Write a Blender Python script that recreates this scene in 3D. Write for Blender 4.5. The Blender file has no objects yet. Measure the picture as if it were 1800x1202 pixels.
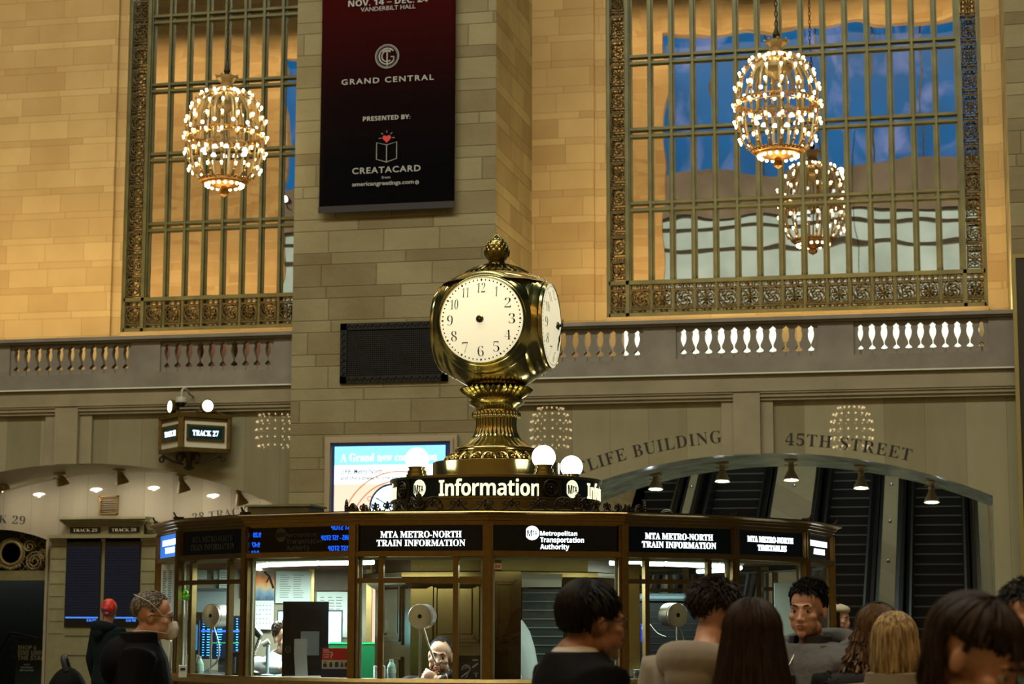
import bpy, bmesh, math, random
from mathutils import Vector, Matrix, noise
R = math.radians
PI = math.pi
sc = bpy.context.scene
COL = sc.collection
random.seed(7)

# ------------------------------------------------------------------ camera
# world: x runs along the north wall, y into it, z up; the camera stands at the origin
FPX, PITCH, ROLL, YAW, EYE = 3500.0, 0.136708456, 0.00265563391, 0.221147640, 1.6
cp, sp, cw, sw, cr, sr = (math.cos(PITCH), math.sin(PITCH), math.cos(YAW), math.sin(YAW), math.cos(ROLL), math.sin(ROLL))
_RR = Matrix(((cr, -sr, 0), (sr, cr, 0), (0, 0, 1)))
_up = _RR @ Vector((0, -cp, sp))
_fh = Vector((0, sp, cp)); _rt = Vector((1, 0, 0))
_dn = _RR @ (sw*_rt + cw*_fh)
_dr = _RR @ (cw*_rt - sw*_fh)
W2C = Matrix((_dr, _dn, _up)).transposed()          # world -> (right, down, forward)
cam_d = bpy.data.cameras.new('camera'); cam = bpy.data.objects.new('camera', cam_d); COL.objects.link(cam)
cam_d.sensor_width = 36.0; cam_d.lens = FPX/1800*36.0; cam_d.clip_end = 400
cam.matrix_world = Matrix.Translation((0, 0, EYE)) @ Matrix((W2C[0], -W2C[1], -W2C[2])).transposed().to_4x4()
cam_d.dof.use_dof = True; cam_d.dof.focus_distance = 13.6; cam_d.dof.aperture_fstop = 5.6
sc.camera = cam
sc.view_settings.view_transform = 'Standard'; sc.view_settings.look = 'None'
sc.view_settings.exposure = 0.0; sc.view_settings.gamma = 1.0; sc.view_settings.use_curve_mapping = False
sc.cycles.max_bounces = 8; sc.cycles.diffuse_bounces = 3; sc.cycles.glossy_bounces = 4
sc.cycles.transparent_max_bounces = 16; sc.cycles.caustics_reflective = False; sc.cycles.caustics_refractive = False
sc.cycles.sample_clamp_indirect = 4.0; sc.cycles.use_denoising = True

def ray(px, py):
    return W2C.transposed() @ Vector(((px-900)/FPX, (py-601)/FPX, 1.0))
def at(px, py, Y):
    """pixel -> point on the plane y = Y"""
    d = ray(px, py); t = Y/d.y
    return Vector((d.x*t, Y, EYE+d.z*t))
def atd(px, py, D):
    """pixel -> point at distance D along the view axis"""
    d = ray(px, py); return Vector((d.x*D, d.y*D, EYE+d.z*D))
def zat(px, py, Y): return at(px, py, Y).z
def xat(px, py, Y): return at(px, py, Y).x

def lin(c):
    return tuple(((v/255)/12.92 if v/255 <= .04045 else ((v/255+.055)/1.055)**2.4) for v in c)

# ------------------------------------------------------------------ world and large lights
w = bpy.data.worlds.new('hall_air'); sc.world = w; w.use_nodes = True
bg = w.node_tree.nodes['Background']; bg.inputs[0].default_value = (.62, .60, .47, 1); bg.inputs[1].default_value = .045

def area(name, loc, target, sx, sy, power, color, spread=180):
    l = bpy.data.lights.new(name, 'AREA'); l.shape = 'RECTANGLE'; l.size = sx; l.size_y = sy
    l.energy = power; l.color = color; l.spread = R(spread)
    o = bpy.data.objects.new(name, l); COL.objects.link(o); o.location = loc
    d = Vector(target)-Vector(loc); o.rotation_euler = d.to_track_quat('-Z', 'Y').to_euler(); return o
def point(name, loc, power, color, rad=.1):
    l = bpy.data.lights.new(name, 'POINT'); l.energy = power; l.color = color; l.shadow_soft_size = rad
    o = bpy.data.objects.new(name, l); COL.objects.link(o); o.location = loc; return o
WARM = (1.0, .66, .27)
YP, YW, YG, YM = 31.0, 33.83, 34.09, 31.3       # pier face, bay wall, window glass, marble parapet
YB = 33.57                                      # back wall of the track vault
YS = -6.0                                       # south wall, behind the camera
# cove lamps lying on the balcony floor behind the parapets
area('cove_light_right', (-1.7, 31.75, 6.3), (-1.7, 33.4, 12.5), 9.5, .35, 310, WARM)
area('cove_light_left', (-18.3, 31.75, 6.3), (-18.3, 33.4, 12.5), 14.0, .35, 390, WARM)
area('downwash_fill_right', (-1.7, 31.6, 17.5), (-1.7, 33.8, 10), 9.5, .5, 150, WARM)  # added downwash, evens out the upper bay wall
area('downwash_fill_left', (-18.3, 31.6, 17.5), (-18.3, 33.8, 10), 14, .5, 130, WARM)  # same added downwash for the left bay
area('south_wash_low', (-14, -4.2, 12.6), (-14, -5.9, 20), 80, .3, 5200, (1.0, .68, .36), 120)  # added wash, brightens the south wall for its mirror image
area('south_wash_high', (-14, -3.6, 25.6), (-14, -5.9, 19), 80, .4, 5600, (1.0, .68, .36), 120)  # second added wash, for the upper south wall
# the hall's own lamps along the cornice, far overhead
area('cornice_light_south', (-8, 6, 25.5), (-8, 31, 6), 30, 2.5, 5400, (1.0, .98, .82))
area('cornice_light_north', (-8, 25, 25.5), (-8, 12, 0), 30, 2.5, 1100, (1.0, .97, .80))

# ------------------------------------------------------------------ mesh helpers
class MB:
    def __init__(s): s.v = []; s.f = []
    def add(s, vs, fs):
        n = len(s.v); s.v += [tuple(v) for v in vs]; s.f += [tuple(i+n for i in f) for f in fs]; return s
    def box(s, x0, x1, y0, y1, z0, z1, M=None):
        vs = [Vector((x, y, z)) for z in (z0, z1) for y in (y0, y1) for x in (x0, x1)]
        if M is not None: vs = [M @ v for v in vs]
        return s.add(vs, [(0,2,3,1),(4,5,7,6),(0,1,5,4),(2,6,7,3),(0,4,6,2),(1,3,7,5)])
    def bbox(s, c, sz, rz=0, M=None):
        T = Matrix.Translation(c) @ Matrix.Rotation(rz, 4, 'Z')
        if M is not None: T = M @ T
        a, b, d = sz[0]/2, sz[1]/2, sz[2]/2
        return s.box(-a, a, -b, b, -d, d, T)
    def lathe(s, prof, seg=24, c=(0,0,0), M=None, a0=0, a1=2*PI, cap=True):
        full = abs(a1-a0-2*PI) < 1e-6; n = seg if full else seg+1
        vs = []; fs = []
        for r, z in prof:
            for i in range(n):
                a = a0+(a1-a0)*i/seg; v = Vector((r*math.cos(a), r*math.sin(a), z))
                v = (M @ v if M is not None else v)+Vector(c); vs.append(v)
        for j in range(len(prof)-1):
            for i in range(seg):
                k = (i+1) % n
                fs.append((j*n+i, j*n+k, (j+1)*n+k, (j+1)*n+i))
        if cap and full:
            if prof[0][0] > 1e-6: fs.append(tuple(range(n))[::-1])
            if prof[-1][0] > 1e-6: fs.append(tuple((len(prof)-1)*n+i for i in range(n)))
        return s.add(vs, fs)
    def sphere(s, c, r, seg=16, rings=10, sc3=(1,1,1), M=None):
        prof = [(math.sin(PI*j/rings), -math.cos(PI*j/rings)) for j in range(rings+1)]
        prof[0] = (1e-7, -1); prof[-1] = (1e-7, 1)
        T = Matrix.Diagonal((r*sc3[0], r*sc3[1], r*sc3[2]))
        if M is not None: T = M.to_3x3() @ T
        return s.lathe(prof, seg, c, T, cap=False)
    def tube(s, pts, rad, seg=8, cap=True, up=None):
        pts = [Vector(p) for p in pts]; n = len(pts); vs = []; fs = []
        rs = rad if isinstance(rad, (list, tuple)) else [rad]*n
        nrm = None
        for i, p in enumerate(pts):
            t = (pts[min(i+1, n-1)]-pts[max(i-1, 0)])
            t = t.normalized() if t.length > 1e-9 else Vector((0,0,1))
            if nrm is None:
                h = Vector(up) if up else (Vector((0,0,1)) if abs(t.z) < .9 else Vector((1,0,0)))
                nrm = (h-t*h.dot(t)).normalized()
            else:
                nrm = (nrm-t*nrm.dot(t))
                nrm = nrm.normalized() if nrm.length > 1e-6 else t.orthogonal().normalized()
            b = t.cross(nrm)
            for k in range(seg):
                a = 2*PI*k/seg
                rr = rs[i]
                ra, rb = rr if isinstance(rr, (tuple, list)) else (rr, rr)
                vs.append(p+nrm*(math.cos(a)*ra)+b*(math.sin(a)*rb))
        for i in range(n-1):
            for k in range(seg):
                q = (k+1) % seg
                fs.append((i*seg+k, i*seg+q, (i+1)*seg+q, (i+1)*seg+k))
        if cap: fs.append(tuple(range(seg))[::-1]); fs.append(tuple((n-1)*seg+k for k in range(seg)))
        return s.add(vs, fs)
    def torus(s, c, r, t, M=None, seg=20, ts=8, a0=0, a1=2*PI):
        pts = []
        n = seg
        closed = abs(a1-a0-2*PI) < 1e-6
        for i in range(n+1):
            a = a0+(a1-a0)*i/n; v = Vector((r*math.cos(a), r*math.sin(a), 0))
            pts.append((M @ v if M is not None else v)+Vector(c))
        return s.tube(pts, t, ts, cap=not closed)
    def prism(s, poly, h, M):
        """polygon in local xy, pushed along local z by h"""
        n = len(poly)
        vs = [M @ Vector((x, y, 0)) for x, y in poly]+[M @ Vector((x, y, h)) for x, y in poly]
        fs = [tuple(range(n))[::-1], tuple(range(n, 2*n))]+[(i, (i+1) % n, n+(i+1) % n, n+i) for i in range(n)]
        return s.add(vs, fs)
    def loft(s, rings, cap=True, closed=True):
        n = len(rings[0]); vs = [v for r in rings for v in r]; fs = []
        m = n if closed else n-1
        for j in range(len(rings)-1):
            for i in range(m):
                k = (i+1) % n; fs.append((j*n+i, j*n+k, (j+1)*n+k, (j+1)*n+i))
        if cap and closed: fs.append(tuple(range(n))[::-1]); fs.append(tuple((len(rings)-1)*n+i for i in range(n)))
        return s.add(vs, fs)
    def quad(s, a, b, c, d): return s.add([a, b, c, d], [(0,1,2,3)])

def chain_loc(o):
    v = Vector((0,0,0))
    while o is not None: v += o.location; o = o.parent
    return v
def mesh_of(name, mb, m, ang=35):
    me = bpy.data.meshes.new(name); me.from_pydata(mb.v, [], mb.f); me.update()
    bm = bmesh.new(); bm.from_mesh(me); bmesh.ops.recalc_face_normals(bm, faces=bm.faces); bm.to_mesh(me); bm.free()
    if ang: me.shade_smooth(); me.set_sharp_from_angle(angle=R(ang))
    me.materials.append(m); return me
def obj(name, mb, m, parent=None, local=False, ang=35, label=None):
    """link a mesh; world coordinates unless local"""
    if parent is not None and not local:
        off = chain_loc(parent); mb.v = [(a-off.x, b-off.y, c-off.z) for a, b, c in mb.v]
    o = bpy.data.objects.new(name, mesh_of(name, mb, m, ang)); COL.objects.link(o)
    if parent is not None: o.parent = parent
    if label: o['label'] = label
    return o
def tag(o, label, cat, group=None, kind=None):
    o['label'] = label; o['category'] = cat
    if group: o['group'] = group
    if kind: o['kind'] = kind
    return o
def thing(name, label, cat, loc=(0,0,0), rz=0, group=None, kind=None):
    o = bpy.data.objects.new(name, None); COL.objects.link(o); o.location = loc; o.rotation_euler = (0,0,rz)
    o.empty_display_size = .1
    return tag(o, label, cat, group, kind)
def single(name, mb, m, label, cat, group=None, ang=35, loc=None):
    """a thing that is one mesh; its origin goes to loc"""
    if loc is not None:
        mb.v = [(a-loc[0], b-loc[1], c-loc[2]) for a, b, c in mb.v]
    o = obj(name, mb, m, None, True, ang)
    if loc is not None: o.location = loc
    return tag(o, label, cat, group)
def struct(name, mb, m, parent=None, ang=30):
    o = obj(name, mb, m, parent, False, ang)
    if parent is None: o['kind'] = 'structure'
    return o
def dup(root, loc, rz=0, label=None, group=None):
    r = root.copy(); COL.objects.link(r); r.location = loc; r.rotation_euler = (0,0,rz)
    if label: r['label'] = label
    if group: r['group'] = group
    for ch in list(root.children):
        c = ch.copy(); COL.objects.link(c); c.parent = r
        for g in list(ch.children):
            d = g.copy(); COL.objects.link(d); d.parent = c
    return r

# ------------------------------------------------------------------ lettering
def serif(s):
    out = ''
    for c in s:
        if 'A' <= c <= 'Z': out += chr(0x1D400+ord(c)-65)
        elif 'a' <= c <= 'z': out += chr(0x1D41A+ord(c)-97)
        elif '0' <= c <= '9': out += chr(0x1D7CE+ord(c)-48)
        else: out += c
    return out
def sansb(s):
    out = ''
    for c in s:
        if 'A' <= c <= 'Z': out += chr(0x1D5D4+ord(c)-65)
        elif 'a' <= c <= 'z': out += chr(0x1D5EE+ord(c)-97)
        elif '0' <= c <= '9': out += chr(0x1D7EC+ord(c)-48)
        else: out += c
    return out
def glyphs(s, style='sans', thick=.004, off=0.0, spacing=1.0, line=1.0, align='CENTER'):
    """text as (verts, faces), height 1 units, centred on its own box"""
    cu = bpy.data.curves.new('text', 'FONT')
    cu.body = serif(s) if style == 'serif' else sansb(s) if style == 'sansb' else s
    cu.align_x = align; cu.extrude = thick; cu.offset = off; cu.space_character = spacing; cu.space_line = line
    cu.resolution_u = 3
    o = bpy.data.objects.new('text', cu); COL.objects.link(o)
    dg = bpy.context.evaluated_depsgraph_get(); me = bpy.data.meshes.new_from_object(o.evaluated_get(dg))
    vs = [v.co.copy() for v in me.vertices]; fs = [tuple(p.vertices) for p in me.polygons]
    bpy.data.objects.remove(o); bpy.data.curves.remove(cu); bpy.data.meshes.remove(me)
    if vs:
        x0, x1 = min(v.x for v in vs), max(v.x for v in vs); y0, y1 = min(v.y for v in vs), max(v.y for v in vs)
        vs = [Vector(((v.x-(x0+x1)/2)/(x1-x0), (v.y-(y0+y1)/2)/(y1-y0), v.z)) for v in vs]
    return vs, fs
def add_text(mb, s, c, ux, uy, wd, ht, style='sans', thick=.003, off=0., spacing=1., line=1., align='CENTER', mirror=False, bend=None):
    """text filling a wd x ht box centred at c on the plane (ux, uy); bend = radius of an arc below the text"""
    vs, fs = glyphs(s, style, 1., off, spacing, line, align)
    ux = Vector(ux).normalized(); uy = Vector(uy).normalized(); n = ux.cross(uy); c = Vector(c); out = []
    for v in vs:
        x, y, z = v.x*wd*(-1 if mirror else 1), v.y*ht, (v.z*thick if thick else 0)
        if bend:
            a = x/bend; x, y = (bend+y)*math.sin(a), (bend+y)*math.cos(a)-bend
        out.append(c+ux*x+uy*y+n*z)
    mb.add(out, fs); return mb
def text(name, s, c, ux, uy, wd, ht, m, parent, local=False, **k):
    return obj(name, add_text(MB(), s, c, ux, uy, wd, ht, **k), m, parent, local, ang=None)

# ------------------------------------------------------------------ materials
def _new(name):
    m = bpy.data.materials.new(name); m.use_nodes = True
    nt = m.node_tree; return m, nt, nt.nodes['Principled BSDF']
def pbr(name, col, rough=.5, metal=0., spec=.5, emit=None, es=0., var=0., vscale=8., bump=0., bscale=40., coat=0., sheen=0., stretch=None, rvar=0.):
    m, nt, b = _new(name); c = lin(col)
    b.inputs['Base Color'].default_value = (*c, 1); b.inputs['Roughness'].default_value = rough
    b.inputs['Metallic'].default_value = metal; b.inputs['Specular IOR Level'].default_value = spec
    b.inputs['Coat Weight'].default_value = coat; b.inputs['Sheen Weight'].default_value = sheen
    if emit: b.inputs['Emission Color'].default_value = (*lin(emit), 1); b.inputs['Emission Strength'].default_value = es
    L = nt.links.new
    if var or bump or rvar:
        tc = nt.nodes.new('ShaderNodeTexCoord'); mp = nt.nodes.new('ShaderNodeMapping'); L(tc.outputs['Object'], mp.inputs[0])
        if stretch: mp.inputs['Scale'].default_value = stretch
    if var or rvar:
        n = nt.nodes.new('ShaderNodeTexNoise'); n.inputs['Scale'].default_value = vscale; n.inputs['Detail'].default_value = 5; L(mp.outputs[0], n.inputs[0])
        if var:
            r = nt.nodes.new('ShaderNodeMapRange'); r.inputs[1].default_value = .3; r.inputs[2].default_value = .7; r.inputs[3].default_value = 1-var; r.inputs[4].default_value = 1+var*.6
            L(n.outputs[0], r.inputs[0])
            h = nt.nodes.new('ShaderNodeMix'); h.data_type = 'RGBA'; h.blend_type = 'MULTIPLY'; h.inputs[0].default_value = 1
            h.inputs[6].default_value = (*c, 1); L(r.outputs[0], h.inputs[7]); L(h.outputs[2], b.inputs['Base Color'])
        if rvar:
            r = nt.nodes.new('ShaderNodeMapRange'); r.inputs[1].default_value = .3; r.inputs[2].default_value = .7; r.inputs[3].default_value = max(.02, rough-rvar); r.inputs[4].default_value = rough+rvar
            L(n.outputs[0], r.inputs[0]); L(r.outputs[0], b.inputs['Roughness'])
    if bump:
        n2 = nt.nodes.new('ShaderNodeTexNoise'); n2.inputs['Scale'].default_value = bscale; n2.inputs['Detail'].default_value = 4; L(mp.outputs[0], n2.inputs[0])
        bp = nt.nodes.new('ShaderNodeBump'); bp.inputs['Strength'].default_value = bump; bp.inputs['Distance'].default_value = .02
        L(n2.outputs[0], bp.inputs['Height']); L(bp.outputs[0], b.inputs['Normal'])
    return m
def emitter(name, col, s):
    m, nt, b = _new(name); b.inputs['Base Color'].default_value = (*lin(col), 1)
    b.inputs['Emission Color'].default_value = (*lin(col), 1); b.inputs['Emission Strength'].default_value = s; return m
class NB:
    """small maths-node builder"""
    def __init__(s, nt): s.nt = nt
    def m(s, op, a, b=None, c=None, clamp=False):
        n = s.nt.nodes.new('ShaderNodeMath'); n.operation = op; n.use_clamp = clamp
        for i, v in enumerate((a, b, c)):
            if v is None: continue
            if isinstance(v, (int, float)): n.inputs[i].default_value = v
            else: s.nt.links.new(v, n.inputs[i])
        return n.outputs[0]
    def mix(s, f, a, b, blend='MIX'):
        n = s.nt.nodes.new('ShaderNodeMix'); n.data_type = 'RGBA'; n.blend_type = blend
        for i, v in ((0, f), (6, a), (7, b)):
            if isinstance(v, (int, float)): n.inputs[i].default_value = v
            elif isinstance(v, tuple): n.inputs[i].default_value = (*v, 1)
            else: s.nt.links.new(v, n.inputs[i])
        return n.outputs[2]
    def white(s, x, y=None):
        n = s.nt.nodes.new('ShaderNodeTexWhiteNoise'); n.noise_dimensions = '2D'
        c = s.nt.nodes.new('ShaderNodeCombineXYZ'); s.nt.links.new(x, c.inputs[0])
        if y is not None: s.nt.links.new(y, c.inputs[1])
        s.nt.links.new(c.outputs[0], n.inputs['Vector']); return n.outputs['Value']
    def noise(s, vec, scale, detail=4):
        n = s.nt.nodes.new('ShaderNodeTexNoise'); n.inputs['Scale'].default_value = scale; n.inputs['Detail'].default_value = detail
        s.nt.links.new(vec, n.inputs['Vector']); return n.outputs[0]
def ashlar(name, ca, cb, cm, P, L, joint=.012, rough=.8, bump=.4, rough_face=.3, frac=.345):
    """coursed stone: tall and narrow courses in turn, blocks of uneven length"""
    m, nt, b = _new(name); B = NB(nt); ln = nt.links.new
    g = nt.nodes.new('ShaderNodeNewGeometry'); sx = nt.nodes.new('ShaderNodeSeparateXYZ'); ln(g.outputs['Position'], sx.inputs[0])
    u = B.m('ADD', sx.outputs[0], sx.outputs[1]); t = B.m('DIVIDE', sx.outputs[2], P)
    row = B.m('FLOOR', t); fr = B.m('FRACT', t); nar = B.m('LESS_THAN', fr, frac)
    cid = B.m('ADD', B.m('MULTIPLY', row, 2), nar)
    rnd = B.white(cid); Ln = B.m('MULTIPLY_ADD', nar, L*.35, L)
    uu = B.m('ADD', B.m('DIVIDE', u, Ln), B.m('MULTIPLY', rnd, 7.3))
    wob = B.m('MULTIPLY', B.m('SUBTRACT', B.white(B.m('FLOOR', uu), cid), .5), .0)
    blk = B.m('FLOOR', B.m('ADD', uu, wob)); fu = B.m('FRACT', uu)
    du = B.m('MULTIPLY', B.m('MINIMUM', fu, B.m('SUBTRACT', 1, fu)), L)
    dv = B.m('MULTIPLY', B.m('MINIMUM', B.m('MINIMUM', fr, B.m('SUBTRACT', 1, fr)), B.m('ABSOLUTE', B.m('SUBTRACT', fr, frac))), P)
    d = B.m('MINIMUM', du, dv)
    jm = B.m('SUBTRACT', 1, B.m('DIVIDE', d, joint, clamp=True), clamp=True)
    tone = B.white(blk, cid); ns = B.noise(g.outputs['Position'], 1.3, 6)
    f = B.m('MULTIPLY_ADD', B.m('SUBTRACT', ns, .5), 1.1, B.m('MULTIPLY_ADD', tone, .75, .1), clamp=True)
    col = B.mix(f, lin(ca), lin(cb)); col = B.mix(B.m('MULTIPLY', jm, .45), col, lin(cm))
    ln(col, b.inputs['Base Color']); b.inputs['Roughness'].default_value = rough
    n2 = B.noise(g.outputs['Position'], 9, 6)
    h = B.m('ADD', B.m('MULTIPLY', jm, -1.), B.m('MULTIPLY', n2, rough_face))
    bp = nt.nodes.new('ShaderNodeBump'); bp.inputs['Strength'].default_value = bump; bp.inputs['Distance'].default_value = .02
    ln(h, bp.inputs['Height']); ln(bp.outputs[0], b.inputs['Normal'])
    return m
def marble(name, ca, cb, rough=.07, slab=.62, slant=.0, gloss=.5, joint=.004):
    """polished stone slabs, slightly different from one to the next"""
    m, nt, b = _new(name); B = NB(nt); ln = nt.links.new
    g = nt.nodes.new('ShaderNodeNewGeometry'); sx = nt.nodes.new('ShaderNodeSeparateXYZ'); ln(g.outputs['Position'], sx.inputs[0])
    u = B.m('ADD', B.m('ADD', sx.outputs[0], sx.outputs[1]), B.m('MULTIPLY', sx.outputs[2], slant))
    uu = B.m('DIVIDE', u, slab); fu = B.m('FRACT', uu); tone = B.white(B.m('FLOOR', uu))
    mp = nt.nodes.new('ShaderNodeMapping'); ln(g.outputs['Position'], mp.inputs[0]); mp.inputs['Scale'].default_value = (2.2, 2.2, .6)
    ns = B.noise(mp.outputs[0], 1.6, 8)
    f = B.m('ADD', B.m('MULTIPLY', tone, .55), B.m('MULTIPLY', ns, .5), clamp=True)
    col = B.mix(f, lin(ca), lin(cb))
    jm = B.m('LESS_THAN', B.m('MULTIPLY', B.m('MINIMUM', fu, B.m('SUBTRACT', 1, fu)), slab), joint)
    col = B.mix(B.m('MULTIPLY', jm, .35), col, (.01, .01, .008)); ln(col, b.inputs['Base Color'])
    b.inputs['Roughness'].default_value = rough; b.inputs['Specular IOR Level'].default_value = gloss
    return m
def ramp_z(name, stops, rough=.6, z0=0., z1=1., bump=0.):
    """printed colour that changes with height (a printed banner)"""
    m, nt, b = _new(name); B = NB(nt); ln = nt.links.new
    g = nt.nodes.new('ShaderNodeNewGeometry'); sx = nt.nodes.new('ShaderNodeSeparateXYZ'); ln(g.outputs['Position'], sx.inputs[0])
    t = B.m('DIVIDE', B.m('SUBTRACT', sx.outputs[2], z0), z1-z0, clamp=True)
    r = nt.nodes.new('ShaderNodeValToRGB'); ln(t, r.inputs[0])
    e = r.color_ramp.elements
    for i, (p, c) in enumerate(stops):
        q = e[i] if i < 2 else e.new(p); q.position = p; q.color = (*lin(c), 1)
    ln(r.outputs[0], b.inputs['Base Color']); b.inputs['Roughness'].default_value = rough; b.inputs['Specular IOR Level'].default_value = .04
    return m
def pane(name, tint=(1,1,1), refl=.06, rough=0., flat=None):
    """clear pane: see-through with a Fresnel reflection; flat = fixed mirror share"""
    m = bpy.data.materials.new(name); m.use_nodes = True; nt = m.node_tree; nt.nodes.clear(); ln = nt.links.new
    o = nt.nodes.new('ShaderNodeOutputMaterial'); t = nt.nodes.new('ShaderNodeBsdfTransparent'); t.inputs[0].default_value = (*tint, 1)
    g = nt.nodes.new('ShaderNodeBsdfGlossy'); g.inputs['Roughness'].default_value = rough; mx = nt.nodes.new('ShaderNodeMixShader')
    if flat is not None: mx.inputs[0].default_value = flat
    else:
        lw = nt.nodes.new('ShaderNodeLayerWeight'); B = NB(nt)
        ln(B.m('MULTIPLY_ADD', B.m('POWER', lw.outputs['Facing'], 5.), .9, .035), mx.inputs[0])
    ln(t.outputs[0], mx.inputs[1]); ln(g.outputs[0], mx.inputs[2]); ln(mx.outputs[0], o.inputs[0]); return m

STONE = ashlar('buff_ashlar_stone', (184,162,112), (160,134,86), (104,84,50), .47, .78, joint=.009, frac=.27, bump=.3)
PIER = ashlar('rough_pier_stone', (150,142,104), (116,102,68), (80,72,48), .565, .95, joint=.013, bump=.6, rough_face=.9)
MARBLE = marble('polished_marble', (164,160,130), (124,118,90), .012, gloss=.6)
VAULTM = marble('polished_vault_marble', (172,162,142), (136,126,106), .03, .55)
SOFFIT = pbr('grey_veined_soffit_stone', (128,132,112), .3, var=.6, vscale=3.5, stretch=(.7,1,5))
RAILST = pbr('grey_rail_stone', (132,126,112), .45, var=.22, vscale=2.)
MOULD = pbr('moulded_stone', (148,139,110), .5, var=.15, vscale=2.)
BRONZE = pbr('green_bronze', (92,92,58), .45, .3, var=.3, vscale=3.)
BRONZED = pbr('dark_bronze_ornament', (84,74,40), .5, .5, var=.45, vscale=9.)
BRASS = pbr('polished_brass', (196,186,126), .17, 1., rvar=.02, vscale=14.)
BRASSD = pbr('aged_brass', (156,140,88), .3, 1., var=.1, vscale=24.)
BRASSB = pbr('booth_brass', (150,126,80), .3, 1., var=.12, vscale=26.)
BLACK = pbr('black_paint', (10,11,10), .35)
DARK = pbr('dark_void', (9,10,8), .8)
WHITEL = emitter('lit_white_letters', (235,250,255), 2.6)
CREAML = emitter('lit_cream_letters', (246,244,205), 1.15)
ENGR = pbr('dark_engraved_letters', (30,28,20), .6)
GLASS = pane('clear_booth_glass')
# ================================================================== the setting
XPL, XPR = xat(513, 600, YP), xat(871, 380, YP)         # edges of the big pier
XR = xat(1768.6, 140, YP)                               # left edge of the right-hand pier
XL = -26.0
floor_m = marble('terrazzo_floor', (150,140,110), (120,110,86), .12, 1.2)
struct('floor', MB().box(-45, 32, -7, 52, -.3, 0), floor_m)
CEIL = pbr('teal_vault_paint', (58,92,92), .8, var=.2, vscale=.3)
struct('ceiling', MB().box(-45, 32, -7, 37, 32, 32.3), CEIL)

# pier faces
struct('wall_pier', MB().box(XPL, XPR, YP, YW+.9, 0, 32), PIER)
struct('wall_pier_right', MB().box(XR, XR+3.5, YP, YW+.9, 0, 32), PIER)
struct('wall_pier_left', MB().box(XL-3.5, XL, YP, YW+.9, 0, 32), PIER)

# ---- windows of the north wall
YF = 34.0
zr = [zat(1108, p, YF) for p in (494, 365, 236, 105)]
dz = (zr[3]-zr[0])/3
rows = [zr[0]+dz*i for i in range(0, 7)]
ZWB = zat(1071, 558, YF); ZWT = rows[-1]+.1
mirror = pane('old_window_glass', refl=1, flat=.62)
_nt = mirror.node_tree
_g = [n for n in _nt.nodes if n.type == 'BSDF_GLOSSY'][0]
_no = _nt.nodes.new('ShaderNodeTexNoise'); _no.inputs['Scale'].default_value = .9; _no.inputs['Detail'].default_value = 1.
_ge = _nt.nodes.new('ShaderNodeNewGeometry'); _nt.links.new(_ge.outputs['Position'], _no.inputs['Vector'])
_bp = _nt.nodes.new('ShaderNodeBump'); _bp.inputs['Strength'].default_value = 1.; _bp.inputs['Distance'].default_value = .0035
_nt.links.new(_no.outputs[0], _bp.inputs['Height']); _nt.links.new(_bp.outputs[0], _g.inputs['Normal'])

def ornament(kind, wd, hd):
    """one pierced bronze square, centred, facing -y"""
    b = MB(); a, c = wd/2, hd/2; t = .016
    for x0, x1, z0, z1 in ((-a,a,c-t,c), (-a,a,-c,-c+t), (-a,-a+t,-c,c), (a-t,a,-c,c)): b.box(x0, x1, -.03, .01, z0, z1)
    X90 = Matrix.Rotation(PI/2, 3, 'X'); r = min(a, c)
    b.torus((0,-.015,0), r*.83, .009, X90, 20, 5)
    for sx in (-1, 1):
        for sz in (-1, 1): b.torus((sx*r*.8, -.012, sz*r*.8), r*.13, .009, X90, 10, 5)
    if kind == 0:
        for i in range(8):
            q = 2*PI*i/8; d = Vector((math.cos(q), 0, math.sin(q)))
            b.tube([d*r*.15+Vector((0,-.02,0)), d*r*.45+Vector((0,-.035,0)), d*r*.76+Vector((0,-.015,0))], [r*.05, r*.15, r*.04], 5)
        b.sphere((0,-.03,0), r*.17, 8, 6)
    else:
        for i in range(4):
            q0 = 2*PI*i/4; pts = []
            for j in range(9):
                k = j/8; q = q0+k*2.6; rr = r*(.78-.62*k); pts.append((rr*math.cos(q), -.015-.02*math.sin(PI*k), rr*math.sin(q)))
            b.tube(pts, [r*.05]+[r*.085]*5+[r*.1]*2+[r*.05], 5)
            q = q0+.9; b.sphere((r*.62*math.cos(q), -.02, r*.62*math.sin(q)), r*.12, 7, 5)
        b.sphere((0,-.03,0), r*.15, 8, 6)
    return b
def strip(wd, hd):
    b = MB(); a, c = wd/2, hd/2
    b.box(-a, a, -.025, .01, c-.012, c); b.box(-a, a, -.025, .01, -c, -c+.012)
    for i in (-1, 1): b.tube([(i*a*.34-.02*i, -.012, -c), (i*a*.34+.03, -.012, c)], .012, 5)
    for i in (-1, 0, 1): b.torus((i*a*.66, -.012, 0), c*.75, .007, Matrix.Rotation(PI/2, 3, 'X'), 10, 4)
    return b
backing = pbr('dark_room_behind_glass', (22,20,14), .9)
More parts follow.
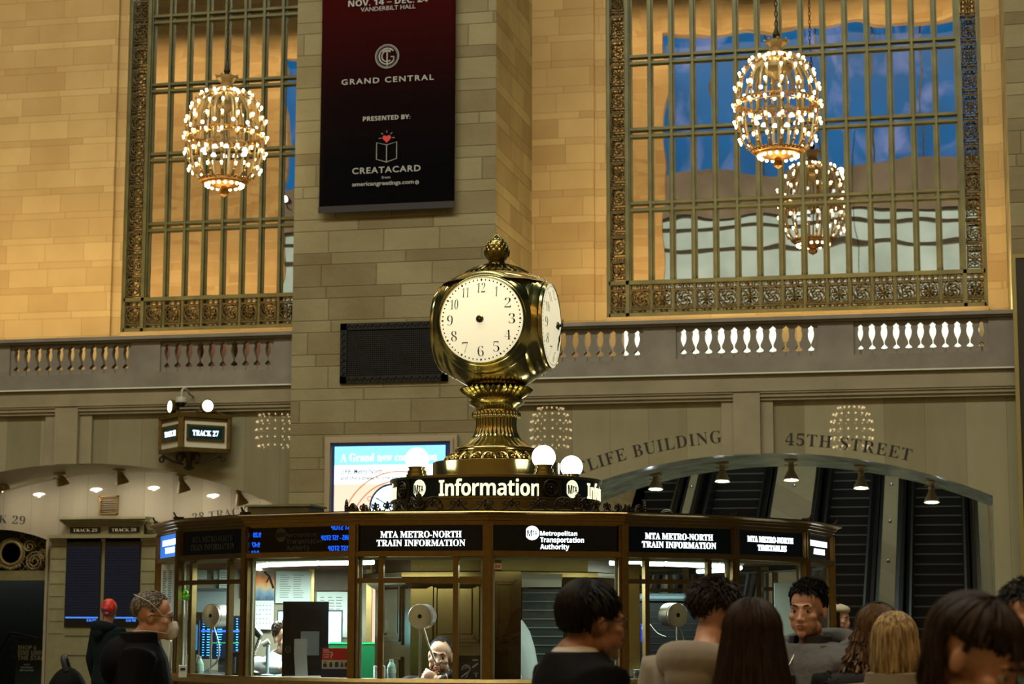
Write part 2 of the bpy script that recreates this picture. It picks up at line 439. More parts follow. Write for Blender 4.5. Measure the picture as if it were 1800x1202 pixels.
def window(n, x0, xi0, pitch, ncol, xi1, x1):
    f = MB()
    root = bpy.data.objects.new('window_%d' % n, None); COL.objects.link(root); root['kind'] = 'structure'
    ow = xi0-x0
    # glass, one pane at a time, none of them quite true
    g = MB(); rnd = random.Random(n)
    zs = [zr[0]-.02]+rows[1:]
    for c in range(ncol):
        xa, xb = xi0+c*pitch, xi0+(c+1)*pitch
        for k in range(len(rows)-1):
            za, zb = rows[k], rows[k+1]
            t1, t2 = rnd.uniform(-.0007, .0007), rnd.uniform(-.0007, .0007)
            q = lambda x, z: (x, YG+t1*(x-xa)*2+t2*(z-za), z)
            g.quad(q(xa, za), q(xb, za), q(xb, zb), q(xa, zb))
    g.quad((x0, YG+.02, ZWB), (x1, YG+.02, ZWB), (x1, YG+.02, rows[0]), (x0, YG+.02, rows[0]))
    for xa, xb in ((x0, xi0), (xi1, x1)):
        if xb-xa > .05: g.quad((xa, YG+.02, rows[0]), (xb, YG+.02, rows[0]), (xb, YG+.02, ZWT), (xa, YG+.02, ZWT))
    obj('glass', g, mirror, root, ang=None)
    # outer frame
    for a, b, c, d in ((x0-.03, x0+.03, ZWB, ZWT), (xi0-.06, xi0, ZWB, ZWT), (x0, x1, ZWB-.02, ZWB+.06), (x0, x1, rows[0]-.07, rows[0]+.0)):
        f.box(a, b, YF-.05, YG, c, d)
    if x1-xi1 > .05:
        f.box(x1-.03, x1+.03, YF-.05, YG, ZWB, ZWT); f.box(xi1, xi1+.06, YF-.05, YG, ZWB, ZWT)
    f.box(x0, x1, YF-.03, YG, ZWB+.12, ZWB+.135)
    obj('frame', f, BRONZE, root)
    for c in range(ncol+1):
        x = xi0+c*pitch
        m = MB().box(x-.055, x+.055, YG-.025, YG, rows[0], ZWT).box(x-.022, x+.022, YF-.0, YG, ZWB+.05, ZWT)
        obj('mullion', m, BRONZE, root)
    for z in rows[1:]:
        m = MB()
        for s in (-1, 1): m.box(xi0, xi1, YF+.015, YG, z+s*.062-.022, z+s*.062+.022); m.box(xi0, xi1, YG-.03, YG, z+s*.062-.04, z+s*.062+.04)
        obj('transom', m, BRONZE, root)
    # ornament
    per = dz/3; sqh = per*.79; sth = per*.2; wd = ow-.1
    protos = [mesh_of('ornament_panel', ornament(k, wd, sqh-.02), BRONZED, 50) for k in (0, 1)]
    pst = mesh_of('ornament_strip', strip(wd, sth), BRONZED, 50)
    wdb = pitch-.05; bh = (rows[0]-ZWB)*.56
    pb = [mesh_of('ornament_panel', ornament(k, wdb, bh), BRONZED, 50) for k in (0, 1)]
    pbs = mesh_of('ornament_strip', strip(wdb, (rows[0]-ZWB)*.2), BRONZED, 50)
    def put(name, me, x, z):
        o = bpy.data.objects.new(name, me); COL.objects.link(o); o.parent = root; o.location = (x, YF, z)
    cols = [x0+(xi0-x0)/2-.015]+([x1-(x1-xi1)/2+.015] if x1-xi1 > .05 else [])
    for x in cols:
        k = 0; z = rows[0]
        while z < ZWT-per*2 and z < zat(1108, -45, YF):
            put('ornament_panel', protos[k % 2], x, z+sqh/2+.01); put('ornament_strip', pst, x, z+sqh+sth/2); z += per; k += 1
    xs = cols[:1]+[xi0+(c+.5)*pitch for c in range(ncol)]+cols[1:]
    for k, x in enumerate(xs):
        first = x in cols
        zc = (rows[0]+ZWB)/2-.01
        put('ornament_panel', pb[k % 2], x, zc)
        put('ornament_strip', pbs, x, rows[0]-.07-(rows[0]-ZWB)*.07); put('ornament_strip', pbs, x, ZWB+.06+(rows[0]-ZWB)*.08)
    return root
# right-hand window
wx0, wxi0, wxi1, wx1 = (xat(p, 300, YF) for p in (1070, 1105.5, 1688, 1727))
window(1, wx0, wxi0, (wxi1-wxi0)/15, 15, wxi1, wx1)
# left-hand window: its right side runs behind the pier
vx0 = xat(227.5, 240, YF); vxi0 = xat(267, 83, YF); vp = (xat(497, 83, YF)-vxi0)/7
vn = int((XPL-vxi0)/vp); vx1 = vxi0+vn*vp
window(2, vx0, vxi0, vp, vn, vx1, vx1)

def bay(name, xa, xb, w0, w1, s0, s1):
    b = MB()
    ze = zat(1071, 562, YW)
    b.box(xa, s0, YW, YW+.8, 4.7, 32)
    if xb-s1 > .02: b.box(s1, xb, YW, YW+.8, 4.7, 32)
    b.box(s0, w0, YW+.08, YW+.8, 4.7, 32)
    if s1-w1 > .01: b.box(w1, s1, YW+.08, YW+.8, 4.7, 32)
    b.box(w0, w1, YW+.02, YW+.8, 4.7, ZWB-.02); b.box(w0, w1, YW+.08, YW+.8, ZWT, 32)
    struct(name, b, STONE)
bay('wall_bay_right', XPR, XR, wx0-.03, wx1+.03, xat(1044, 300, YW), xat(1752, 100, YW))
bay('wall_bay_left', XL, XPL, vx0-.03, vx1+.03, xat(201, 300, YW), XPL)
for nm, a, b in (('right', XPR, XR), ('left', XL, XPL)):
    struct('wall_behind_window_%s' % nm, MB().box(a, b, YG+1.2, YG+1.4, 4.7, 26), backing)

# ---- balcony, parapet and balustrades
zct, zcb = zat(1040, 565.8, YM-.12), zat(1040, 577.5, YM)
zbt, zbb = zat(1040, 578, YM), zat(1040, 635, YM)
zl = zat(1040, 664.5, YM-.06); zfr = zat(1300, 688, YM); zmo0, zmo1 = zat(1300, 692, YM), zat(1300, 703, YM)
prof = [(.0, .100), (.05, .100), (.07, .085), (.10, .07), (.13, .046), (.16, .05), (.2, .058), (.25, .05), (.32, .043), (.4, .045), (.5, .06), (.58, .082),
        (.64, .09), (.69, .088), (.74, .058), (.78, .042), (.825, .044), (.845, .1), (1, .1)]
bal_me = None
GAP = .1985
def balusters(parent, xa, xb, n):
    global bal_me
    if bal_me is None:
        bm_ = MB().prism([(r*.98, (zbt-zbb)*(1-t)) for t, r in prof]+[(-r*.98, (zbt-zbb)*(1-t)) for t, r in prof[::-1]], .12, Matrix.Translation((0,.06,0)) @ Matrix.Rotation(PI/2, 4, 'X'))
        bal_me = mesh_of('baluster', bm_, RAILST, 40)
    p = (xb-xa)/n
    for i in range(n+1):
        x = min(max(xa+i*p, xa+.02), xb-.02)
        o = bpy.data.objects.new('baluster', bal_me); COL.objects.link(o); o.parent = parent; o.location = Vector((x, YM+.1, zbb))-parent.location
def balustrade(label, xa, xb, panels):
    t = thing('balustrade', label, 'balustrade', ((xa+xb)/2, YM, zl))
    h = MB().box(xa, xb, YM-.12, YM+.34, zcb+(zct-zcb)*.35, zct).box(xa, xb, YM-.06, YM+.28, zcb, zcb+(zct-zcb)*.35)
    obj('handrail', h, RAILST, t)
    obj('base_rail', MB().box(xa, xb, YM-.02, YM+.26, zl+.03, zbb), RAILST, t)
    edges = [xa]
    panels = sorted(panels)
    for a, b, n in panels: edges += [a, b]
    edges.append(xb)
    for i in range(0, len(edges), 2):
        if edges[i+1]-edges[i] > .03: obj('pedestal', MB().box(edges[i], edges[i+1], YM, YM+.24, zbb, zcb), RAILST, t)
    for a, b, n in panels: balusters(t, a, b, n)
    return t
px = lambda p: xat(p, 606, YM+.05)
b2, b3 = px(1189), px(1438); pitch_b = (b3-b2)/11
balustrade('grey stone balustrade right of the clock under the blue window', XPR, XR,
           [(px(1131.5)-9*pitch_b, px(1131.5), 9), (b2, b3, 11), (px(1501), px(1738), 11)])
balustrade('grey stone balustrade left of the banner pier', XL, XPL,
           [(px(20.5), px(233), 11), (px(284), px(483), 10), (px(-240), px(-31), 11)])
# ---- marble front below the parapet, with the two big arches
ac_z, as_z = zat(1345, 796, YM+.2), zat(1745, 871, YM+.2)
ARX, ARW = xat(1345, 796, YM+.2), xat(1745, 871, YM+.2)-xat(1345, 796, YM+.2)
ARH = ac_z-as_z; ARR = (ARW**2+ARH**2)/(2*ARH)
ALX, alz = xat(140, 814.5, YM+.2), zat(140, 814.5, YM+.2)
_pt = at(413.5, 859, YM+.2); _dx, _h = _pt.x-ALX, alz-_pt.z; ALR = (_dx**2+_h**2)/(2*_h)
ALW = min(ARW, XPL-ALX-.05)
def arch_z(x, xc, za, rad): return za-rad+math.sqrt(max(rad*rad-(x-xc)**2, 0))
def arch_wall(name, xa, xb, zt, xc, za, rad, hw, y0, y1, m, sname=None, ms=None, thick=None):
    b = MB(); n = 36; s = MB()
    xs = [xc-hw+2*hw*i/n for i in range(n+1)]
    th = thick or .25
    for i in range(n):
        x0, x1 = xs[i], xs[i+1]
        if x1 < xa or x0 > xb: continue
        x0, x1 = max(x0, xa), min(x1, xb)
        z0, z1 = arch_z(x0, xc, za, rad), arch_z(x1, xc, za, rad)
        b.quad((x0, y0, z0), (x1, y0, z1), (x1, y0, zt), (x0, y0, zt))
        s.add([(x0, y0, z0), (x1, y0, z1), (x1, y1, z1), (x0, y1, z0), (x0, y0, z0+.1), (x1, y0, z1+.1), (x1, y1, z1+.1), (x0, y1, z0+.1)],
              [(0,1,2,3), (4,7,6,5), (1,5,6,2), (0,3,7,4), (3,2,6,7)])
    if xc-hw > xa: b.box(xa, xc-hw, y0, y1, 0, zt)
    if xc+hw < xb: b.box(xc+hw, xb, y0, y1, 0, zt)
    struct(name, b, m)
    struct(sname, s, ms)
YA = YM+.2
arch_wall('wall_marble_right', XPR, XR, zfr, ARX, ac_z, ARR, ARW, YA, YA+2.9, MARBLE, 'trim_arch_right', SOFFIT)
arch_wall('wall_marble_left', XL, XPL, zfr, ALX, alz, ALR, ALW, YA, YB, MARBLE, 'trim_arch_left', MOULD)
for nm, a, b, kx0, kx1, kx2, kx3, xc, za, rad in (('right', XPR, XR, 1268, 1290, 1337, 1359, ARX, ac_z, ARR), ('left', XL, XPL, 78, 99, 139, 160, ALX, alz, ALR)):
    e = MB()
    e.box(a, b, YM-.06, YM+.26, zl, zl+.03)                                 # polished ledge
    e.box(a, b, YM, YA+.1, zfr, zl)                                         # frieze
    struct('trim_frieze_%s' % nm, e, MOULD)
    xk = [xat(p, 750, YM+.1) for p in (kx0, kx1, kx2, kx3)]
    md = MB()
    for u, v in ((a, xk[1]), (xk[2], b)):
        md.box(u, v, YM+.02, YA+.05, zfr-.03, zfr); md.box(u, v, YM+.05, YA+.05, zmo0-.05, zfr-.03); md.box(u, v, YM+.09, YA+.05, zmo1, zmo0-.05)
    struct('trim_moulding_%s' % nm, md, MOULD)
    ks = MB()
    zk = lambda x: arch_z(x, xc, za, rad)
    ks.box(xk[1], xk[2], YM+.03, YA+.1, max(zk(xk[1]), zk(xk[2]))-.02, zfr)
    ks.box(xk[0], xk[1], YA-.07, YA+.1, zk(xk[0])-.005, zmo1); ks.box(xk[2], xk[3], YA-.07, YA+.1, zk(xk[3])-.005, zmo1)
    struct('trim_keystone_%s' % nm, ks, MOULD)
    struct('floor_balcony_%s' % nm, MB().box(a, b, YM+.1, YW+.1, zbb-.25, zbb-.05), RAILST)
# narrow polished strip along the ledge, its bright glint put into the pale colour
ledge_m = pbr('pale_ledge_glint', (214,220,206), .25, .0, .8)
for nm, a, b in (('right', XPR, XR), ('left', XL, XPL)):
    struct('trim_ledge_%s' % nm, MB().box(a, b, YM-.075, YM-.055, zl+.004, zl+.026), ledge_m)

# things standing on the balcony, seen between the balusters
disp = emitter('backlit_white_display', (222,238,230), .8)
k = 0
for a, b, lab in ((1098, 1150, 'white backlit display panel on the balcony behind the balusters nearest the clock'),
             (1180, 1372, 'white backlit display panel on the balcony behind the middle balusters'),
             (1418, 1440, 'slim white backlit display panel on the balcony behind the middle balusters'),
             (1480, 1722, 'wide white backlit display panel on the balcony at the right end')):
    x0, x1 = xat(a, 610, YW-.25), xat(b, 610, YW-.25)
    t = thing('backlit_board', lab, 'board', ((x0+x1)/2, YW-.25, zbb-.05))
    obj('light_face', MB().box(x0, x1, YW-.27, YW-.25, zbb+.25, zct+.27), disp, t)
    obj('plinth', MB().box(x0, x1, YW-.33, YW-.15, zbb-.05, zbb+.25), DARK, t)
wood_r = pbr('red_brown_wood', (70,32,18), .5, var=.3)
for a, b, lab in ((262, 352, 'red brown wooden cabinet on the balcony behind the left balusters'), (362, 408, 'narrow red brown wooden cabinet on the balcony behind the balusters'), (420, 500, 'red brown wooden cabinet on the balcony next to the pier')):
    x0, x1 = xat(a, 620, YW-.4), xat(b, 620, YW-.4)
    t = thing('wooden_cabinet', lab, 'cabinet', ((x0+x1)/2, YW-.3, zbb-.05))
    obj('carcass', MB().box(x0, x1, YW-.4, YW-.02, zbb-.05, zct+.2), wood_r, t); obj('top', MB().box(x0-.02, x1+.02, YW-.43, YW-.02, zct+.2, zct+.24), wood_r, t)

# ---- south wall (behind the camera, seen in the window glass)
YV = 2*YG-YS
SX = lambda p, y=200: xat(p, y, YV)
SZ = lambda p, x=1400: zat(x, p, YV)
bz0, bz1, bz2, bz3 = SZ(295), SZ(48), SZ(486), SZ(372)
ax0, ax1, bx0, bx1 = SX(504), SX(790), SX(1168), SX(1716)
s = MB()
for a, b in ((-60, ax0), (ax1, bx0), (bx1, 45)): s.box(a, b, YS-.8, YS, 0, 33)
for a, b in ((ax0, ax1), (bx0, bx1)):
    s.box(a, b, YS-.8, YS, bz1, 33); s.box(a, b, YS-.8, YS, bz3, bz0); s.box(a, b, YS-.8, YS, 0, bz2-1)
struct('wall_south', s, STONE)
for i, (a, b) in enumerate(((ax0, ax1), (bx0, bx1))): struct('trim_south_spandrel_%d' % (i+1), MB().box(a, b, YS-.1, YS+.04, bz3, bz0), pbr('grey_spandrel_stone', (112,112,112), .7, var=.3, vscale=.8))
def blue_glow(name):
    m, nt, b = _new(name); B = NB(nt); ln = nt.links.new
    g = nt.nodes.new('ShaderNodeNewGeometry'); mp = nt.nodes.new('ShaderNodeMapping'); ln(g.outputs['Position'], mp.inputs[0]); mp.inputs['Scale'].default_value = (.5, 1, .35)
    wv = nt.nodes.new('ShaderNodeTexNoise'); wv.inputs['Scale'].default_value = .55; wv.inputs['Detail'].default_value = 6; wv.inputs['Distortion'].default_value = 1.6; ln(mp.outputs[0], wv.inputs['Vector'])
    f = nt.nodes.new('ShaderNodeMapRange'); f.inputs[1].default_value = .50; f.inputs[2].default_value = .66; ln(wv.outputs[0], f.inputs[0])
    n2 = B.noise(g.outputs['Position'], .35, 2)
    base = B.mix(n2, lin((0,72,116)), lin((4,122,190)))
    c = B.mix(f.outputs[0], base, lin((120,138,190)))
    ln(c, b.inputs['Emission Color']); b.inputs['Emission Strength'].default_value = 1.45; b.inputs['Base Color'].default_value = (0,0,0,1); return m
bluem = blue_glow('lit_blue_window_glass')
def white_glow(name):
    m, nt, b = _new(name); B = NB(nt); ln = nt.links.new
    g = nt.nodes.new('ShaderNodeNewGeometry'); sx = nt.nodes.new('ShaderNodeSeparateXYZ'); ln(g.outputs['Position'], sx.inputs[0])
    n2 = B.noise(g.outputs['Position'], .5, 5)
    c = B.mix(n2, lin((104,112,92)), lin((226,236,208))); ln(c, b.inputs['Emission Color']); b.inputs['Emission Strength'].default_value = 1.7; b.inputs['Base Color'].default_value = (0,0,0,1); return m
whitem = white_glow('gallery_wall_glow')
for i, (a, b) in enumerate(((ax0, ax1), (bx0, bx1))):
    r_ = bpy.data.objects.new('window_%d' % (3+i), None); COL.objects.link(r_); r_['kind'] = 'structure'
    obj('glass', MB().box(a, b, YS-.5, YS-.45, bz0, bz1), bluem, r_)
    mu = MB()
    for k in range(1, 6): mu.box(a+(b-a)*k/6-.03, a+(b-a)*k/6+.03, YS-.45, YS-.4, bz0, bz1)
    obj('mullion', mu, BRONZE, r_)
    obj('gallery_glow', MB().box(a, b, YS-.3, YS-.25, bz2-1, bz3), whitem, r_)  # lit gallery wall, its brightness put in as emission
    cr_ = MB()
    for p0, p1 in ((372, 376), (390, 396), (430, 437)): cr_.box(a, b, YS-.25, YS-.05, SZ(p1), SZ(p0))
    obj('cornice', cr_, pbr('dark_cornice', (40,44,38), .7), r_)

# two blue-white spot lamps on the south side, mirrored in the window glass
spotm = emitter('blue_white_spot', (190,214,255), 30.)
for p_, q_, lab in ((1475, 298, 'blue-white spot lamp on the south side, mirrored in the right window'), (507, 351, 'blue-white spot lamp on the south side, mirrored in the left window')):
    c = at(p_, q_, YV-.6); c = Vector((c.x, YS+.6, c.z)); t = thing('spot_lamp', lab, 'lamp', c)
    obj('lens', MB().lathe([(.16,0),(.12,.04),(.001,.06)], 16, (0,0,0), Matrix.Rotation(-PI/2, 3, 'X')), spotm, t, True); obj('can', MB().lathe([(.17,0),(.17,-.35),(.1,-.4)], 16, (0,0,0), Matrix.Rotation(-PI/2, 3, 'X')), DARK, t, True); obj('bracket', MB().tube([(0,-.2,-.17),(0,-.2,-.4),(0,-.62,-.4)], .03, 6), DARK, t, True)
# ================================================================== under the arches
UX, UY, UZ = Vector((1,0,0)), Vector((0,1,0)), Vector((0,0,1))
# inscriptions on the right-hand arch
rt_ = ARR+.27
def arch_text(name, s, xa, xb, xc, za, rad, Y, cap, lift, m, label, group=None):
    """letters set along an arc concentric with the arch"""
    xm = (xa+xb)/2; rr = rad+lift; zc = za-rad
    am = math.asin((xm-xc)/rr)
    c = Vector((xm, Y, zc+rr*math.cos(am)))
    b = MB(); add_text(b, s, (0,0,0), UX, UZ, (xb-xa)/math.cos(am), cap, style='serif', thick=.004, off=-.012, spacing=1.12, bend=rr)
    Mx = Matrix.Translation(c) @ Matrix.Rotation(am, 4, 'Y')
    b.v = [tuple(Mx @ Vector(v)) for v in b.v]
    o = single(name, b, m, label, 'inscription', group, ang=None, loc=c); return o
cap = .195
arch_text('inscription', 'METLIFE BUILDING', xat(965, 790, YA), xat(1266, 772, YA), ARX, ac_z, ARR, YA-.004, cap, .30, ENGR, 'dark METLIFE BUILDING lettering curving over the arch beside the clock')
arch_text('inscription', '45TH STREET', xat(1381, 770, YA), xat(1603, 795, YA), ARX, ac_z, ARR, YA-.004, cap, .22, ENGR, 'dark 45TH STREET lettering curving over the right side of the arch')
# ---- escalators behind the right-hand arch
steel = pbr('brushed_steel', (150,158,152), .3, 1.)
steeld = pbr('dark_escalator_skirt', (22,26,24), .3, .4)
stepm = pbr('escalator_step', (20,21,18), .4, .3)
noserm = pbr('pale_step_edge', (96,98,88), .4, .3)  # step edges paler than the treads
divm = marble('polished_divider_stone', (146,142,114), (122,116,90), .14, .9)
Y0, TI = 34.5, math.radians(30)
vb = MB(); vb.box(ARX-ARW-.3, ARX-ARW, YA+2.9, 52, 0, 14).box(ARX+ARW+.02, ARX+ARW+.3, YA+2.9, 52, 0, 14)
struct('wall_escalator_side', vb, STONE)
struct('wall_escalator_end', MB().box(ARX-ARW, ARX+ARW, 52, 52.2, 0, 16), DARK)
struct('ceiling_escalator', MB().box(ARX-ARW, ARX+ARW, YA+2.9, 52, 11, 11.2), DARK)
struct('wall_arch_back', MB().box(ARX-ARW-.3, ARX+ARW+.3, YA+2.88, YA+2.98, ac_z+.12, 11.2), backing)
def xesc(p, py): return xat(p, py, 40)
esc = [(1102, 1180, 880), (1243, 1334, 870), (1455, 1528, 880), (1606, 1692, 900)]
labs = ['escalator rising behind the arch just right of the clock drum', 'escalator rising under the second bell lamp from the clock', 'escalator rising right of the wide stone divider',
        'rightmost escalator rising under the arch']
rise, run = .2, .2/math.tan(TI)
def slope_box(b, xa, xb, h0, h1, y0=Y0, n=40):
    """a bar lying along the incline, h0..h1 above it"""
    y1 = y0+n*run; z0, z1 = 0, n*rise
    b.add([(x, y, z+h) for y, z in ((y0, z0), (y1, z1)) for h in (h0, h1) for x in (xa, xb)], [(0,1,3,2), (4,6,7,5), (0,2,6,4), (1,5,7,3), (2,3,7,6), (0,4,5,1)])
edges = []
for (a, b_, py), lab in zip(esc, labs):
    xa, xb = xesc(a, py), xesc(b_, py); edges.append((xa, xb))
    t = thing('escalator', lab, 'escalator', ((xa+xb)/2, Y0, 0), group='escalators under the arch')
    for i in range(40):
        s_ = obj('step', MB().box(xa, xb, Y0+i*run, Y0+(i+1)*run+.02, 0 if i < 1 else i*rise-.25, (i+1)*rise), stepm, t)
        obj('step_edge', MB().box(xa+.02, xb-.02, Y0+i*run-.012, Y0+i*run+.045, (i+1)*rise-.022, (i+1)*rise+.004), noserm, s_)
    for sg, x in ((-1, xa), (1, xb)):
        sk = MB(); slope_box(sk, min(x, x+sg*.10), max(x, x+sg*.10), -.3, .62); o = obj('balustrade_panel', sk, steeld, t)
        r1 = MB(); slope_box(r1, x+sg*.02-.02, x+sg*.02+.02, .62, .68); obj('inner_rail', r1, steel, o)
        hr = MB(); pts = [(x+sg*.17, Y0+k*run*2, k*rise*2+.92) for k in range(21)]
        pts = [(x+sg*.17, Y0-.55, .35), (x+sg*.17, Y0-.7, .6), (x+sg*.17, Y0-.5, .9)]+pts
        obj('handrail', hr.tube(pts, [(.025, .04)]*len(pts), 8), BLACK, t)
        ou = MB(); slope_box(ou, min(x+sg*.22, x+sg*.29), max(x+sg*.22, x+sg*.29), -.3, .74); obj('outer_deck', ou, steel, t)
for i in range(3):
    b = MB(); slope_box(b, edges[i][1]+.29, edges[i+1][0]-.29, -.3, .8)
    struct('trim_divider_%d' % (i+1), b, divm)
b = MB(); slope_box(b, edges[3][1]+.29, ARX+ARW+.02, -.3, .8); struct('trim_divider_4', b, divm)
b = MB(); slope_box(b, ARX-ARW, edges[0][0]-.29, -.3, .8); struct('trim_divider_5', b, divm)
area('escalator_fill_light', (ARX, 36.5, 9.5), (ARX, 41, 3), 8, 2, 300, (.97, 1, .90))  # added overhead fill, brightens the steps and dividers
area('soffit_fill_light', (ARX, 34.2, .25), (ARX, 33.6, 4), 8, .3, 80, (.94, 1, .86))  # hidden upward fill, added to lift the arch soffit
# little steel studs on the dividers
stud = mesh_of('stud', MB().lathe([(.035,0),(.03,.04),(.012,.06),(0.001,.062)], 10), steel)
n_ = 0
for i in range(3):
    for k in (9, 13, 17):
        o = bpy.data.objects.new('bollard_stud', stud); COL.objects.link(o); xm = (edges[i][1]+edges[i+1][0])/2
        o.location = (xm, Y0+k*run, k*rise+.8-.005); o.rotation_euler = (0, 0, 0)
        tag(o, 'small steel anti-slide stud on the %s stone divider between escalators, %s' % (('left', 'wide middle', 'right')[i], ('lowest of three', 'middle of three', 'topmost of three')[(9,13,17).index(k)]), 'stud', 'studs on the escalator dividers')

# ---- bell lamps hanging in the arches
lampm = pbr('bell_lamp_bronze', (150,132,88), .45, .3, var=.1)
lit = emitter('lit_lamp_mouth', (216,226,255), 26.)
lit_left = emitter('lit_vault_lamp_mouth', (255,246,226), 60.)
def bell_lamp(label, mouth, zs, tilt_x, tilt_y, lit_m, rad, group):
    """mouth: centre of the mouth; zs: height of the soffit it hangs from"""
    t = thing('bell_lamp', label, 'lamp', (mouth.x, mouth.y, zs), group=group)
    d = zs-mouth.z
    mt = MB().lathe([(.11, 0), (.11, -.03), (.05, -.05), (.035, -.09), (.05, -.12), (.02, -.15), (.02, -(d-.26)), (.05, -(d-.26)-.02), (.05, -(d-.26)-.06), (.02, -(d-.2))], 12)
    for s in (-1, 1): mt.box(s*.06-.05, s*.06+.05, -.012, .012, -.10, -.085)
    obj('mount', mt, lampm, t, True)
    piv = Vector((0, 0, -(d-.22)))
    Mx = Matrix.Translation(piv) @ Matrix.Rotation(tilt_x, 4, 'X') @ Matrix.Rotation(tilt_y, 4, 'Y')
    sh = MB().lathe([(.03, .0), (.05, -.03), (.055, -.06), (.085, -.12), (.115, -.18), (.125, -.225), (.118, -.225), (.075, -.12), (.04, -.06)], 18, M=None, cap=False)
    sh.v = [tuple(Mx @ Vector(v)) for v in sh.v]; obj('shade', sh, lampm, t, True, 50)
    di = MB().lathe([(.116, -.205), (.001, -.20)], 18, cap=True); di.v = [tuple(Mx @ Vector(v)) for v in di.v]; obj('light_disc', di, lit_m, t, True)
    gl = Mx @ Vector((0, 0, -.235)); point('bell_lamp_bulb', (mouth.x+gl.x, mouth.y+gl.y, zs+gl.z), 9 if lit_m is lit_left else 6, (1, .94, .78) if lit_m is lit_left else (.84, .92, 1), .03)
    return t
yl = 32.8
ordr = ['nearest the clock drum', 'second from the clock', 'at the arch crown', 'fourth from the clock', 'rightmost, near the arch end']
for (p, q), o_ in zip(((1153, 862), (1270, 848), (1391, 846), (1514, 860), (1638, 885)), ordr):
    m_ = at(p, q-2, yl); bell_lamp('bronze bell lamp with lit mouth under the escalator arch, '+o_, m_, arch_z(m_.x, ARX, ac_z, ARR), R(-7), 0, lit, .12, 'bell lamps under the escalator arch')
ordl = ['at the left picture edge', 'left of the wall vent', 'right above the wall vent', 'right of the wall vent', 'lowest, above the booth roof']
for (p, q), o_ in zip(((0, 864), (104, 855), (209, 852), (317, 866), (419, 889)), ordl):
    m_ = at(p, q-2, yl); bell_lamp('bronze bell lamp tilted to the marble in the track arch, '+o_, m_, arch_z(m_.x, ALX, alz, ALR), R(16), R(-10), lit_left, .12, 'bell lamps in the track arch')

# ---- the track vault: back wall, gate, departure cabinet
DX0 = xat(83.5, 1000, YB); DXC = xat(-14, 933, YB); DZA = zat(-5, 930, YB); DHW = DX0-DXC
DZS = zat(83.5, 950, YB); dh = DZA-DZS; DR = (DHW**2+dh**2)/(2*dh)
arch_wall('wall_vault_back', XL, XPL, alz+.3, DXC, DZA, DR, DHW, YB, YB+.5, VAULTM, 'trim_gate_arch', MOULD)
OLIVE = pbr('olive_green_paint', (124,121,88), .5, var=.12)
zt1, zt0 = zat(40, 1003, YB+.2), zat(40, 1020, YB+.2)
struct('trim_gate_lintel', MB().box(DXC-DHW, DX0, YB+.1, YB+.35, zt0, zt1), OLIVE)
jb = MB().box(DX0-.03, DX0+.02, YB-.03, YB+.5, 0, DZS); struct('trim_gate_jamb', jb, MOULD)
# pierced iron tympanum
t = thing('iron_tympanum', 'dark iron lunette grille with round medallion and scrolls over the gate', 'grille', (DXC, YB+.2, zt1))
IRON = pbr('gilt_iron', (140,126,82), .5, .4, var=.4, vscale=8)
bk = MB(); n = 20
for i in range(n):
    x0, x1 = DXC-DHW+2*DHW*i/n, DXC-DHW+2*DHW*(i+1)/n
    bk.quad((x0, YB+.3, zt1), (x1, YB+.3, zt1), (x1, YB+.3, arch_z(x1, DXC, DZA, DR)), (x0, YB+.3, arch_z(x0, DXC, DZA, DR)))
obj('backplate', bk, pbr('dark_olive_backplate', (34,32,20), .7), t)
lat = MB()
zc_ = (zt1+DZA)/2-.03
for s in (-1, 1):
    for i in range(-9, 10):
        x = DXC+i*.16; pts = []
        for k in range(12):
            zz = zt1+(DZA-zt1)*k/11; xx = x+s*(zz-zt1)
            if abs(xx-DXC) < DHW and zz < arch_z(xx, DXC, DZA, DR)-.02 and (abs(xx-DXC) > .33): pts.append((xx, YB+.26, zz))
        if len(pts) > 1: lat.tube(pts, .008, 4)
obj('lattice', lat, IRON, t)
XR90 = Matrix.Rotation(PI/2, 3, 'X')
med = MB(); cx_ = xat(20, 960, YB+.2); mz = zat(20, 972, YB+.2)
med.torus((cx_, YB+.2, mz), .215, .03, XR90, 28, 8); med.torus((cx_, YB+.2, mz), .265, .014, XR90, 28, 6)
med.lathe([(.0, 0), (.2, 0.0)], 24, (cx_, YB+.22, mz), XR90); obj('medallion', med, IRON, t)
scr = MB()
for s in (-1, 1):
    for (ox, oz, r0, tn) in ((.47, -.07, .19, 2.6), (.36, .2, .12, 1.8), (.62, .05, .1, 2.)):
        pts = []
        for k in range(26):
            q = k/25*tn*2*PI; rr = r0*(1-.8*k/25); pts.append((cx_+s*(ox+rr*math.cos(q)), YB+.2, mz-.08+oz+rr*math.sin(q)))
        scr.tube(pts, .016, 5)
for k in range(7): scr.sphere((cx_+(k-3)*.06, YB+.18, mz-.29+abs(k-3)*.02), .035, 8, 6)
obj('scrollwork', scr, IRON, t)
# inside the gate
gm = pbr('gate_interior', (34,38,36), .6, var=.2)
struct('wall_gate_passage', MB().box(DXC-DHW-.6, DX0+.6, 41, 41.2, 0, 4).box(DX0+.05, DX0+.25, YB+.5, 41, 0, 4).box(DXC-DHW-.25, DXC-DHW-.05, YB+.5, 41, 0, 4), gm)
struct('ceiling_gate_passage', MB().box(DXC-DHW-.2, DX0+.2, YB+.5, 41, 3.6, 3.8), gm)
for i, (a, b) in enumerate(((36, 70), (0, 14))):
    x0, x1 = xat(a, 1100, 40.9), xat(b, 1100, 40.9); struct('trim_passage_panel_%d' % (i+1), MB().box(x0, x1, 40.9, 41, .3, 2.6), pbr('passage_panel_%d' % i, (70,76,74), .35))
point('passage_light', (DXC, 38.5, 3.2), 40, (.9, 1., .8), .2)
t = thing('steel_railing', 'curved steel railing beyond the track gate', 'railing', (DXC, 37, 0))
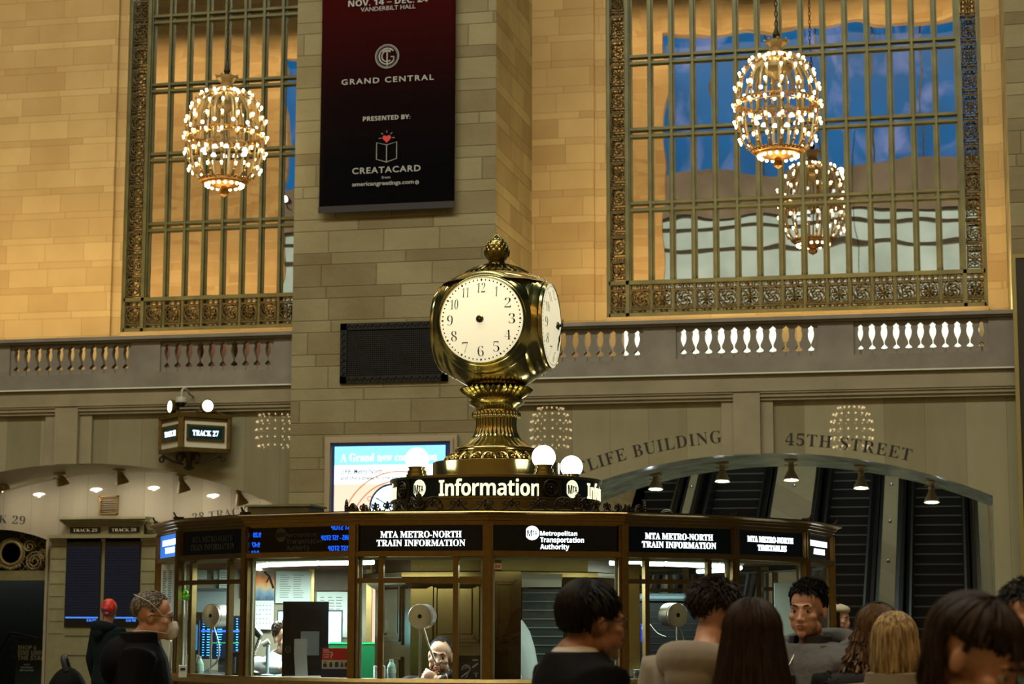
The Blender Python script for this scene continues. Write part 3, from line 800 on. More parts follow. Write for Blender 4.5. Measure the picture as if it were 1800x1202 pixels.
p0, p1 = at(-10, 1108, 37.2), at(78, 1124, 36.4)
rl = MB()
for k in range(5):
    rl.tube([p0-UZ*.16*k, (p0+p1)/2+Vector((0, -.12, .03-.16*k)), p1-UZ*.16*k], .02 if k == 0 else .01, 6)
obj('rails', rl, steel, t)
for q in (.05, .35, .65, .95):
    p = p0.lerp(p1, q); obj('post', MB().box(p.x-.02, p.x+.02, p.y-.02, p.y+.02, 0, p.z), steel, t)
# notice stand in the gateway
a, b = at(34, 1120, 35.6), at(81, 1198, 35.6)
t = thing('notice_stand', 'dark notice stand reading SHOP & DINE UNDER THE STARS inside the gate', 'sign', ((a.x+b.x)/2, 35.6, 0))
obj('panel', MB().box(a.x-.06, b.x+.06, 35.6, 35.85, 0.05, a.z), pbr('dark_green_sign', (24,34,28), .5), t)
obj('foot', MB().box(a.x, b.x, 35.62, 35.83, 0, .05), DARK, t)
cm_ = pbr('grey_sign_lettering', (196,202,190), .6)
lt = MB(); xm = (a.x+b.x)/2; wd = b.x-a.x
for s_, q, h in (('SHOP &', 1138, .085), ('DINE UNDER', 1147, .085), ('THE STARS', 1156, .085)):
    add_text(lt, s_, (a.x+wd*.5-(.12 if s_ == 'SHOP &' else 0), 35.596, zat(58, q, 35.6)), UX, UZ, wd*(.66 if s_ == 'SHOP &' else 1.06), h, style='sansb')
for k, s_ in enumerate(('SCAN', 'FOR OPTIONS', 'AND LOCATION')): add_text(lt, s_, (a.x+wd*.3, 35.596, zat(58, 1168+5*k, 35.6)), UX, UZ, wd*(.2, .42, .5)[k], .03)
obj('lettering', lt, cm_, t, ang=None)
# departure cabinet
yc = YB-.28
t = thing('departure_cabinet', 'olive green departure cabinet with two dark screens for tracks 29 and 28', 'cabinet', (xat(182, 1000, yc), yc, 0))
X = lambda p, q=1000: xat(p, q, yc)
Z = lambda q, p=150: zat(p, q, yc)
body = MB().box(X(88), X(277), yc, YB, 0, Z(946)); obj('body', body, OLIVE, t)
obj('ledge', MB().box(X(84), X(279), yc-.07, YB, Z(946), Z(940)).box(X(86), X(277), yc-.03, YB, Z(952), Z(946)), OLIVE, t)
hd = MB().box(X(115), X(251), yc-.01, YB, Z(940), Z(922)); obj('header', hd, OLIVE, t)
co = MB().box(X(110), X(254), yc-.05, YB, Z(922), Z(918)).box(X(106), X(256), yc-.09, YB, Z(918), Z(913)).box(X(103), X(258), yc-.13, YB, Z(913), Z(909)); obj('cornice', co, OLIVE, t)
ac = MB()
for s_, xx in ((1, X(264)), ):
    pts = [(xx+.09*math.cos(q)*(1-q/14), yc, Z(925)+.09*math.sin(q)*(1-q/14)) for q in [k*.45 for k in range(22)]]
    ac.tube(pts, .03, 6); ac.prism([(-.1,-.13),(.13,-.13),(.1,-.02),(.04,.1),(-.1,.14)], .1, Matrix.Translation((xx, yc+.15, Z(925))) @ Matrix.Rotation(PI/2, 4, 'X'))
obj('scroll_bracket', ac, OLIVE, t)
grv = MB()
for p0_, p1_ in ((89, 114), (250, 276)):
    for k in range(8): grv.box(X(p0_), X(p1_), yc-.006, yc+.01, Z(960+22*k)-.004, Z(960+22*k)+.004)
grv.box(X(118), X(248), yc-.006, yc+.01, Z(1118)-.01, Z(1118)+.01).box(X(118), X(248), yc-.006, yc+.01, Z(1152)-.01, Z(1152)+.01)
obj('panel_grooves', grv, pbr('groove_shade', (62,60,38), .7), t)
scrm = pbr('dark_screen', (12,15,20), .12, emit=(20,27,42), es=.6)
linem = pbr('screen_row', (8,9,12), .3)
blum = emitter('blue_screen_bar', (64,130,240), .9)
for i, (p0_, p1_) in enumerate(((118, 177), (186, 246))):
    s_ = obj('screen_bezel', MB().box(X(p0_-1), X(p1_+1), yc-.03, yc, Z(1102), Z(946.5)), BLACK, t)
    obj('screen', MB().box(X(p0_+1), X(p1_-1), yc-.034, yc-.03, Z(1082), Z(961)), scrm, s_)
    lm = MB()
    for k in range(24): lm.box(X(p0_+2), X(p1_-2), yc-.036, yc-.033, Z(966+4.9*k)-.006, Z(966+4.9*k)+.006)
    obj('screen_rows', lm, linem, s_)
    bb = MB().box(X(p0_+1), X(p1_-1), yc-.037, yc-.033, Z(1086.5), Z(1084)); add_text(bb, '8:36 PM', (X(p1_-12), yc-.036, Z(1090)), UX, UZ, .18, .045, style='sansb')
    obj('time_bar', bb, blum, s_, ang=None)
for p0_, p1_, s_ in ((122, 175, 'TRACK 29'), (190, 244, 'TRACK 28')):
    pl = obj('track_plate', MB().box(X(p0_), X(p1_), yc-.025, yc, Z(936.5), Z(926.5)), BLACK, t)
    text('lettering', s_, ((X(p0_)+X(p1_))/2, yc-.028, Z(931.5)), UX, UZ, (X(p1_)-X(p0_))*.8, .06, pbr('pale_plate_letters', (236,232,212), .5), pl, style='serif', off=-.01)
# little brass vent above the cabinet
a, b = at(175, 871, YB-.02), at(207, 904, YB-.02)
t = thing('wall_vent', 'small square brown vent grille on the vault wall above the cabinet', 'vent', ((a.x+b.x)/2, YB, (a.z+b.z)/2))
fr = MB(); f_ = .03
for q in ((a.x, b.x, a.z-f_, a.z), (a.x, b.x, b.z, b.z+f_), (a.x, a.x+f_, b.z, a.z), (b.x-f_, b.x, b.z, a.z)): fr.box(q[0], q[1], YB-.03, YB+.02, q[2], q[3])
obj('frame', fr, pbr('vent_brass', (130,100,46), .4, .6), t)
gr = MB()
for k in range(9): zz = b.z+(a.z-b.z)*(k+.5)/9; gr.box(a.x+.02, b.x-.02, YB-.02, YB+.01, zz-.008, zz+.008)
obj('grille', gr, pbr('vent_brown', (84,64,32), .5, .4), t)
# inscriptions on the vault wall
for s_, xa_, xb_, q0, lab, tilt in (('TRACK 29', -62, 44, 911, 'dark TRACK 29 lettering on the vault marble at the left edge', R(4)), ('28 TRACK', 338, 436, 903, 'dark 28 TRACK lettering on the vault marble behind the booth roof', R(-7))):
    c = at((xa_+xb_)/2, q0, YB-.004); b = MB(); add_text(b, s_, (0,0,0), UX, UZ, xat(xb_, q0, YB)-xat(xa_, q0, YB), .155, style='serif', off=-.012, spacing=1.1)
    Mx = Matrix.Translation(c) @ Matrix.Rotation(tilt, 4, 'Y'); b.v = [tuple(Mx @ Vector(v)) for v in b.v]
    single('inscription', b, ENGR, lab, 'inscription', ang=None, loc=c)
# ---- track sign: a box set cornerwise on the keystone
sw_ = .86; yc2 = YM-.02
pc = at(318, 772, yc2-sw_*.7071)
t = thing('track_sign', 'pointed track sign box with lit TRACK 28 and TRACK 27 panels on the marble', 'sign', (pc.x, yc2, pc.z))
zsT, zsB = zat(318, 732, pc.y)-pc.z, zat(318, 786, pc.y)-pc.z
GILT = pbr('gilt_bronze', (112,92,42), .4, .6, var=.3)
CREAMP = pbr('cream_sign_paint', (226,222,198), .5)
h = sw_*.7071
tri = lambda e: [(-h-e, 0), (0, -h-e*1.2), (h+e, 0), (h*.4, .25), (-h*.4, .25)]
obj('box', MB().prism(tri(0), zsT-zsB, Matrix.Translation((0,0,zsB))), CREAMP, t, True)
cr_ = MB().prism(tri(.05), .075, Matrix.Translation((0,0,zsT))).prism(tri(.02), .05, Matrix.Translation((0,0,zsT-.05))).prism(tri(.035), .07, Matrix.Translation((0,0,zsB-.06)))
cr_.box(-.045, .045, -h-.025, -h+.06, zsB, zsT)
for s in (-1, 1): cr_.box(s*h-.03, s*h+.03, -.04, .03, zsB, zsT)
obj('frame', cr_, GILT, t, True)
for s, tx in ((-1, 'TRACK 28'), (1, 'TRACK 27')):
    u = Vector((s*-1, -1, 0)).normalized() if s < 0 else Vector((1, 1, 0)).normalized()
    u = Vector((.7071, -.7071, 0)) if s < 0 else Vector((.7071, .7071, 0))
    nrm = u.cross(UZ); c = Vector((s*h/2, -h/2, (zsT+zsB)/2))
    Mx = Matrix((( u.x, nrm.x*-1, 0, c.x), (u.y, nrm.y*-1, 0, c.y), (0, 0, 1, c.z), (0, 0, 0, 1)))
    fr = MB(); a_, b_ = .335, .135
    for q in ((-a_, a_, b_-.035, b_), (-a_, a_, -b_, -b_+.035), (-a_, -a_+.035, -b_, b_), (a_-.035, a_, -b_, b_)): fr.box(q[0], q[1], -.03, .01, q[2], q[3], Mx)
    p_ = obj('sign_frame', fr, GILT, t, True)
    pn = MB().box(-a_+.03, a_-.03, -.012, .01, -b_+.03, b_-.03, Mx); obj('sign_panel', pn, pbr('teal_black_panel', (6,26,26), .3, emit=(8,44,44), es=.5), p_, True)
    text('lettering', tx, Mx @ Vector((0, -.014, 0)), u, UZ, .46, .095, WHITEL, p_, True, style='serif')
    # flood lamp over the face
    lp = MB(); lc = Mx @ Vector((.02 if s > 0 else -.0, -.02, zsT-c.z+.20)); Ml = Matrix.Translation(lc) @ Mx.to_3x3().to_4x4() @ Matrix.Rotation(PI/2, 4, 'X')
    lp.lathe([(.06, -.14), (.115, -.06), (.12, 0), (.10, .01)], 20, M=None); lp.v = [tuple(Ml @ Vector(v)) for v in lp.v]
    q_ = obj('flood_lamp', lp, GILT, t, True)
    ld = MB().lathe([(.098, .012), (.001, .014)], 20); ld.v = [tuple(Ml @ Vector(v)) for v in ld.v]; obj('lamp_lens', ld, emitter('flood_lens', (246,250,226), 3.), q_, True)
    yk = MB(); yk.tube([lc+Vector((0,.06,-.02)), lc+Vector((-.0,.1,-.14)), lc+Vector((-s*.04,.12,-.2))], .015, 6); obj('lamp_bracket', yk, GILT, q_, True)
cb = MB()
cb.tube([(0, -.1, zsT+.03), (0, -.1, zsT+.3)], .012, 6)
obj('cresting', MB().tube([(-h*.8, -.1, zsT+.08), (-h*.5, -.25, zsT+.18), (-h*.2, -.4, zsT+.1)], .015, 6).tube([(h*.3, -.4, zsT+.1), (h*.5, -.3, zsT+.2), (h*.75, -.15, zsT+.1), (h*.95, -.05, zsT+.06)], .018, 6), GILT, t, True)
sb = MB()
for s in (-1, 1):
    pts = [(s*(h*.88-.06*math.cos(q)*(1-q/12)), -.1, zsB-.16+.06*math.sin(q)*(1-q/12)) for q in [k*.5 for k in range(16)]]; sb.tube(pts, .02, 6)
    sb.tube([(s*h*.85, -.12, zsB-.08), (s*h*.5, -.2, zsB-.2), (s*.1, -.25, zsB-.25)], .018, 6)
    pts = [(s*(.14-.09*math.cos(q)*(1-q/11)), -.28, zsB-.15+.09*math.sin(q)*(1-q/11)) for q in [k*.5 for k in range(16)]]; sb.tube(pts, .025, 6)
sb.lathe([(.02, -.36), (.08, -.33), (.1, -.31), (.05, -.27), (.06, -.18), (.1, -.08), (.12, -.06)], 10, (0, -.22, zsB))
obj('scroll_bracket', sb, pbr('dark_bracket', (52,44,22), .5, .5), t, True)
# security camera on its gooseneck
pcam = at(319, 703, yc2-.35)
t = thing('security_camera', 'white bell-shaped security camera on a gooseneck above the track sign', 'camera', (pcam.x, pcam.y, pcam.z))
WHITEP = pbr('white_plastic', (176,174,160), .4)
obj('housing', MB().lathe([(.03,.05),(.09,.045),(.1,.02),(.1,-.04),(.085,-.05)], 18), WHITEP, t, True)
obj('lens', MB().sphere((0,0,-.05), .07, 14, 10), BLACK, t, True)
obj('gooseneck', MB().tube([(0,0,.05),(0,0,.14),(.01,0.02,.19),(.04,.06,.2),(.06,.1,.17),(.06,.2,.12),(.06,.37,.1)], .018, 8), WHITEP, t, True)

# ================================================================== on the pier
# vent grille
a, b = at(599, 571, YP-.03), at(787, 668, YP-.03)
t = thing('vent_grille', 'large dark rectangular vent grille on the pier behind the clock', 'vent', ((a.x+b.x)/2, YP, (a.z+b.z)/2))
VENT = pbr('dark_iron_vent', (26,30,24), .5, .4, var=.3)
fr = MB(); f_ = .11; zb_, za_ = zat(599, 674, YP-.03), zat(599, 569, YP-.03)
for q in ((a.x, b.x, za_-f_, za_), (a.x, b.x, zb_, zb_+f_), (a.x, a.x+f_, zb_, za_), (b.x-f_, b.x, zb_, za_)): fr.box(q[0], q[1], YP-.05, YP, q[2], q[3])
wv = MB()
for zz in (za_-f_/2, zb_+f_/2):
    n = 12
    for k in range(n):
        x = a.x+f_+(b.x-a.x-2*f_)*(k+.5)/n; wv.tube([(x-.06, YP-.055, zz-.03), (x-.02, YP-.06, zz+.03), (x+.03, YP-.055, zz-.02), (x+.06, YP-.055, zz+.02)], .009, 4)
for xx in (a.x+f_/2, b.x-f_/2):
    for k in range(7):
        z = zb_+f_+(za_-zb_-2*f_)*(k+.5)/7; wv.tube([(xx-.03, YP-.055, z-.05), (xx+.03, YP-.06, z), (xx-.03, YP-.055, z+.05)], .009, 4)
q_ = obj('frame', fr, VENT, t); obj('frame_ornament', wv, VENT, q_)
gr = MB(); gr.box(a.x+f_, b.x-f_, YP-.012, YP, zb_+f_, za_-f_)
obj('backing', gr, pbr('vent_black', (7,8,7), .8), t)
me_ = MB()
n = 46
for k in range(n+1): x = a.x+f_+(b.x-a.x-2*f_)*k/n; me_.box(x-.006, x+.006, YP-.026, YP-.01, zb_+f_, za_-f_)
for k in range(24): z = zb_+f_+(za_-zb_-2*f_)*k/23; me_.box(a.x+f_, b.x-f_, YP-.03, YP-.012, z-.006, z+.006)
obj('mesh', me_, VENT, t)

# banner
yb = YP-.16
zb0 = zat(560.5, 373, yb)
bx0_, bx1_ = xat(561.5, 300, yb), xat(799, 300, yb)
zt_ = zat(680, -60, yb)
t = thing('banner', 'long dark red to black hanging banner with white crest and lettering on the pier', 'banner', ((bx0_+bx1_)/2, yb, zb0))
bm_ = MB(); nx, nz = 24, 40
vs = []
for j in range(nz+1):
    for i in range(nx+1):
        u, v = i/nx, j/nz; d = .012*math.sin(u*19+v*3)*(.3+v)+.02*abs(u-.5)**2
        vs.append((bx0_+(bx1_-bx0_)*u, yb+d, zb0+(zt_-zb0)*v))
bm_.add(vs, [(j*(nx+1)+i, j*(nx+1)+i+1, (j+1)*(nx+1)+i+1, (j+1)*(nx+1)+i) for j in range(nz) for i in range(nx)])
bmat = ramp_z('banner_print', [(0, (5,6,7)), (1, (56,9,8)), (.25, (7,6,7)), (.55, (20,7,7)), (.85, (46,8,8))], .8, zb0, zat(680, 10, yb))
o = obj('cloth', bm_, bmat, t)
sol = o.modifiers.new('thickness', 'SOLIDIFY'); sol.thickness = .004
obj('bottom_bar', MB().box(bx0_-.005, bx1_+.005, yb-.014, yb+.016, zb0-.02, zb0+.09), pbr('banner_bar', (26,27,32), .35), t)
obj('hanger', MB().tube([(bx0_+.02, yb+.01, zt_), (bx1_-.02, yb+.01, zt_)], .025, 8), steel, t)
PRINT = pbr('grey_white_print', (172,172,168), .6)
yt = yb-.02
BX = lambda p, q: xat(p, q, yt)
def btext(s, x0, x1, q, hp, style='sansb', off=0., spacing=1.):
    c = at((x0+x1)/2, q, yt); text('lettering', s, c, UX, UZ, BX(x1, q)-BX(x0, q), hp*.00905, PRINT, t, style=style, off=off, spacing=spacing)
btext('NOV. 14 – DEC. 24', 612, 752, 2, 12); btext('VANDERBILT HALL', 634, 730, 14, 8, 'sans')
btext('GRAND CENTRAL', 600, 762, 140, 10.5, 'sans', .012, 1.25)
btext('PRESENTED BY:', 638, 721, 207, 8.5); btext('CREATACARD', 619, 739, 298, 11.5, 'sans', .012, 1.15)
btext('from', 671, 686, 311.5, 5, 'sans'); btext('americangreetings.com', 619, 727, 323, 9.5, 'sans', .01)
c = at(680.5, 99, yt); s_ = .00905
lg = MB(); lg.torus(c, 22*s_, .9*s_, XR90, 36, 5); lg.torus(c, 19.5*s_, .45*s_, XR90, 36, 4)
arc = lambda r, a0, a1, w_, dx=0, dz=0: lg.tube([(c.x+dx*s_+r*s_*math.cos(R(q)), yt, c.z+dz*s_+r*s_*math.sin(R(q))) for q in [a0+(a1-a0)*k/20 for k in range(21)]], (w_*s_), 5)
arc(15, 40, 325, 1.5); arc(10, 50, 310, 1.3); 
lg.tube([(c.x, yt, c.z+11*s_), (c.x, yt, c.z-19*s_)], 1.3*s_, 5); lg.tube([(c.x-9*s_, yt, c.z+9*s_), (c.x-5*s_, yt, c.z+12*s_), (c.x+5*s_, yt, c.z+11*s_), (c.x+10*s_, yt, c.z+13*s_)], 1.2*s_, 5)
lg.tube([(c.x+7*s_, yt, c.z-1*s_), (c.x+13*s_, yt, c.z-1*s_), (c.x+12.5*s_, yt, c.z-8*s_)], 1.2*s_, 5)
obj('crest', lg, PRINT, t)
c = at(679.5, 266, yt); bk = MB()
P_ = lambda x, z: (c.x+x*s_, yt, c.z+z*s_)
for pl in ([P_(0,12), P_(0,-20)], [P_(0,12), P_(-19,17), P_(-19,-14), P_(0,-20)], [P_(0,12), P_(19,17), P_(19,-14), P_(0,-20)]): bk.tube(pl, .75*s_, 5)
for q in (0, 45, 90, 135, 180): bk.tube([(c.x+10*s_*math.cos(R(q)), yt, c.z+(25+10*math.sin(R(q)))*s_), (c.x+15*s_*math.cos(R(q)), yt, c.z+(25+14*math.sin(R(q)))*s_)], .6*s_, 5)
obj('book_emblem', bk, PRINT, t)
ht = [(16*math.sin(q)**3*.5, (13*math.cos(q)-5*math.cos(2*q)-2*math.cos(3*q)-math.cos(4*q))*.5) for q in [2*PI*k/28 for k in range(28)]]
obj('heart', MB().prism([(x*s_, z*s_) for x, z in ht], .006, Matrix.Translation((c.x, yt+.006, c.z+24*s_)) @ Matrix.Rotation(PI/2, 4, 'X')), pbr('red_print', (214,50,50), .6), t)
c = at(733, 320.5, yt); rs = MB(); rs.torus(c, 3.2*s_, .7*s_, XR90, 14, 4)
for k in range(4): rs.torus((c.x+1.6*s_*math.cos(k*PI/2), yt, c.z+1.6*s_*math.sin(k*PI/2)), 1.3*s_, .5*s_, XR90, 8, 4)
obj('rose_mark', rs, PRINT, t)

# lit advertising screen
ya = YP-.12
zt_ = zat(571, 768, ya); xa_, xb_ = xat(571, 800, ya), xat(803, 800, ya); zb_ = .7
t = thing('advertising_screen', 'lit advertising screen with blue band and clock picture in a bronze frame on the pier', 'screen', ((xa_+xb_)/2, YP, zb_))
fr = MB()
for k, (e0, e1, d) in enumerate(((0, .055, .04), (.055, .10, .09), (.1, .13, .02))):
    y0_ = ya+.04-d
    fr.box(xa_+e0, xb_-e0, y0_, YP, zt_-e1, zt_-e0).box(xa_+e0, xb_-e0, y0_, YP, zb_+e0, zb_+e1).box(xa_+e0, xa_+e1, y0_, YP, zb_+e1, zt_-e1).box(xb_-e1, xb_-e0, y0_, YP, zb_+e1, zt_-e1)
obj('frame', fr, pbr('screen_frame_bronze', (176,164,136), .4, .35), t)
ZA = lambda q: zat(600, q, ya)
x0_, x1_ = xat(588.5, 810, ya), xat(783, 810, ya)
bz = obj('bezel', MB().box(xa_+.12, xb_-.12, ya-.005, YP, zb_+.12, zt_-.12), emitter('deep_blue_bezel', (6,30,70), .8), t)
obj('blue_band', MB().box(x0_, x1_, ya-.012, ya-.004, ZA(818), ZA(785)), emitter('sky_blue_band', (126,208,244), 1.35), t)
obj('white_band', MB().box(x0_, x1_, ya-.012, ya-.004, ZA(851), ZA(818)), emitter('white_band', (250,253,252), 1.7), t)
pic = obj('picture', MB().box(x0_, x1_, ya-.012, ya-.004, zb_+.14, ZA(851)), emitter('beige_picture', (236,206,186), 1.0), t)
text('headline', 'A Grand new connection', at(683, 803, ya-.016), UX, UZ, xat(768, 803, ya)-xat(599, 803, ya), .125, emitter('headline_white', (255,255,255), 1.8), t, style='serif', off=-.018)
dk = emitter('teal_text', (16,74,110), .5)
text('copy', 'LIRR, Metro-North,', at(637, 829, ya-.016), UX, UZ, xat(674, 829, ya)-xat(599, 829, ya), .09, dk, t, off=.01)
text('copy', 'and the subway in one place.', at(654, 840.5, ya-.016), UX, UZ, xat(710, 840, ya)-xat(599, 840, ya), .085, dk, t, off=.01)
ar = MB(); cc = at(700, 905, ya-.016)
for r_ in (.62, .8, .95): ar.torus((cc.x, ya-.013, cc.z-.25), r_, .012, XR90, 30, 4, R(20), R(160))
for k in range(9): q = R(35+14*k); ar.torus((cc.x+.71*math.cos(q), ya-.013, cc.z-.25+.71*math.sin(q)), .035, .008, XR90, 10, 4)
obj('picture_arches', ar, emitter('brown_arches', (190,140,108), .8), pic)
ck = MB().lathe([(.001, 0), (.36, 0)], 32, (xat(690, 890, ya), ya-.016, zat(690, 892, ya)), XR90); obj('picture_clock_dial', ck, emitter('picture_dial', (214,238,252), 1.5), pic)
kk = MB().torus((xat(690, 890, ya), ya-.016, zat(690, 892, ya)), .37, .02, XR90, 32, 5); c_ = Vector((xat(690, 890, ya), ya-.018, zat(690, 892, ya)))
kk.tube([c_, c_+Vector((-.28,0,.16))], .012, 4).tube([c_, c_+Vector((.12,0,.2))], .016, 4); obj('picture_clock_hands', kk, emitter('picture_dark', (30,50,70), .4), pic)
# dark bronze frame on the right-hand pier
t = thing('bronze_pilaster_frame', 'tall dark bronze frame on the right-hand pier at the picture edge', 'frame', (xat(1800, 700, YP-.15), YP, 0))
a0 = xat(1785.5, 700, YP-.15); zt_ = zat(1785, 447, YP-.15)
obj('frame', MB().box(a0, a0+.06, YP-.17, YP, 0, zt_).box(a0+.06, a0+2.4, YP-.17, YP, zt_-.06, zt_), pbr('pale_bronze_edge', (150,138,84), .4, .4), t)  # paler bronze along the frame edge
obj('panel', MB().box(a0+.06, a0+2.4, YP-.15, YP, 0, zt_-.06), pbr('dark_green_panel', (40,38,16), .5, .2), t)

# ================================================================== chandeliers
GOLD = pbr('gilded_metal', (184,142,84), .38, 1., var=.35, vscale=16.)
GOLDP = pbr('pale_gilt', (176,156,112), .4, .6)
BULB = emitter('lit_bulb', (255,226,170), 22.)
FROST = emitter('frosted_cup', (236,246,240), 1.6)
CHAIN = pbr('dark_chain', (60,54,40), .4, .8)
RIB = [(.17,.83),(.34,.77),(.49,.62),(.60,.36),(.635,.05),(.615,-.26),(.54,-.53),(.43,-.68),(.36,-.74)]
def rib_at(z):
    for (r0, z0), (r1, z1) in zip(RIB, RIB[1:]):
        if z1 <= z <= z0: q = (z0-z)/(z0-z1); return r0+(r1-r0)*q
    return .3
def smooth(pts, n=4):
    out = []
    for i in range(len(pts)-1):
        p0, p1, p2, p3 = pts[max(i-1, 0)], pts[i], pts[i+1], pts[min(i+2, len(pts)-1)]
        for k in range(n):
            t_ = k/n; out.append(tuple(.5*((2*p1[j])+(p2[j]-p0[j])*t_+(2*p0[j]-5*p1[j]+4*p2[j]-p3[j])*t_*t_+(-p0[j]+3*p1[j]-3*p2[j]+p3[j])*t_**3) for j in range(len(p1))))
    out.append(tuple(pts[-1])); return out
def chandelier(label, loc, rz, detail=True, chain=4.):
    t = thing('chandelier', label, 'chandelier', loc, rz, 'melon shaped chandeliers')
    curve = smooth(RIB, 3)
    b1 = mesh_of('rib', MB().tube([(r, 0, z) for r, z in curve], [(.012, .026)]*len(curve), 5), GOLDP)
    for i in range(16):
        o = bpy.data.objects.new('rib', b1); COL.objects.link(o); o.parent = t; o.rotation_euler = (0,0,2*PI*i/16)
        if detail and i == 0:
            orn = MB()
            for z in (.62, .5, .36, .2, -.05, -.2, -.36, -.5, -.62):
                orn.sphere((rib_at(z)+.02, 0, z), .03, 6, 5, (.6, .8, 1.3))
            orm = mesh_of('rib_ornament', orn, GOLD)
        if detail:
            q = bpy.data.objects.new('rib_ornament', orm); COL.objects.link(q); q.parent = o
    zb = [.74, .53, .30, .02, -.25, -.53]
    bm1 = mesh_of('bulb', MB().sphere((0,0,0), .022, 8, 6).lathe([(.012, -.04), (.014, -.015)], 6), BULB)
    rnd = random.Random(3)
    if detail:
        for i in range(16):
            a = 2*PI*i/16
            for z in zb:
                r = rib_at(z)+.055
                o = bpy.data.objects.new('bulb', bm1); COL.objects.link(o); o.parent = t; o.location = (r*math.cos(a), r*math.sin(a), z)
    else:
        bb = MB()
        for i in range(16):
            a = 2*PI*i/16
            for z in zb: r = rib_at(z)+.055; bb.sphere((r*math.cos(a), r*math.sin(a), z), .026, 6, 4)
        obj('bulbs', bb, BULB, t, True)
    if detail:
        rb = mesh_of('ring_bulb', MB().sphere((0,0,0), .025, 8, 6), BULB)
        for n_, r_, z_ in ((18, .30, -.80), (10, .2, .80)):
            for i in range(n_):
                a = 2*PI*i/n_; o = bpy.data.objects.new('ring_bulb', rb); COL.objects.link(o); o.parent = t; o.location = (r_*math.cos(a), r_*math.sin(a), z_)
    obj('top_ring', MB().torus((0,0,.83), .18, .03, None, 24, 6), GOLD, t, True)
    rg = MB().torus((0,0,-.72), .37, .03, None, 32, 6).torus((0,0,-.76), .33, .022, None, 32, 6)
    for i in range(32):
        a = 2*PI*i/32; rg.sphere((.4*math.cos(a), .4*math.sin(a), -.70), .03, 6, 4)
    obj('bottom_ring', rg, GOLD, t, True)
    eq = MB().torus((0,0,.08), .62, .015, None, 40, 6).torus((0,0,-.0), .62, .012, None, 40, 6)
    for i in range(48):
        a = 2*PI*i/48; eq.sphere((.635*math.cos(a), .635*math.sin(a), .045), .032, 6, 4)
    obj('equator_band', eq, GOLD, t, True)
    obj('finial', MB().lathe([(.3,-.78),(.2,-.82),(.1,-.84),(.06,-.87),(.085,-.9),(.07,-.95),(.02,-.98),(.001,-.99)], 16), GOLD, t, True)
    cr = MB().lathe([(.11,.84),(.13,.87),(.09,.93),(.12,.96),(.17,1.0),(.18,1.04),(.15,1.05),(.05,1.06)], 20)
    for i in range(8): a = 2*PI*i/8; cr.sphere((.185*math.cos(a), .185*math.sin(a), 1.05), .022, 6, 4)
    obj('crown', cr, GOLDP, t, True)
    obj('stem', MB().lathe([(.05,1.05),(.045,1.1),(.06,1.14),(.04,1.2),(.025,1.24),(.02,1.3)], 10), CHAIN, t, True)
    ch = MB(); z = 1.27; k = 0
    while z < 1.27+chain:
        pts = [(.022*math.sin(q), 0, z+.05-.05*math.cos(q)) for q in [2*PI*j/10 for j in range(11)]]
        if k % 2: pts = [(0, p[0], p[2]) for p in pts]
        ch.tube(pts, .008, 4, cap=False); z += .082; k += 1
    obj('chain', ch, CHAIN, t, True)
    # inner bell and its hanging cups
    inn = MB().lathe([(.1,.8),(.2,.72),(.24,.6),(.22,.55),(.15,.5),(.06,.46),(.02,.42)], 20, cap=False)
    obj('inner_bell', inn, GOLDP, t, True)
    arms = MB(); cups = []
    for i in range(8):
        a = 2*PI*i/8; arms.tube([(.15*math.cos(a), .15*math.sin(a), .72), (.32*math.cos(a), .32*math.sin(a), .62), (.40*math.cos(a), .40*math.sin(a), .42), (.40*math.cos(a), .40*math.sin(a), .26)], [.03,.03,.025,.02], 6)
        cups.append((mesh_of('frosted_cup', MB().sphere((0,0,0), .035, 8, 6), FROST) if i == 0 else cups[-1][0], (.40*math.cos(a), .40*math.sin(a), .235)))
    for i in range(12):
        a = 2*PI*i/12; cups.append((mesh_of('frosted_cup', MB().lathe([(.02, .06), (.045, .03), (.05, 0), (.001, -.005)], 8), FROST) if i == 0 else cups[-1][0], (.36*math.cos(a), .36*math.sin(a), -.24))); arms.tube([(.36*math.cos(a), .36*math.sin(a), -.18), (.36*math.cos(a), .36*math.sin(a), -.08), (.25*math.cos(a), .25*math.sin(a), -.02), (0,0,-.02)], .01, 4)
    arms.tube([(0,0,.5),(0,0,-.78)], .012, 6)
    obj('inner_arms', arms, GOLDP, t, True); 
    for me_, l_ in (cups if detail else []): o = bpy.data.objects.new('frosted_cup', me_); COL.objects.link(o); o.parent = t; o.location = l_
    return t
YC = 30.3
cR = at(1366.5, 187, YC); cL = at(396.5, 243, YC)
chandelier('lit melon-shaped chandelier in front of the blue window on the right', cR, .2)
chandelier('lit melon-shaped chandelier left of the red banner', cL, -.12)
# their fellows along the south side, seen only in the polished marble
for p, lab in ((485, 'south side chandelier, mirrored in the marble left of the pier'), (968, 'south side chandelier, mirrored in the marble beside the clock stem'), (1497, 'south side chandelier, mirrored in the marble over 45TH STREET')):
    yv = 2*YA-(-2.0); q = at(p, 757, yv); c = Vector((q.x, -2.0, q.z)); chandelier(lab, c, .1, False, 10.)
# ================================================================== the clock
CB = Vector((-3.263, 14.0, 0)); UC = Vector((-CB.x, -CB.y, 0)).normalized(); D0 = math.atan2(-CB.y, -CB.x)
def zc(py, r=0., px=872):
    """height of the pixel row on the side of the booth axis turned to the camera, r metres out"""
    P = CB+UC*r; d = ray(px, py); return EYE+d.z*(P.length/math.hypot(d.x, d.y))
S = (W2C @ CB).z/FPX                                   # metres per pixel at the axis
CZ = zc(576)
clk = thing('clock', 'four-faced brass ball clock with lit dials on top of the information booth', 'clock', (CB.x, CB.y, zc(834, .457)), R(-2))
o0 = clk.location.z
def L_(z): return z-o0
zb = L_(CZ)
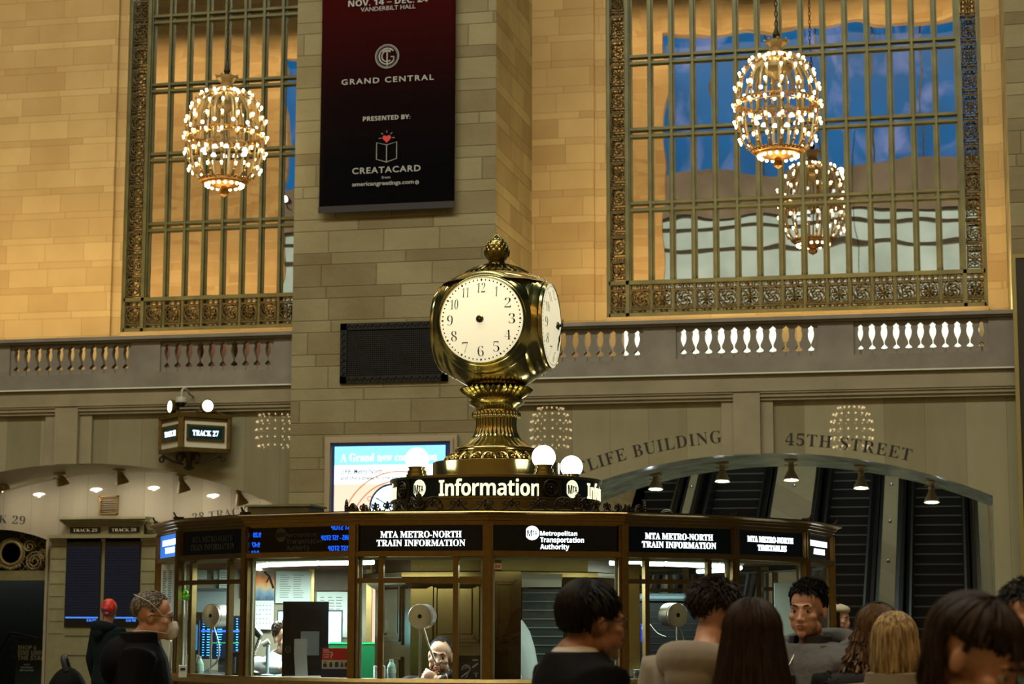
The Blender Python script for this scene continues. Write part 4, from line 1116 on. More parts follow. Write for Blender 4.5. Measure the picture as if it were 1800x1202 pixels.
# body: a rounded cube
def spow(v, p): return math.copysign(abs(v)**p, v)
b = MB(); nu, nv = 64, 40; vs = []
for j in range(nv+1):
    v = -PI/2+PI*j/nv
    for i in range(nu):
        u = 2*PI*i/nu; e1, e2 = 1, 1
        cv, sv = spow(math.cos(v), e2), spow(math.sin(v), e2)
        q_ = [.476*cv*math.cos(u), .476*cv*math.sin(u)]; q_ = [max(-.395, min(.395, v_)) for v_ in q_]; vs.append((q_[0], q_[1], zb+max(-.452, min(.37, .476*sv))))
b.add(vs, [(j*nu+i, j*nu+(i+1) % nu, (j+1)*nu+(i+1) % nu, (j+1)*nu+i) for j in range(nv) for i in range(nu)])
GREENB = pbr('dark_patinated_brass', (150,136,78), .2, 1., var=.35, vscale=5., rvar=.08)
obj('body', b, BRASS, clk, True, 60)
dial = pbr('lit_opal_dial', (250,244,214), .35, emit=(255,246,206), es=.66)
inkm = pbr('black_numeral_ink', (8,8,8), .4)
def dome(r): return .455-.045*(r/.306)**2
for k in range(4):
    A = Matrix.Translation((0,0,zb)) @ Matrix.Rotation(k*PI/2, 4, 'Z')
    T = A @ Matrix.Rotation(PI/2, 4, 'X')               # local z of the lathe -> -y
    bz = MB().lathe([(.378,.26),(.376,.305),(.366,.318),(.362,.330),(.350,.338),(.348,.354),(.334,.366),(.331,.382),(.318,.390),(.316,.406),(.307,.416),(.303,.408)], 56, cap=False)
    bz.v = [tuple(T @ Vector(v)) for v in bz.v]; bezel = obj('bezel', bz, BRASS, clk, True, 50)
    fc = MB().lathe([(r, dome(r)) for r in (.306,.27,.22,.16,.1,.05,.0001)], 56, cap=False); fc.v = [tuple(T @ Vector(v)) for v in fc.v]
    face = obj('dial', fc, dial, clk, True, 60)
    nm = MB()
    for h in range(1, 13):
        q = PI/2-h*PI/6; r = .228; c = Vector((r*math.cos(q), -(dome(r)+.004), r*math.sin(q)))
        w_ = {1:.022, 10:.062, 11:.056, 12:.064}.get(h, .044)
        t2 = MB(); add_text(t2, str(h), c, UX, UZ, w_, .072, style='serif', thick=.0008, off=-.022); t2.v = [tuple(A @ Vector((x, -(dome(math.hypot(x, z))+.0016), z))) for x, y, z in t2.v]; nm.add(t2.v, t2.f)
    obj('numerals', nm, inkm, face, True, ang=None)
    mk = MB()
    for i in range(60):
        q = 2*PI*i/60; r = .286; c = Vector((r*math.cos(q), -(dome(r)+.003), r*math.sin(q))); rr = .0085 if i % 5 == 0 else .006
        er, et = Vector((math.cos(q), 0, math.sin(q))), Vector((-math.sin(q), 0, math.cos(q)))
        mk.add([A @ v for v in (c+er*rr*1.3, c+et*rr, c-er*rr*1.3, c-et*rr, c+Vector((0,-.002,0)))], [(0,1,4),(1,2,4),(2,3,4),(3,0,4)])
    obj('minute_marks', mk, inkm, face, True, ang=None)
    hb = MB().lathe([(.028,.448),(.028,.462),(.02,.468),(.012,.466)], 20, cap=False).lathe([(.012,.47),(.001,.472)], 12); hb.v = [tuple(T @ Vector(v)) for v in hb.v]
    hub = obj('hub', hb, BRASSD, face, True)
    if k == 0:
        rg = MB().lathe([(.02,.469),(.019,.473),(.009,.474),(.008,.470)], 20); rg.v = [tuple(T @ Vector(v)) for v in rg.v]; obj('hub_ring', rg, inkm, face, True)
    if k in (1, 2, 3):
        hd = MB()
        for ang_, ln_, w_ in ((8.6*30, .16, .016), (36*6, .25, .011)):
            q = PI/2-R(ang_); d = Vector((math.cos(q), 0, math.sin(q))); e = Vector((-d.z, 0, d.x)); y = Vector((0, -.482 if w_ > .012 else -.488, 0))
            sh = [(-.06, w_*.5), (0, w_*.8), (ln_*.35, w_*.5), (ln_*.55, w_*1.9), (ln_*.68, w_*.6), (ln_*.8, w_*1.1), (ln_, .001)]
            pl = [d*s_+e*w2 for s_, w2 in sh]+[d*s_-e*w2 for s_, w2 in sh[::-1]]
            n_ = len(pl); hd.add([A @ (p+y) for p in pl]+[A @ (p+y+Vector((0,-.004,0))) for p in pl], [tuple(range(n_)), tuple(range(n_, 2*n_))[::-1]]+[(i, (i+1) % n_, n_+(i+1) % n_, n_+i) for i in range(n_)])
        obj('hands', hd, inkm, face, True, ang=None)
# roof plate, acorn
z_ = lambda p: L_(zc(p))
obj('cap', MB().lathe([(.40, z_(503)),(.335, z_(496)),(.30, z_(491)),(.285, z_(487)),(.25, z_(485)),(.22, z_(480)),(.16, z_(474)),(.10, z_(469)),(.06, z_(466)),(.05, z_(464))], 48), GREENB, clk, True, 40)
lf = MB()
for i in range(28):
    a = 2*PI*i/28; lf.tube([(.24*math.cos(a), .24*math.sin(a), z_(482)), (.17*math.cos(a), .17*math.sin(a), z_(474)), (.09*math.cos(a), .09*math.sin(a), z_(467))], [.007,.011,.007], 5)
obj('cap_leaves', lf, GREENB, clk, True)
obj('finial_stem', MB().lathe([(.075, z_(470)),(.06, z_(466)),(.055, z_(463)),(.062, z_(461)),(.055, z_(459)),(.07, z_(456)),(.082, z_(452)),(.094, z_(447)),(.096, z_(444)),(.088, z_(443))], 24), BRASSD, clk, True, 40)
ac = MB().lathe([(.084, z_(447)),(.086, z_(440)),(.08, z_(432)),(.062, z_(424)),(.036, z_(417)),(.016, z_(412.5)),(.001, z_(410))], 24)
for j in range(6):
    z0 = z_(445-5*j); rr = (.086,.083,.076,.064,.047,.026)[j]
    for i in range(12):
        a = 2*PI*(i+.5*(j % 2))/12; ac.sphere((rr*math.cos(a), rr*math.sin(a), z0), .021*(.7+.3*rr/.088), 6, 5, (.6,.9,1.25), Matrix.Rotation(a, 3, 'Z'))
obj('acorn', ac, GREENB, clk, True, 60)
# neck and flared stem
lv = MB().lathe([(.20, z_(684)),(.22, z_(690)),(.185, z_(699)),(.16, z_(702))], 40)
for i in range(36):
    a = 2*PI*i/36; lv.tube([(.15*math.cos(a), .15*math.sin(a), z_(702)), (.20*math.cos(a), .20*math.sin(a), z_(694)), (.235*math.cos(a), .235*math.sin(a), z_(687)), (.25*math.cos(a), .25*math.sin(a), z_(684)), (.24*math.cos(a), .24*math.sin(a), z_(682))], [.012,.016,.02,.02,.008], 6)
obj('leaf_collar', lv, BRASS, clk, True, 50)
obj('neck', MB().lathe([(.17, z_(700)),(.17, z_(703)),(.20, z_(704)),(.206, z_(707)),(.198, z_(710)),(.19, z_(712)),(.16, z_(716)),(.145, z_(722)),(.15, z_(727))], 40), BRASS, clk, True, 40)
bd = MB().lathe([(.15, z_(724)),(.16, z_(734)),(.14, z_(737))], 40)
for i in range(32):
    a = 2*PI*i/32; bd.sphere((.162*math.cos(a), .162*math.sin(a), z_(729.5)), .018, 8, 6, (1,1,1.5))
obj('bead_ring', bd, BRASS, clk, True, 60)
fl = MB(); prof_ = smooth([(.150, z_(734)),(.147, z_(745)),(.152, z_(757)),(.178, z_(770)),(.235, z_(782)),(.285, z_(789))], 4); n = 144
fl.loft([[((r*(1-.045*abs(math.cos(18*2*PI*i/n)))*math.cos(2*PI*i/n)), (r*(1-.045*abs(math.cos(18*2*PI*i/n)))*math.sin(2*PI*i/n)), z) for i in range(n)] for r, z in prof_])
obj('fluted_stem', fl, BRASS, clk, True, 60)
obj('torus_moulding', MB().lathe([(.27, z_(787)),(.292, z_(788)),(.302, z_(791)),(.30, z_(795)),(.29, z_(797)),(.31, z_(799))], 48), BRASS, clk, True, 50)
ob = MB().lathe([(.30, z_(797)),(.315, z_(801)),(.345, z_(808)),(.385, z_(814)),(.40, z_(817))], 64)
for i in range(26):
    a0_ = 2*PI*i/26; rm, zm = .352, z_(806.5); er = Vector((math.cos(a0_), math.sin(a0_), 0)); et = Vector((-er.y, er.x, 0)); ez = (Vector((0,0,1))*.75-er*.62).normalized()
    c = er*rm+Vector((0,0,zm)); q_ = []
    for k in range(14):
        q = k*.55; rr = .034*(1-k/16); q_.append(c+et*(rr*math.cos(q))*(1 if i % 2 else -1)+ez*(rr*math.sin(q))+er*.01)
    ob.tube(q_, .009, 5)
    ob.sphere(c+ez*.0+er*.012, .012, 6, 5)
    for s_ in (-1, 1): ob.tube([c+et*.04*s_-ez*.045, c+et*.045*s_, c+et*.035*s_+ez*.045], [.006,.012,.006], 5)
obj('ornate_band', ob, pbr('chased_brass', (170,150,92), .26, 1., var=.4, vscale=20), clk, True, 50)
obj('base_drum', MB().lathe([(.40, z_(813)),(.445, z_(813.5)),(.458, z_(815)),(.458, L_(zc(834,.457))),(.458, 0)], 72), BRASS, clk, True, 40)

# ================================================================== the information drum under it
RD = 184*S
zd1, zd0 = zc(836, RD), zc(875, RD)
zdb = zc(899, RD)
dr_ = thing('information_drum', 'round black and brass sign drum reading Information under the clock', 'sign', (CB.x, CB.y, zdb), R(-2))
obj('drum', MB().lathe([(RD-.02, 0),(RD-.005, 0.0),(RD-.005, zd0-zdb),(RD+.012, zd0-zdb),(RD+.012, zd0-zdb+.012),(RD-.004, zd0-zdb+.014),(RD-.004, zd1-zdb-.006),(RD+.016, zd1-zdb-.006),(RD+.016, zd1-zdb+.012),(RD-.02, zd1-zdb+.016),(.46, o0-zdb-.003),(.2, o0-zdb-.003)], 96), BRASSD, dr_, True, 30)
bp_ = pbr('dark_teal_sign_glass', (8,14,14), .12, emit=(8,20,20), es=.25)
zm_ = (zd1+zd0)/2-zdb; hh = zd1-zd0
def wrap(mb, r):
    """bend flat lettering (x, y=depth, z) onto the drum, front = -y"""
    out = []
    for x, y, z in mb.v:
        a = -PI/2+x/r; rr = r-y; out.append((rr*math.cos(a), rr*math.sin(a), z))
    mb.v = out; return mb
def rotz(mb, a):
    M_ = Matrix.Rotation(a, 3, 'Z'); mb.v = [tuple(M_ @ Vector(v)) for v in mb.v]; return mb
for k in range(4):
    rot_ = k*PI/2
    pn = MB(); n = 20; wa = RD*R(74)
    for i in range(n): x0, x1 = -wa/2+wa*i/n, -wa/2+wa*(i+1)/n; pn.box(x0, x1, -.002, .006, zd0-zdb+.016, zd1-zdb-.008)
    sp_ = obj('sign_panel', rotz(wrap(pn, RD), rot_), bp_, dr_, True)
    # sizes read off the front panel
    xi = lambda p: RD*(math.asin(max(-1, min(1, (p-870)*S/RD*(1-.048))))+R(13.1+2))
    tx = MB(); a_, b_ = xi(769), xi(948)
    add_text(tx, 'Information', ((a_+b_)/2, -.004, zm_), UX, UZ, b_-a_, hh*.78, style='sansb', thick=.002, spacing=.92)
    obj('lettering', rotz(wrap(tx, RD), rot_), CREAML, sp_, True, ang=None)
    ci = MB(); c0 = xi(733); r_ = .062
    pts = [(r_*math.cos(q), r_*math.sin(q)) for q in [R(150-300*i/30) for i in range(31)]]
    ci.prism([(x+c0, z+zm_) for x, z in pts], .003, Matrix.Translation((0,-.003,0)) @ Matrix.Rotation(PI/2, 4, 'X'))
    obj('logo_disc', rotz(wrap(ci, RD), rot_), CREAML, sp_, True, ang=None)
    ml = MB(); add_text(ml, 'M', (c0-.026, -.008, zm_-.004), UX, UZ, .04, .062, style='sansb', thick=.001); add_text(ml, 'TA', (c0+.022, -.008, zm_-.002), UX, UZ, .046, .044, style='sansb', thick=.001)
    obj('logo_letters', rotz(wrap(ml, RD), rot_), inkm, sp_, True, ang=None)
    ro = MB(); q = R(45); hw_ = RD*R(7)
    ro.box(-hw_, hw_, -.012, .02, zd0-zdb+.014, zd1-zdb-.006)
    X9 = Matrix.Rotation(PI/2, 3, 'X')
    ro.torus((0,-.014,zm_), .055, .008, X9, 24, 6).torus((0,-.014,zm_), .04, .004, X9, 20, 5)
    for i in range(8): qq = 2*PI*i/8; ro.sphere((.025*math.cos(qq), -.014, zm_+.025*math.sin(qq)), .011, 6, 5)
    ro.sphere((0,-.016,zm_), .013, 8, 6)
    obj('rosette_panel', rotz(wrap(ro, RD), rot_+q), pbr('dark_rosette_bronze', (60,52,34), .4, .6), dr_, True)
# globe lamps standing on the drum
GLOBE = emitter('lit_opal_globe', (255,252,244), 5.)
ring_r = 160*S
zg = zc(803, ring_r*math.cos(R(30)))
for k, lab in enumerate(('lit white globe lamp on the drum, left of the clock foot', 'lit white globe lamp nearest on the drum, just right of the clock foot', 'lit white globe lamp farthest right on the drum', None)):
    if lab is None: continue
    a = D0+R((-59, 30.5, 121)[k])
    c = CB+Vector((math.cos(a), math.sin(a), 0))*ring_r
    t = thing('globe_lamp', lab, 'lamp', (c.x, c.y, zd1+.016), group='globe lamps on the information drum')
    gz = zg-(zd1+.016)
    obj('base', MB().lathe([(.075,0),(.075,.018),(.066,.022),(.066,.045),(.056,.05),(.056,gz-.062),(.045,gz-.06)], 28), BRASS, t, True, 30)
    obj('globe', MB().sphere((0,0,gz), 20.3*S, 28, 18), GLOBE, t, True, 60)
    cap_ = MB().torus((0,0,gz-.058), .058, .006, None, 24, 6); obj('globe_rim', cap_, BRASS, t, True)

# ================================================================== iron cresting round the drum
RC = 1.075; zr_ = zc(897, RC)
cg = thing('roof_cresting', 'dark iron scrolled cresting with palmettes standing round the information drum', 'cresting', (CB.x, CB.y, zr_))
IRN = pbr('dark_cast_iron', (66,58,44), .4, .7, var=.3)
def crest_side(P0, P1):
    u = (P1-P0); L = u.length; u = u.normalized(); b = MB()
    p = lambda x, z: P0+u*x+Vector((0,0,z))
    b.tube([p(0, .008), p(L, .008)], .009, 6)
    n = 6
    for i in range(n):
        x0 = L*(i+.5)/n; s_ = L/n*.5
        for sg in (-1, 1):
            pts = [p(x0+sg*(s_*.95), .012), p(x0+sg*(s_*.6), .018), p(x0+sg*s_*.32, .038)]
            for k in range(10): q = k*.6; rr = .021*(1-k/13); pts.append(p(x0+sg*(s_*.32+.012-rr*math.cos(q)), .058+rr*math.sin(q)))
            b.tube(pts, .0055, 5)
        b.sphere(p(x0, .05), .012, 6, 5, (1,1,1.6)); b.sphere(p(x0, .078), .010, 6, 5, (1,1,1.4))
        for sg in (-1, 1): b.sphere(p(x0+sg*.014, .066), .009, 6, 4)
    # high S-scrolls beside the corners
    for x0, sg in ((.0, 1), (L, -1)):
        pts = [p(x0+sg*.03, .02)]
        for k in range(14): q = PI-k*.42; pts.append(p(x0+sg*(.10+.06*math.cos(q)), .03+.065*math.sin(q)*(1 if k < 8 else .6)))
        b.tube(pts, .008, 5)
    return b
corners = [Vector((RC*math.cos(D0+R(31+60*i)), RC*math.sin(D0+R(31+60*i)), 0)) for i in range(6)]
for i in range(6):
    obj('scroll_rail', crest_side(corners[i], corners[(i+1) % 6]), IRN, cg, True)
    c = corners[i]; pm = MB().lathe([(.03,0),(.03,.02),(.014,.03),(.012,.05)], 8, c)
    er = c.normalized(); et = Vector((-er.y, er.x, 0))
    for z, w_ in ((.05, .035), (.07, .036), (.09, .028), (.108, .018)):
        for s_ in (-1, 1): pm.tube([c+Vector((0,0,z-.015)), c+et*s_*w_*.6+Vector((0,0,z)), c+et*s_*w_+Vector((0,0,z+.006))], [.010,.012,.006], 5)
    pm.lathe([(.014,.03),(.016,.08),(.010,.12),(.001,.135)], 8, c)
    obj('palmette', pm, IRN, cg, True)

# ================================================================== the booth
NB_, RB = 18, 2.375
def bang(i): return D0+R(-1.135+20*i)
def bpt(i, r=RB): return Vector((CB.x+r*math.cos(bang(i)), CB.y+r*math.sin(bang(i)), 0))
Zb = lambda p: zc(p, RB, 858)
zcor1, zsg1, zsg0, zwin, zsill = Zb(898), Zb(920), Zb(969), Zb(979), Zb(1194)
booth = thing('information_booth', 'many-sided brass and glass information booth with black lit sign panels', 'kiosk', (CB.x, CB.y, 0))
def bayM(i, r=RB):
    P0, P1 = bpt(i, r), bpt(i+1, r); u = (P1-P0).normalized(); inn = UZ.cross(u)
    return Matrix(((u.x, inn.x, 0, P0.x-CB.x), (u.y, inn.y, 0, P0.y-CB.y), (0, 0, 1, 0), (0, 0, 0, 1))), (P1-P0).length
LB = 2*RB*math.sin(R(10))
def ringprof(prof, m, name):
    """moulding run round all eighteen sides (r, z)"""
    b = MB(); n = NB_
    b.loft([[(r*math.cos(bang(i)), r*math.sin(bang(i)), z) for i in range(n)] for r, z in prof], cap=False)
    return obj(name, b, m, booth, True, 15)
ringprof([(RB-.06, zsg1-.01),(RB+.02, zsg1),(RB+.02, Zb(915)),(RB+.035, Zb(914)),(RB+.035, Zb(909)),(RB+.05, Zb(908)),(RB+.05, Zb(905)),(RB+.075, Zb(903)),(RB+.085, Zb(901)),(RB+.08, Zb(899)),(RB-.1, Zb(899)),(RB-.1, zsg1-.01)], BRASSB, 'cornice')
ringprof([(RB-.1, Zb(899)),(RB+.03, Zb(899)),(RB+.03, Zb(896.5)),(RB-.2, zcor1+.01),(1.15, zr_-.002),(1.02, zr_-.002)], pbr('dark_roof_edge', (20,18,14), .6), 'roof_edge')
rf = MB().lathe([(1.12, zr_-.012),(.0001, zr_-.012)], 48, cap=False); obj('roof', rf, pbr('dark_roof', (44,38,28), .5, .3), booth, True)
ringprof([(RB-.03, zsg0),(RB+.03, zsg0),(RB+.03, zwin+.006),(RB+.015, zwin),(RB-.03, zwin)], BRASSB, 'sign_rail')
ringprof([(RB-.05, zsill),(RB+.05, zsill),(RB+.07, zsill-.02),(RB+.05, zsill-.05),(RB+.02, zsill-.06),(RB+.02, .12),(RB+.05, .1),(RB+.05, 0),(RB-.05, 0)], BRASSB, 'base_wall')
ringprof([(RB-.05, zsill-.02),(RB-.62, zsill-.02),(RB-.62, zsill-.06),(RB-.05, zsill-.06)], pbr('dark_counter', (40,38,32), .35), 'counter')
ringprof([(RB-.03, zsg0),(RB-.55, zsg0+.03),(.8, zsg0+.03)], pbr('booth_ceiling', (110,80,48), .6), 'ceiling_panel')
for i in range(NB_):
    a = bang(i); M_ = Matrix.Rotation(a, 4, 'Z') @ Matrix.Translation((RB, 0, 0))
    p_ = MB().box(-.05, .022, -.032, .032, 0, zsg1+.005, M_).box(.0, .032, -.018, .018, 0, zsg1, M_); obj('post', p_, BRASSB, booth, True)
    bx_ = MB().box(-.03, .03, -.018, .018, zcor1+.0, zcor1+.018, Matrix.Rotation(a, 4, 'Z') @ Matrix.Translation((RB+.02, 0, 0))); bx_.tube([Matrix.Rotation(a, 4, 'Z') @ Vector((RB+.02+.012*k, 0, zcor1+.012+.004*k*k)) for k in range(4)], .006, 5); obj('roof_clip', bx_, IRN, booth, True)
SIGNB = pbr('black_sign_glass', (4,5,5), .06, emit=(3,10,12), es=.25)
SIGND = pbr('unlit_black_sign_glass', (4,4,4), .05)
UNLIT = pbr('unlit_grey_letters', (52,54,48), .5)
BLUEL = emitter('blue_led_reflection', (20,90,230), 1.2)
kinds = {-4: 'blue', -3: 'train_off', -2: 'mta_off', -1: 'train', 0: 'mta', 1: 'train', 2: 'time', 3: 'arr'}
hm = 12.0/FPX
for i in range(-9, 9):
    M_, L = bayM(i); k = kinds.get(i); off = k in ('train_off', 'mta_off')
    u = (M_ @ Vector((1,0,0))-M_ @ Vector((0,0,0))).normalized()
    sg = obj('sign_panel', MB().box(.035, L-.035, -.004, .03, zsg0, zsg1, M_), SIGND if off else (SIGNB if k != 'blue' else pbr('blue_reflection_sign', (40,110,220), .2, emit=(50,130,240), es=.8)), booth, True)  # blue bay: a screen's reflection put into the panel as colour and glow
    obj('sign_frame', MB().box(.03, L-.03, -.012, .0, zsg1-.008, zsg1+.002, M_).box(.03, L-.03, -.012, .0, zsg0-.002, zsg0+.005, M_), BRASSB, sg, True)
    if not k: continue
    ml = UNLIT if off else WHITEL
    zc_ = (zsg1+zsg0)/2
    T_ = lambda b, s_, x, q, w_, h_, **kw: add_text(b, s_, M_ @ Vector((L*x, -.007, zc_+(944.5-q)*hm)), u, UZ, w_*L, h_*hm, thick=.002, **kw)
    b = MB()
    if k.startswith('train'):
        T_(b, 'MTA METRO-NORTH', .5, 938.5, .61, 11.5, style='serif'); T_(b, 'TRAIN INFORMATION', .5, 953.5, .665, 11.5, style='serif')
    elif k in ('time', 'arr', 'blue'):
        T_(b, 'MTA METRO-NORTH', .5, 938, .64, 11.5, style='serif'); T_(b, 'ARRIVALS' if k == 'arr' else 'TIMETABLES', .52, 953.5, .4, 11.5, style='serif')
    else:
        for s_, q, w_ in (('Metropolitan', 937.5, .275), ('Transportation', 949, .325), ('Authority', 961, .215)):
            T_(b, s_, .385+w_/2, q, w_, 10.5 if s_ == 'Metropolitan' else 12, style='sansb')
        c = M_ @ Vector((L*.325, -.006, zc_+(944.5-936)*hm)); r_ = 12.5*hm
        cb_ = MB(); pts = [(r_*math.cos(q), r_*math.sin(q)) for q in [R(150-300*j/30) for j in range(31)]]
        Mc = Matrix(((u.x, 0, -M_[0][1], c.x), (u.y, 0, -M_[1][1], c.y), (0, 1, 0, c.z), (0,0,0,1)))
        cb_.prism(pts, .001, Mc); obj('logo_disc', cb_, ml, sg, True, ang=None)
        lt = MB(); add_text(lt, 'M', Mc @ Vector((-.016, -.001, .003)), u, UZ, .03, .038, style='sansb', thick=.001); add_text(lt, 'TA', Mc @ Vector((.016, 0, .003)), u, UZ, .03, .026, style='sansb', thick=.001)
        obj('logo_letters', lt, inkm, sg, True, ang=None)
    obj('lettering', b, ml, sg, True, ang=None)
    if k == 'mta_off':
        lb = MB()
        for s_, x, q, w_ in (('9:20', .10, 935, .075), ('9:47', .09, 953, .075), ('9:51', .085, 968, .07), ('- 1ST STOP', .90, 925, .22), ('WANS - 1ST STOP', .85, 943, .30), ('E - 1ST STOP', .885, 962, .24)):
            T_(lb, s_, x, q, w_, 9, style='sansb', mirror=True)  # reflection of an LED board elsewhere, built as glowing letters
        obj('led_reflection', lb, BLUEL, sg, True, ang=None, label='blue LED reflection modelled as mirrored lettering')
for i in range(-9, 9):
    M_, L = bayM(i)
    gl = MB().box(.03, L-.03, .0, .006, zsill, zwin, M_); obj('glass_pane', gl, GLASS, booth, True)
    if i in (-3, -1, 1) or i in (-6, 5, 7):
        b = MB(); zt = Zb(1020)
        for x in (.205, .765): b.box(L*x-.016, L*x+.016, -.015, .02, zsill, zwin, M_)
        b.box(.03, L-.03, -.013, .02, zt-.014, zt+.014, M_); obj('window_bars', b, BRASSB, booth, True)
    inner = MB(); inner.box(.03, .045, .008, .02, zsill, zwin, M_).box(L-.045, L-.03, .008, .02, zsill, zwin, M_).box(.03, L-.03, .008, .02, zwin-.015, zwin, M_); obj('pale_seal', inner, pbr('pale_green_seal', (150,168,150), .5) if i == -9 else bpy.data.materials['pale_green_seal'], booth, True)
# brass core with panelled doors, carrying the clock
COREB = pbr('core_brass', (92,75,40), .24, 1., var=.12, vscale=9.)
core = thing('brass_core', 'panelled brass column with doors in the middle of the booth', 'column', (CB.x, CB.y, 0))
NC, RCo = 8, .86
cz = zsg0+.1
bs = MB().lathe([(RCo, 0),(RCo, cz)], NC, (0,0,0), Matrix.Rotation(D0+R(22.5-20), 3, 'Z')); obj('casing', bs, COREB, core, True, 15)
ringc = MB().lathe([(RCo+.0, cz-.30),(RCo+.05, cz-.27),(RCo+.09, cz-.22),(RCo+.09, cz-.19),(RCo+.02, cz-.18)], NC, (0,0,0), Matrix.Rotation(D0+R(22.5-20), 3, 'Z'), cap=False); obj('cornice', ringc, COREB, core, True, 15)
for i in range(NC):
    a = D0-R(20)+2*PI*i/NC; ap = RCo*math.cos(PI/NC); Mf = Matrix.Rotation(a, 4, 'Z') @ Matrix.Translation((ap, 0, 0)) @ Matrix.Rotation(PI/2, 4, 'Z')
    for z0, z1 in ((.25, .95), (1.05, 1.32), (1.40, 1.86)):
        b = MB(); w_ = .20
        for e, d in ((0, .012), (.022, .022), (.045, .010)):
            b.box(-w_+e, w_-e, -d, .01, z0+e, z0+e+.02, Mf).box(-w_+e, w_-e, -d, .01, z1-e-.02, z1-e, Mf).box(-w_+e, -w_+e+.02, -d, .01, z0+e, z1-e, Mf).box(w_-e-.02, w_-e, -d, .01, z0+e, z1-e, Mf)
        b.box(-w_+.08, w_-.08, -.012, .01, z0+.08, z1-.08, Mf)
        obj('door_panel', b, COREB, core, True, 20)
# fluorescent tubes and the lamps' light
TUBE = emitter('lit_fluorescent_tube', (226,255,244), 6.)
zt = zsg0-.045
for i, lab in ((-4, 'lit fluorescent tube in the booth behind the far left panel'), (-3, 'lit fluorescent tube in the booth behind the left unlit sign'), (-2, 'lit fluorescent tube in the booth above the notices'), (1, 'lit fluorescent tube in the booth behind the right TRAIN INFORMATION sign'), (2, 'lit fluorescent tube in the booth under the TIMETABLES sign'), (3, 'lit fluorescent tube in the booth at the right end'), (4, 'lit fluorescent tube at the back right of the booth, seen under TIMETABLES'), (5, 'lit fluorescent tube at the far back of the booth behind the TIMETABLES window'), (-6, 'lit fluorescent tube at the back left of the booth, seen under the left unlit sign'), (-5, 'lit fluorescent tube at the far left side of the booth by the blue sign')):
    P0, P1 = bpt(i, 1.75)+UZ*zt, bpt(i+1, 1.75)+UZ*zt; m_ = (P0+P1)/2
    t = thing('fluorescent_lamp', lab, 'lamp', m_, group='fluorescent lamps inside the booth')
    if i == -2: P1 = P0.lerp(P1, .72)
    if i == 1: P0 = P0.lerp(P1, .3)
    obj('tube', MB().tube([P0.lerp(P1, .02), P0.lerp(P1, .98)], .016, 10), TUBE, t); obj('housing', MB().tube([P0.lerp(P1, .03)+UZ*.03, P0.lerp(P1, .97)+UZ*.03], .03, 4), WHITEP, t)
for a_, r_, pw in ((-64, 1.5, 60), (-38, 1.7, 46), (-8, 1.8, 5), (12, 1.8, 4), (45, 1.6, 14), (85, 1.6, 16)):
    c = CB+Vector((math.cos(D0+R(a_)), math.sin(D0+R(a_)), 0))*r_
    area('booth_lamp', (c.x, c.y, zt-.03), (c.x, c.y, 0), .7, .3, pw, (.80, 1., .92))
# red 34 sticker and the dome camera on the roof
M_, L = bayM(0); zz = Zb(995)
st = thing('number_sticker', 'small white sticker with red number 34 on the glass', 'sticker', tuple(M_ @ Vector((.055, -.003, zz))+CB))
obj('card', MB().box(.034, .082, -.004, -.001, zz-.018, zz+.018, Matrix.Translation(CB) @ M_), pbr('white_card', (206,204,190), .6), st)
u = (M_ @ Vector((1,0,0))-M_ @ Vector((0,0,0))).normalized()
text('lettering', '34', Matrix.Translation(CB) @ M_ @ Vector((.058, -.006, zz)), u, UZ, .032, .022, pbr('red_ink', (200,40,36), .6), st)
pd = atd(1172, 901, 12.9); t = thing('dome_camera', 'silver-rimmed dark dome camera on the booth roof right of the cresting', 'camera', (pd.x, pd.y, zcor1+.012))
obj('dome', MB().sphere((0,0,.0), .042, 18, 12), pbr('dark_dome', (12,16,18), .05), t, True, 60); obj('rim', MB().torus((0,0,.0), .046, .007, None, 24, 6).torus((0,0,0), .045, .006, Matrix.Rotation(PI/2, 3, 'X'), 24, 6, 0, PI), steel, t, True)
pb_ = atd(505, 897, 15.8)
t = thing('roof_box', 'flat pale olive box lying on the booth roof left of the advertising screen', 'box', (pb_.x, pb_.y, zcor1))
obj('box', MB().box(-.26, .24, -.2, .2, -.02, pb_.z-zcor1+.02), OLIVE, t, True); obj('lid', MB().box(-.28, .26, -.22, .22, pb_.z-zcor1+.02, pb_.z-zcor1+.035), OLIVE, t, True)
# ================================================================== inside the booth
UR = Vector((W2C[0][0], W2C[0][1], 0)).normalized(); UD = UZ.cross(UR)      # across and away from the camera
def frameM(c, turn=0.):
    u = Matrix.Rotation(turn, 3, 'Z') @ UR; v = UZ.cross(u)
    return Matrix(((u.x, v.x, 0, c.x), (u.y, v.y, 0, c.y), (0, 0, 1, c.z), (0,0,0,1)))
def prect(x0, y0, x1, y1, D, turn=0.):
    """an upright rectangle at depth D: frame at its bottom centre, width, height"""
    a, b = atd((x0+x1)/2, y0, D), atd((x0+x1)/2, y1, D); w_ = (x1-x0)*D/FPX/max(.3, math.cos(turn))
    return frameM(Vector((a.x, a.y, b.z)), turn), w_, a.z-b.z
def pthing(name, label, cat, rect, group=None, base=None):
    M_, w_, h_ = prect(*rect); t = thing(name, label, cat, (M_[0][3], M_[1][3], M_[2][3]), 0, group)
    return t, M_, w_, h_
ztop = zsill-.02
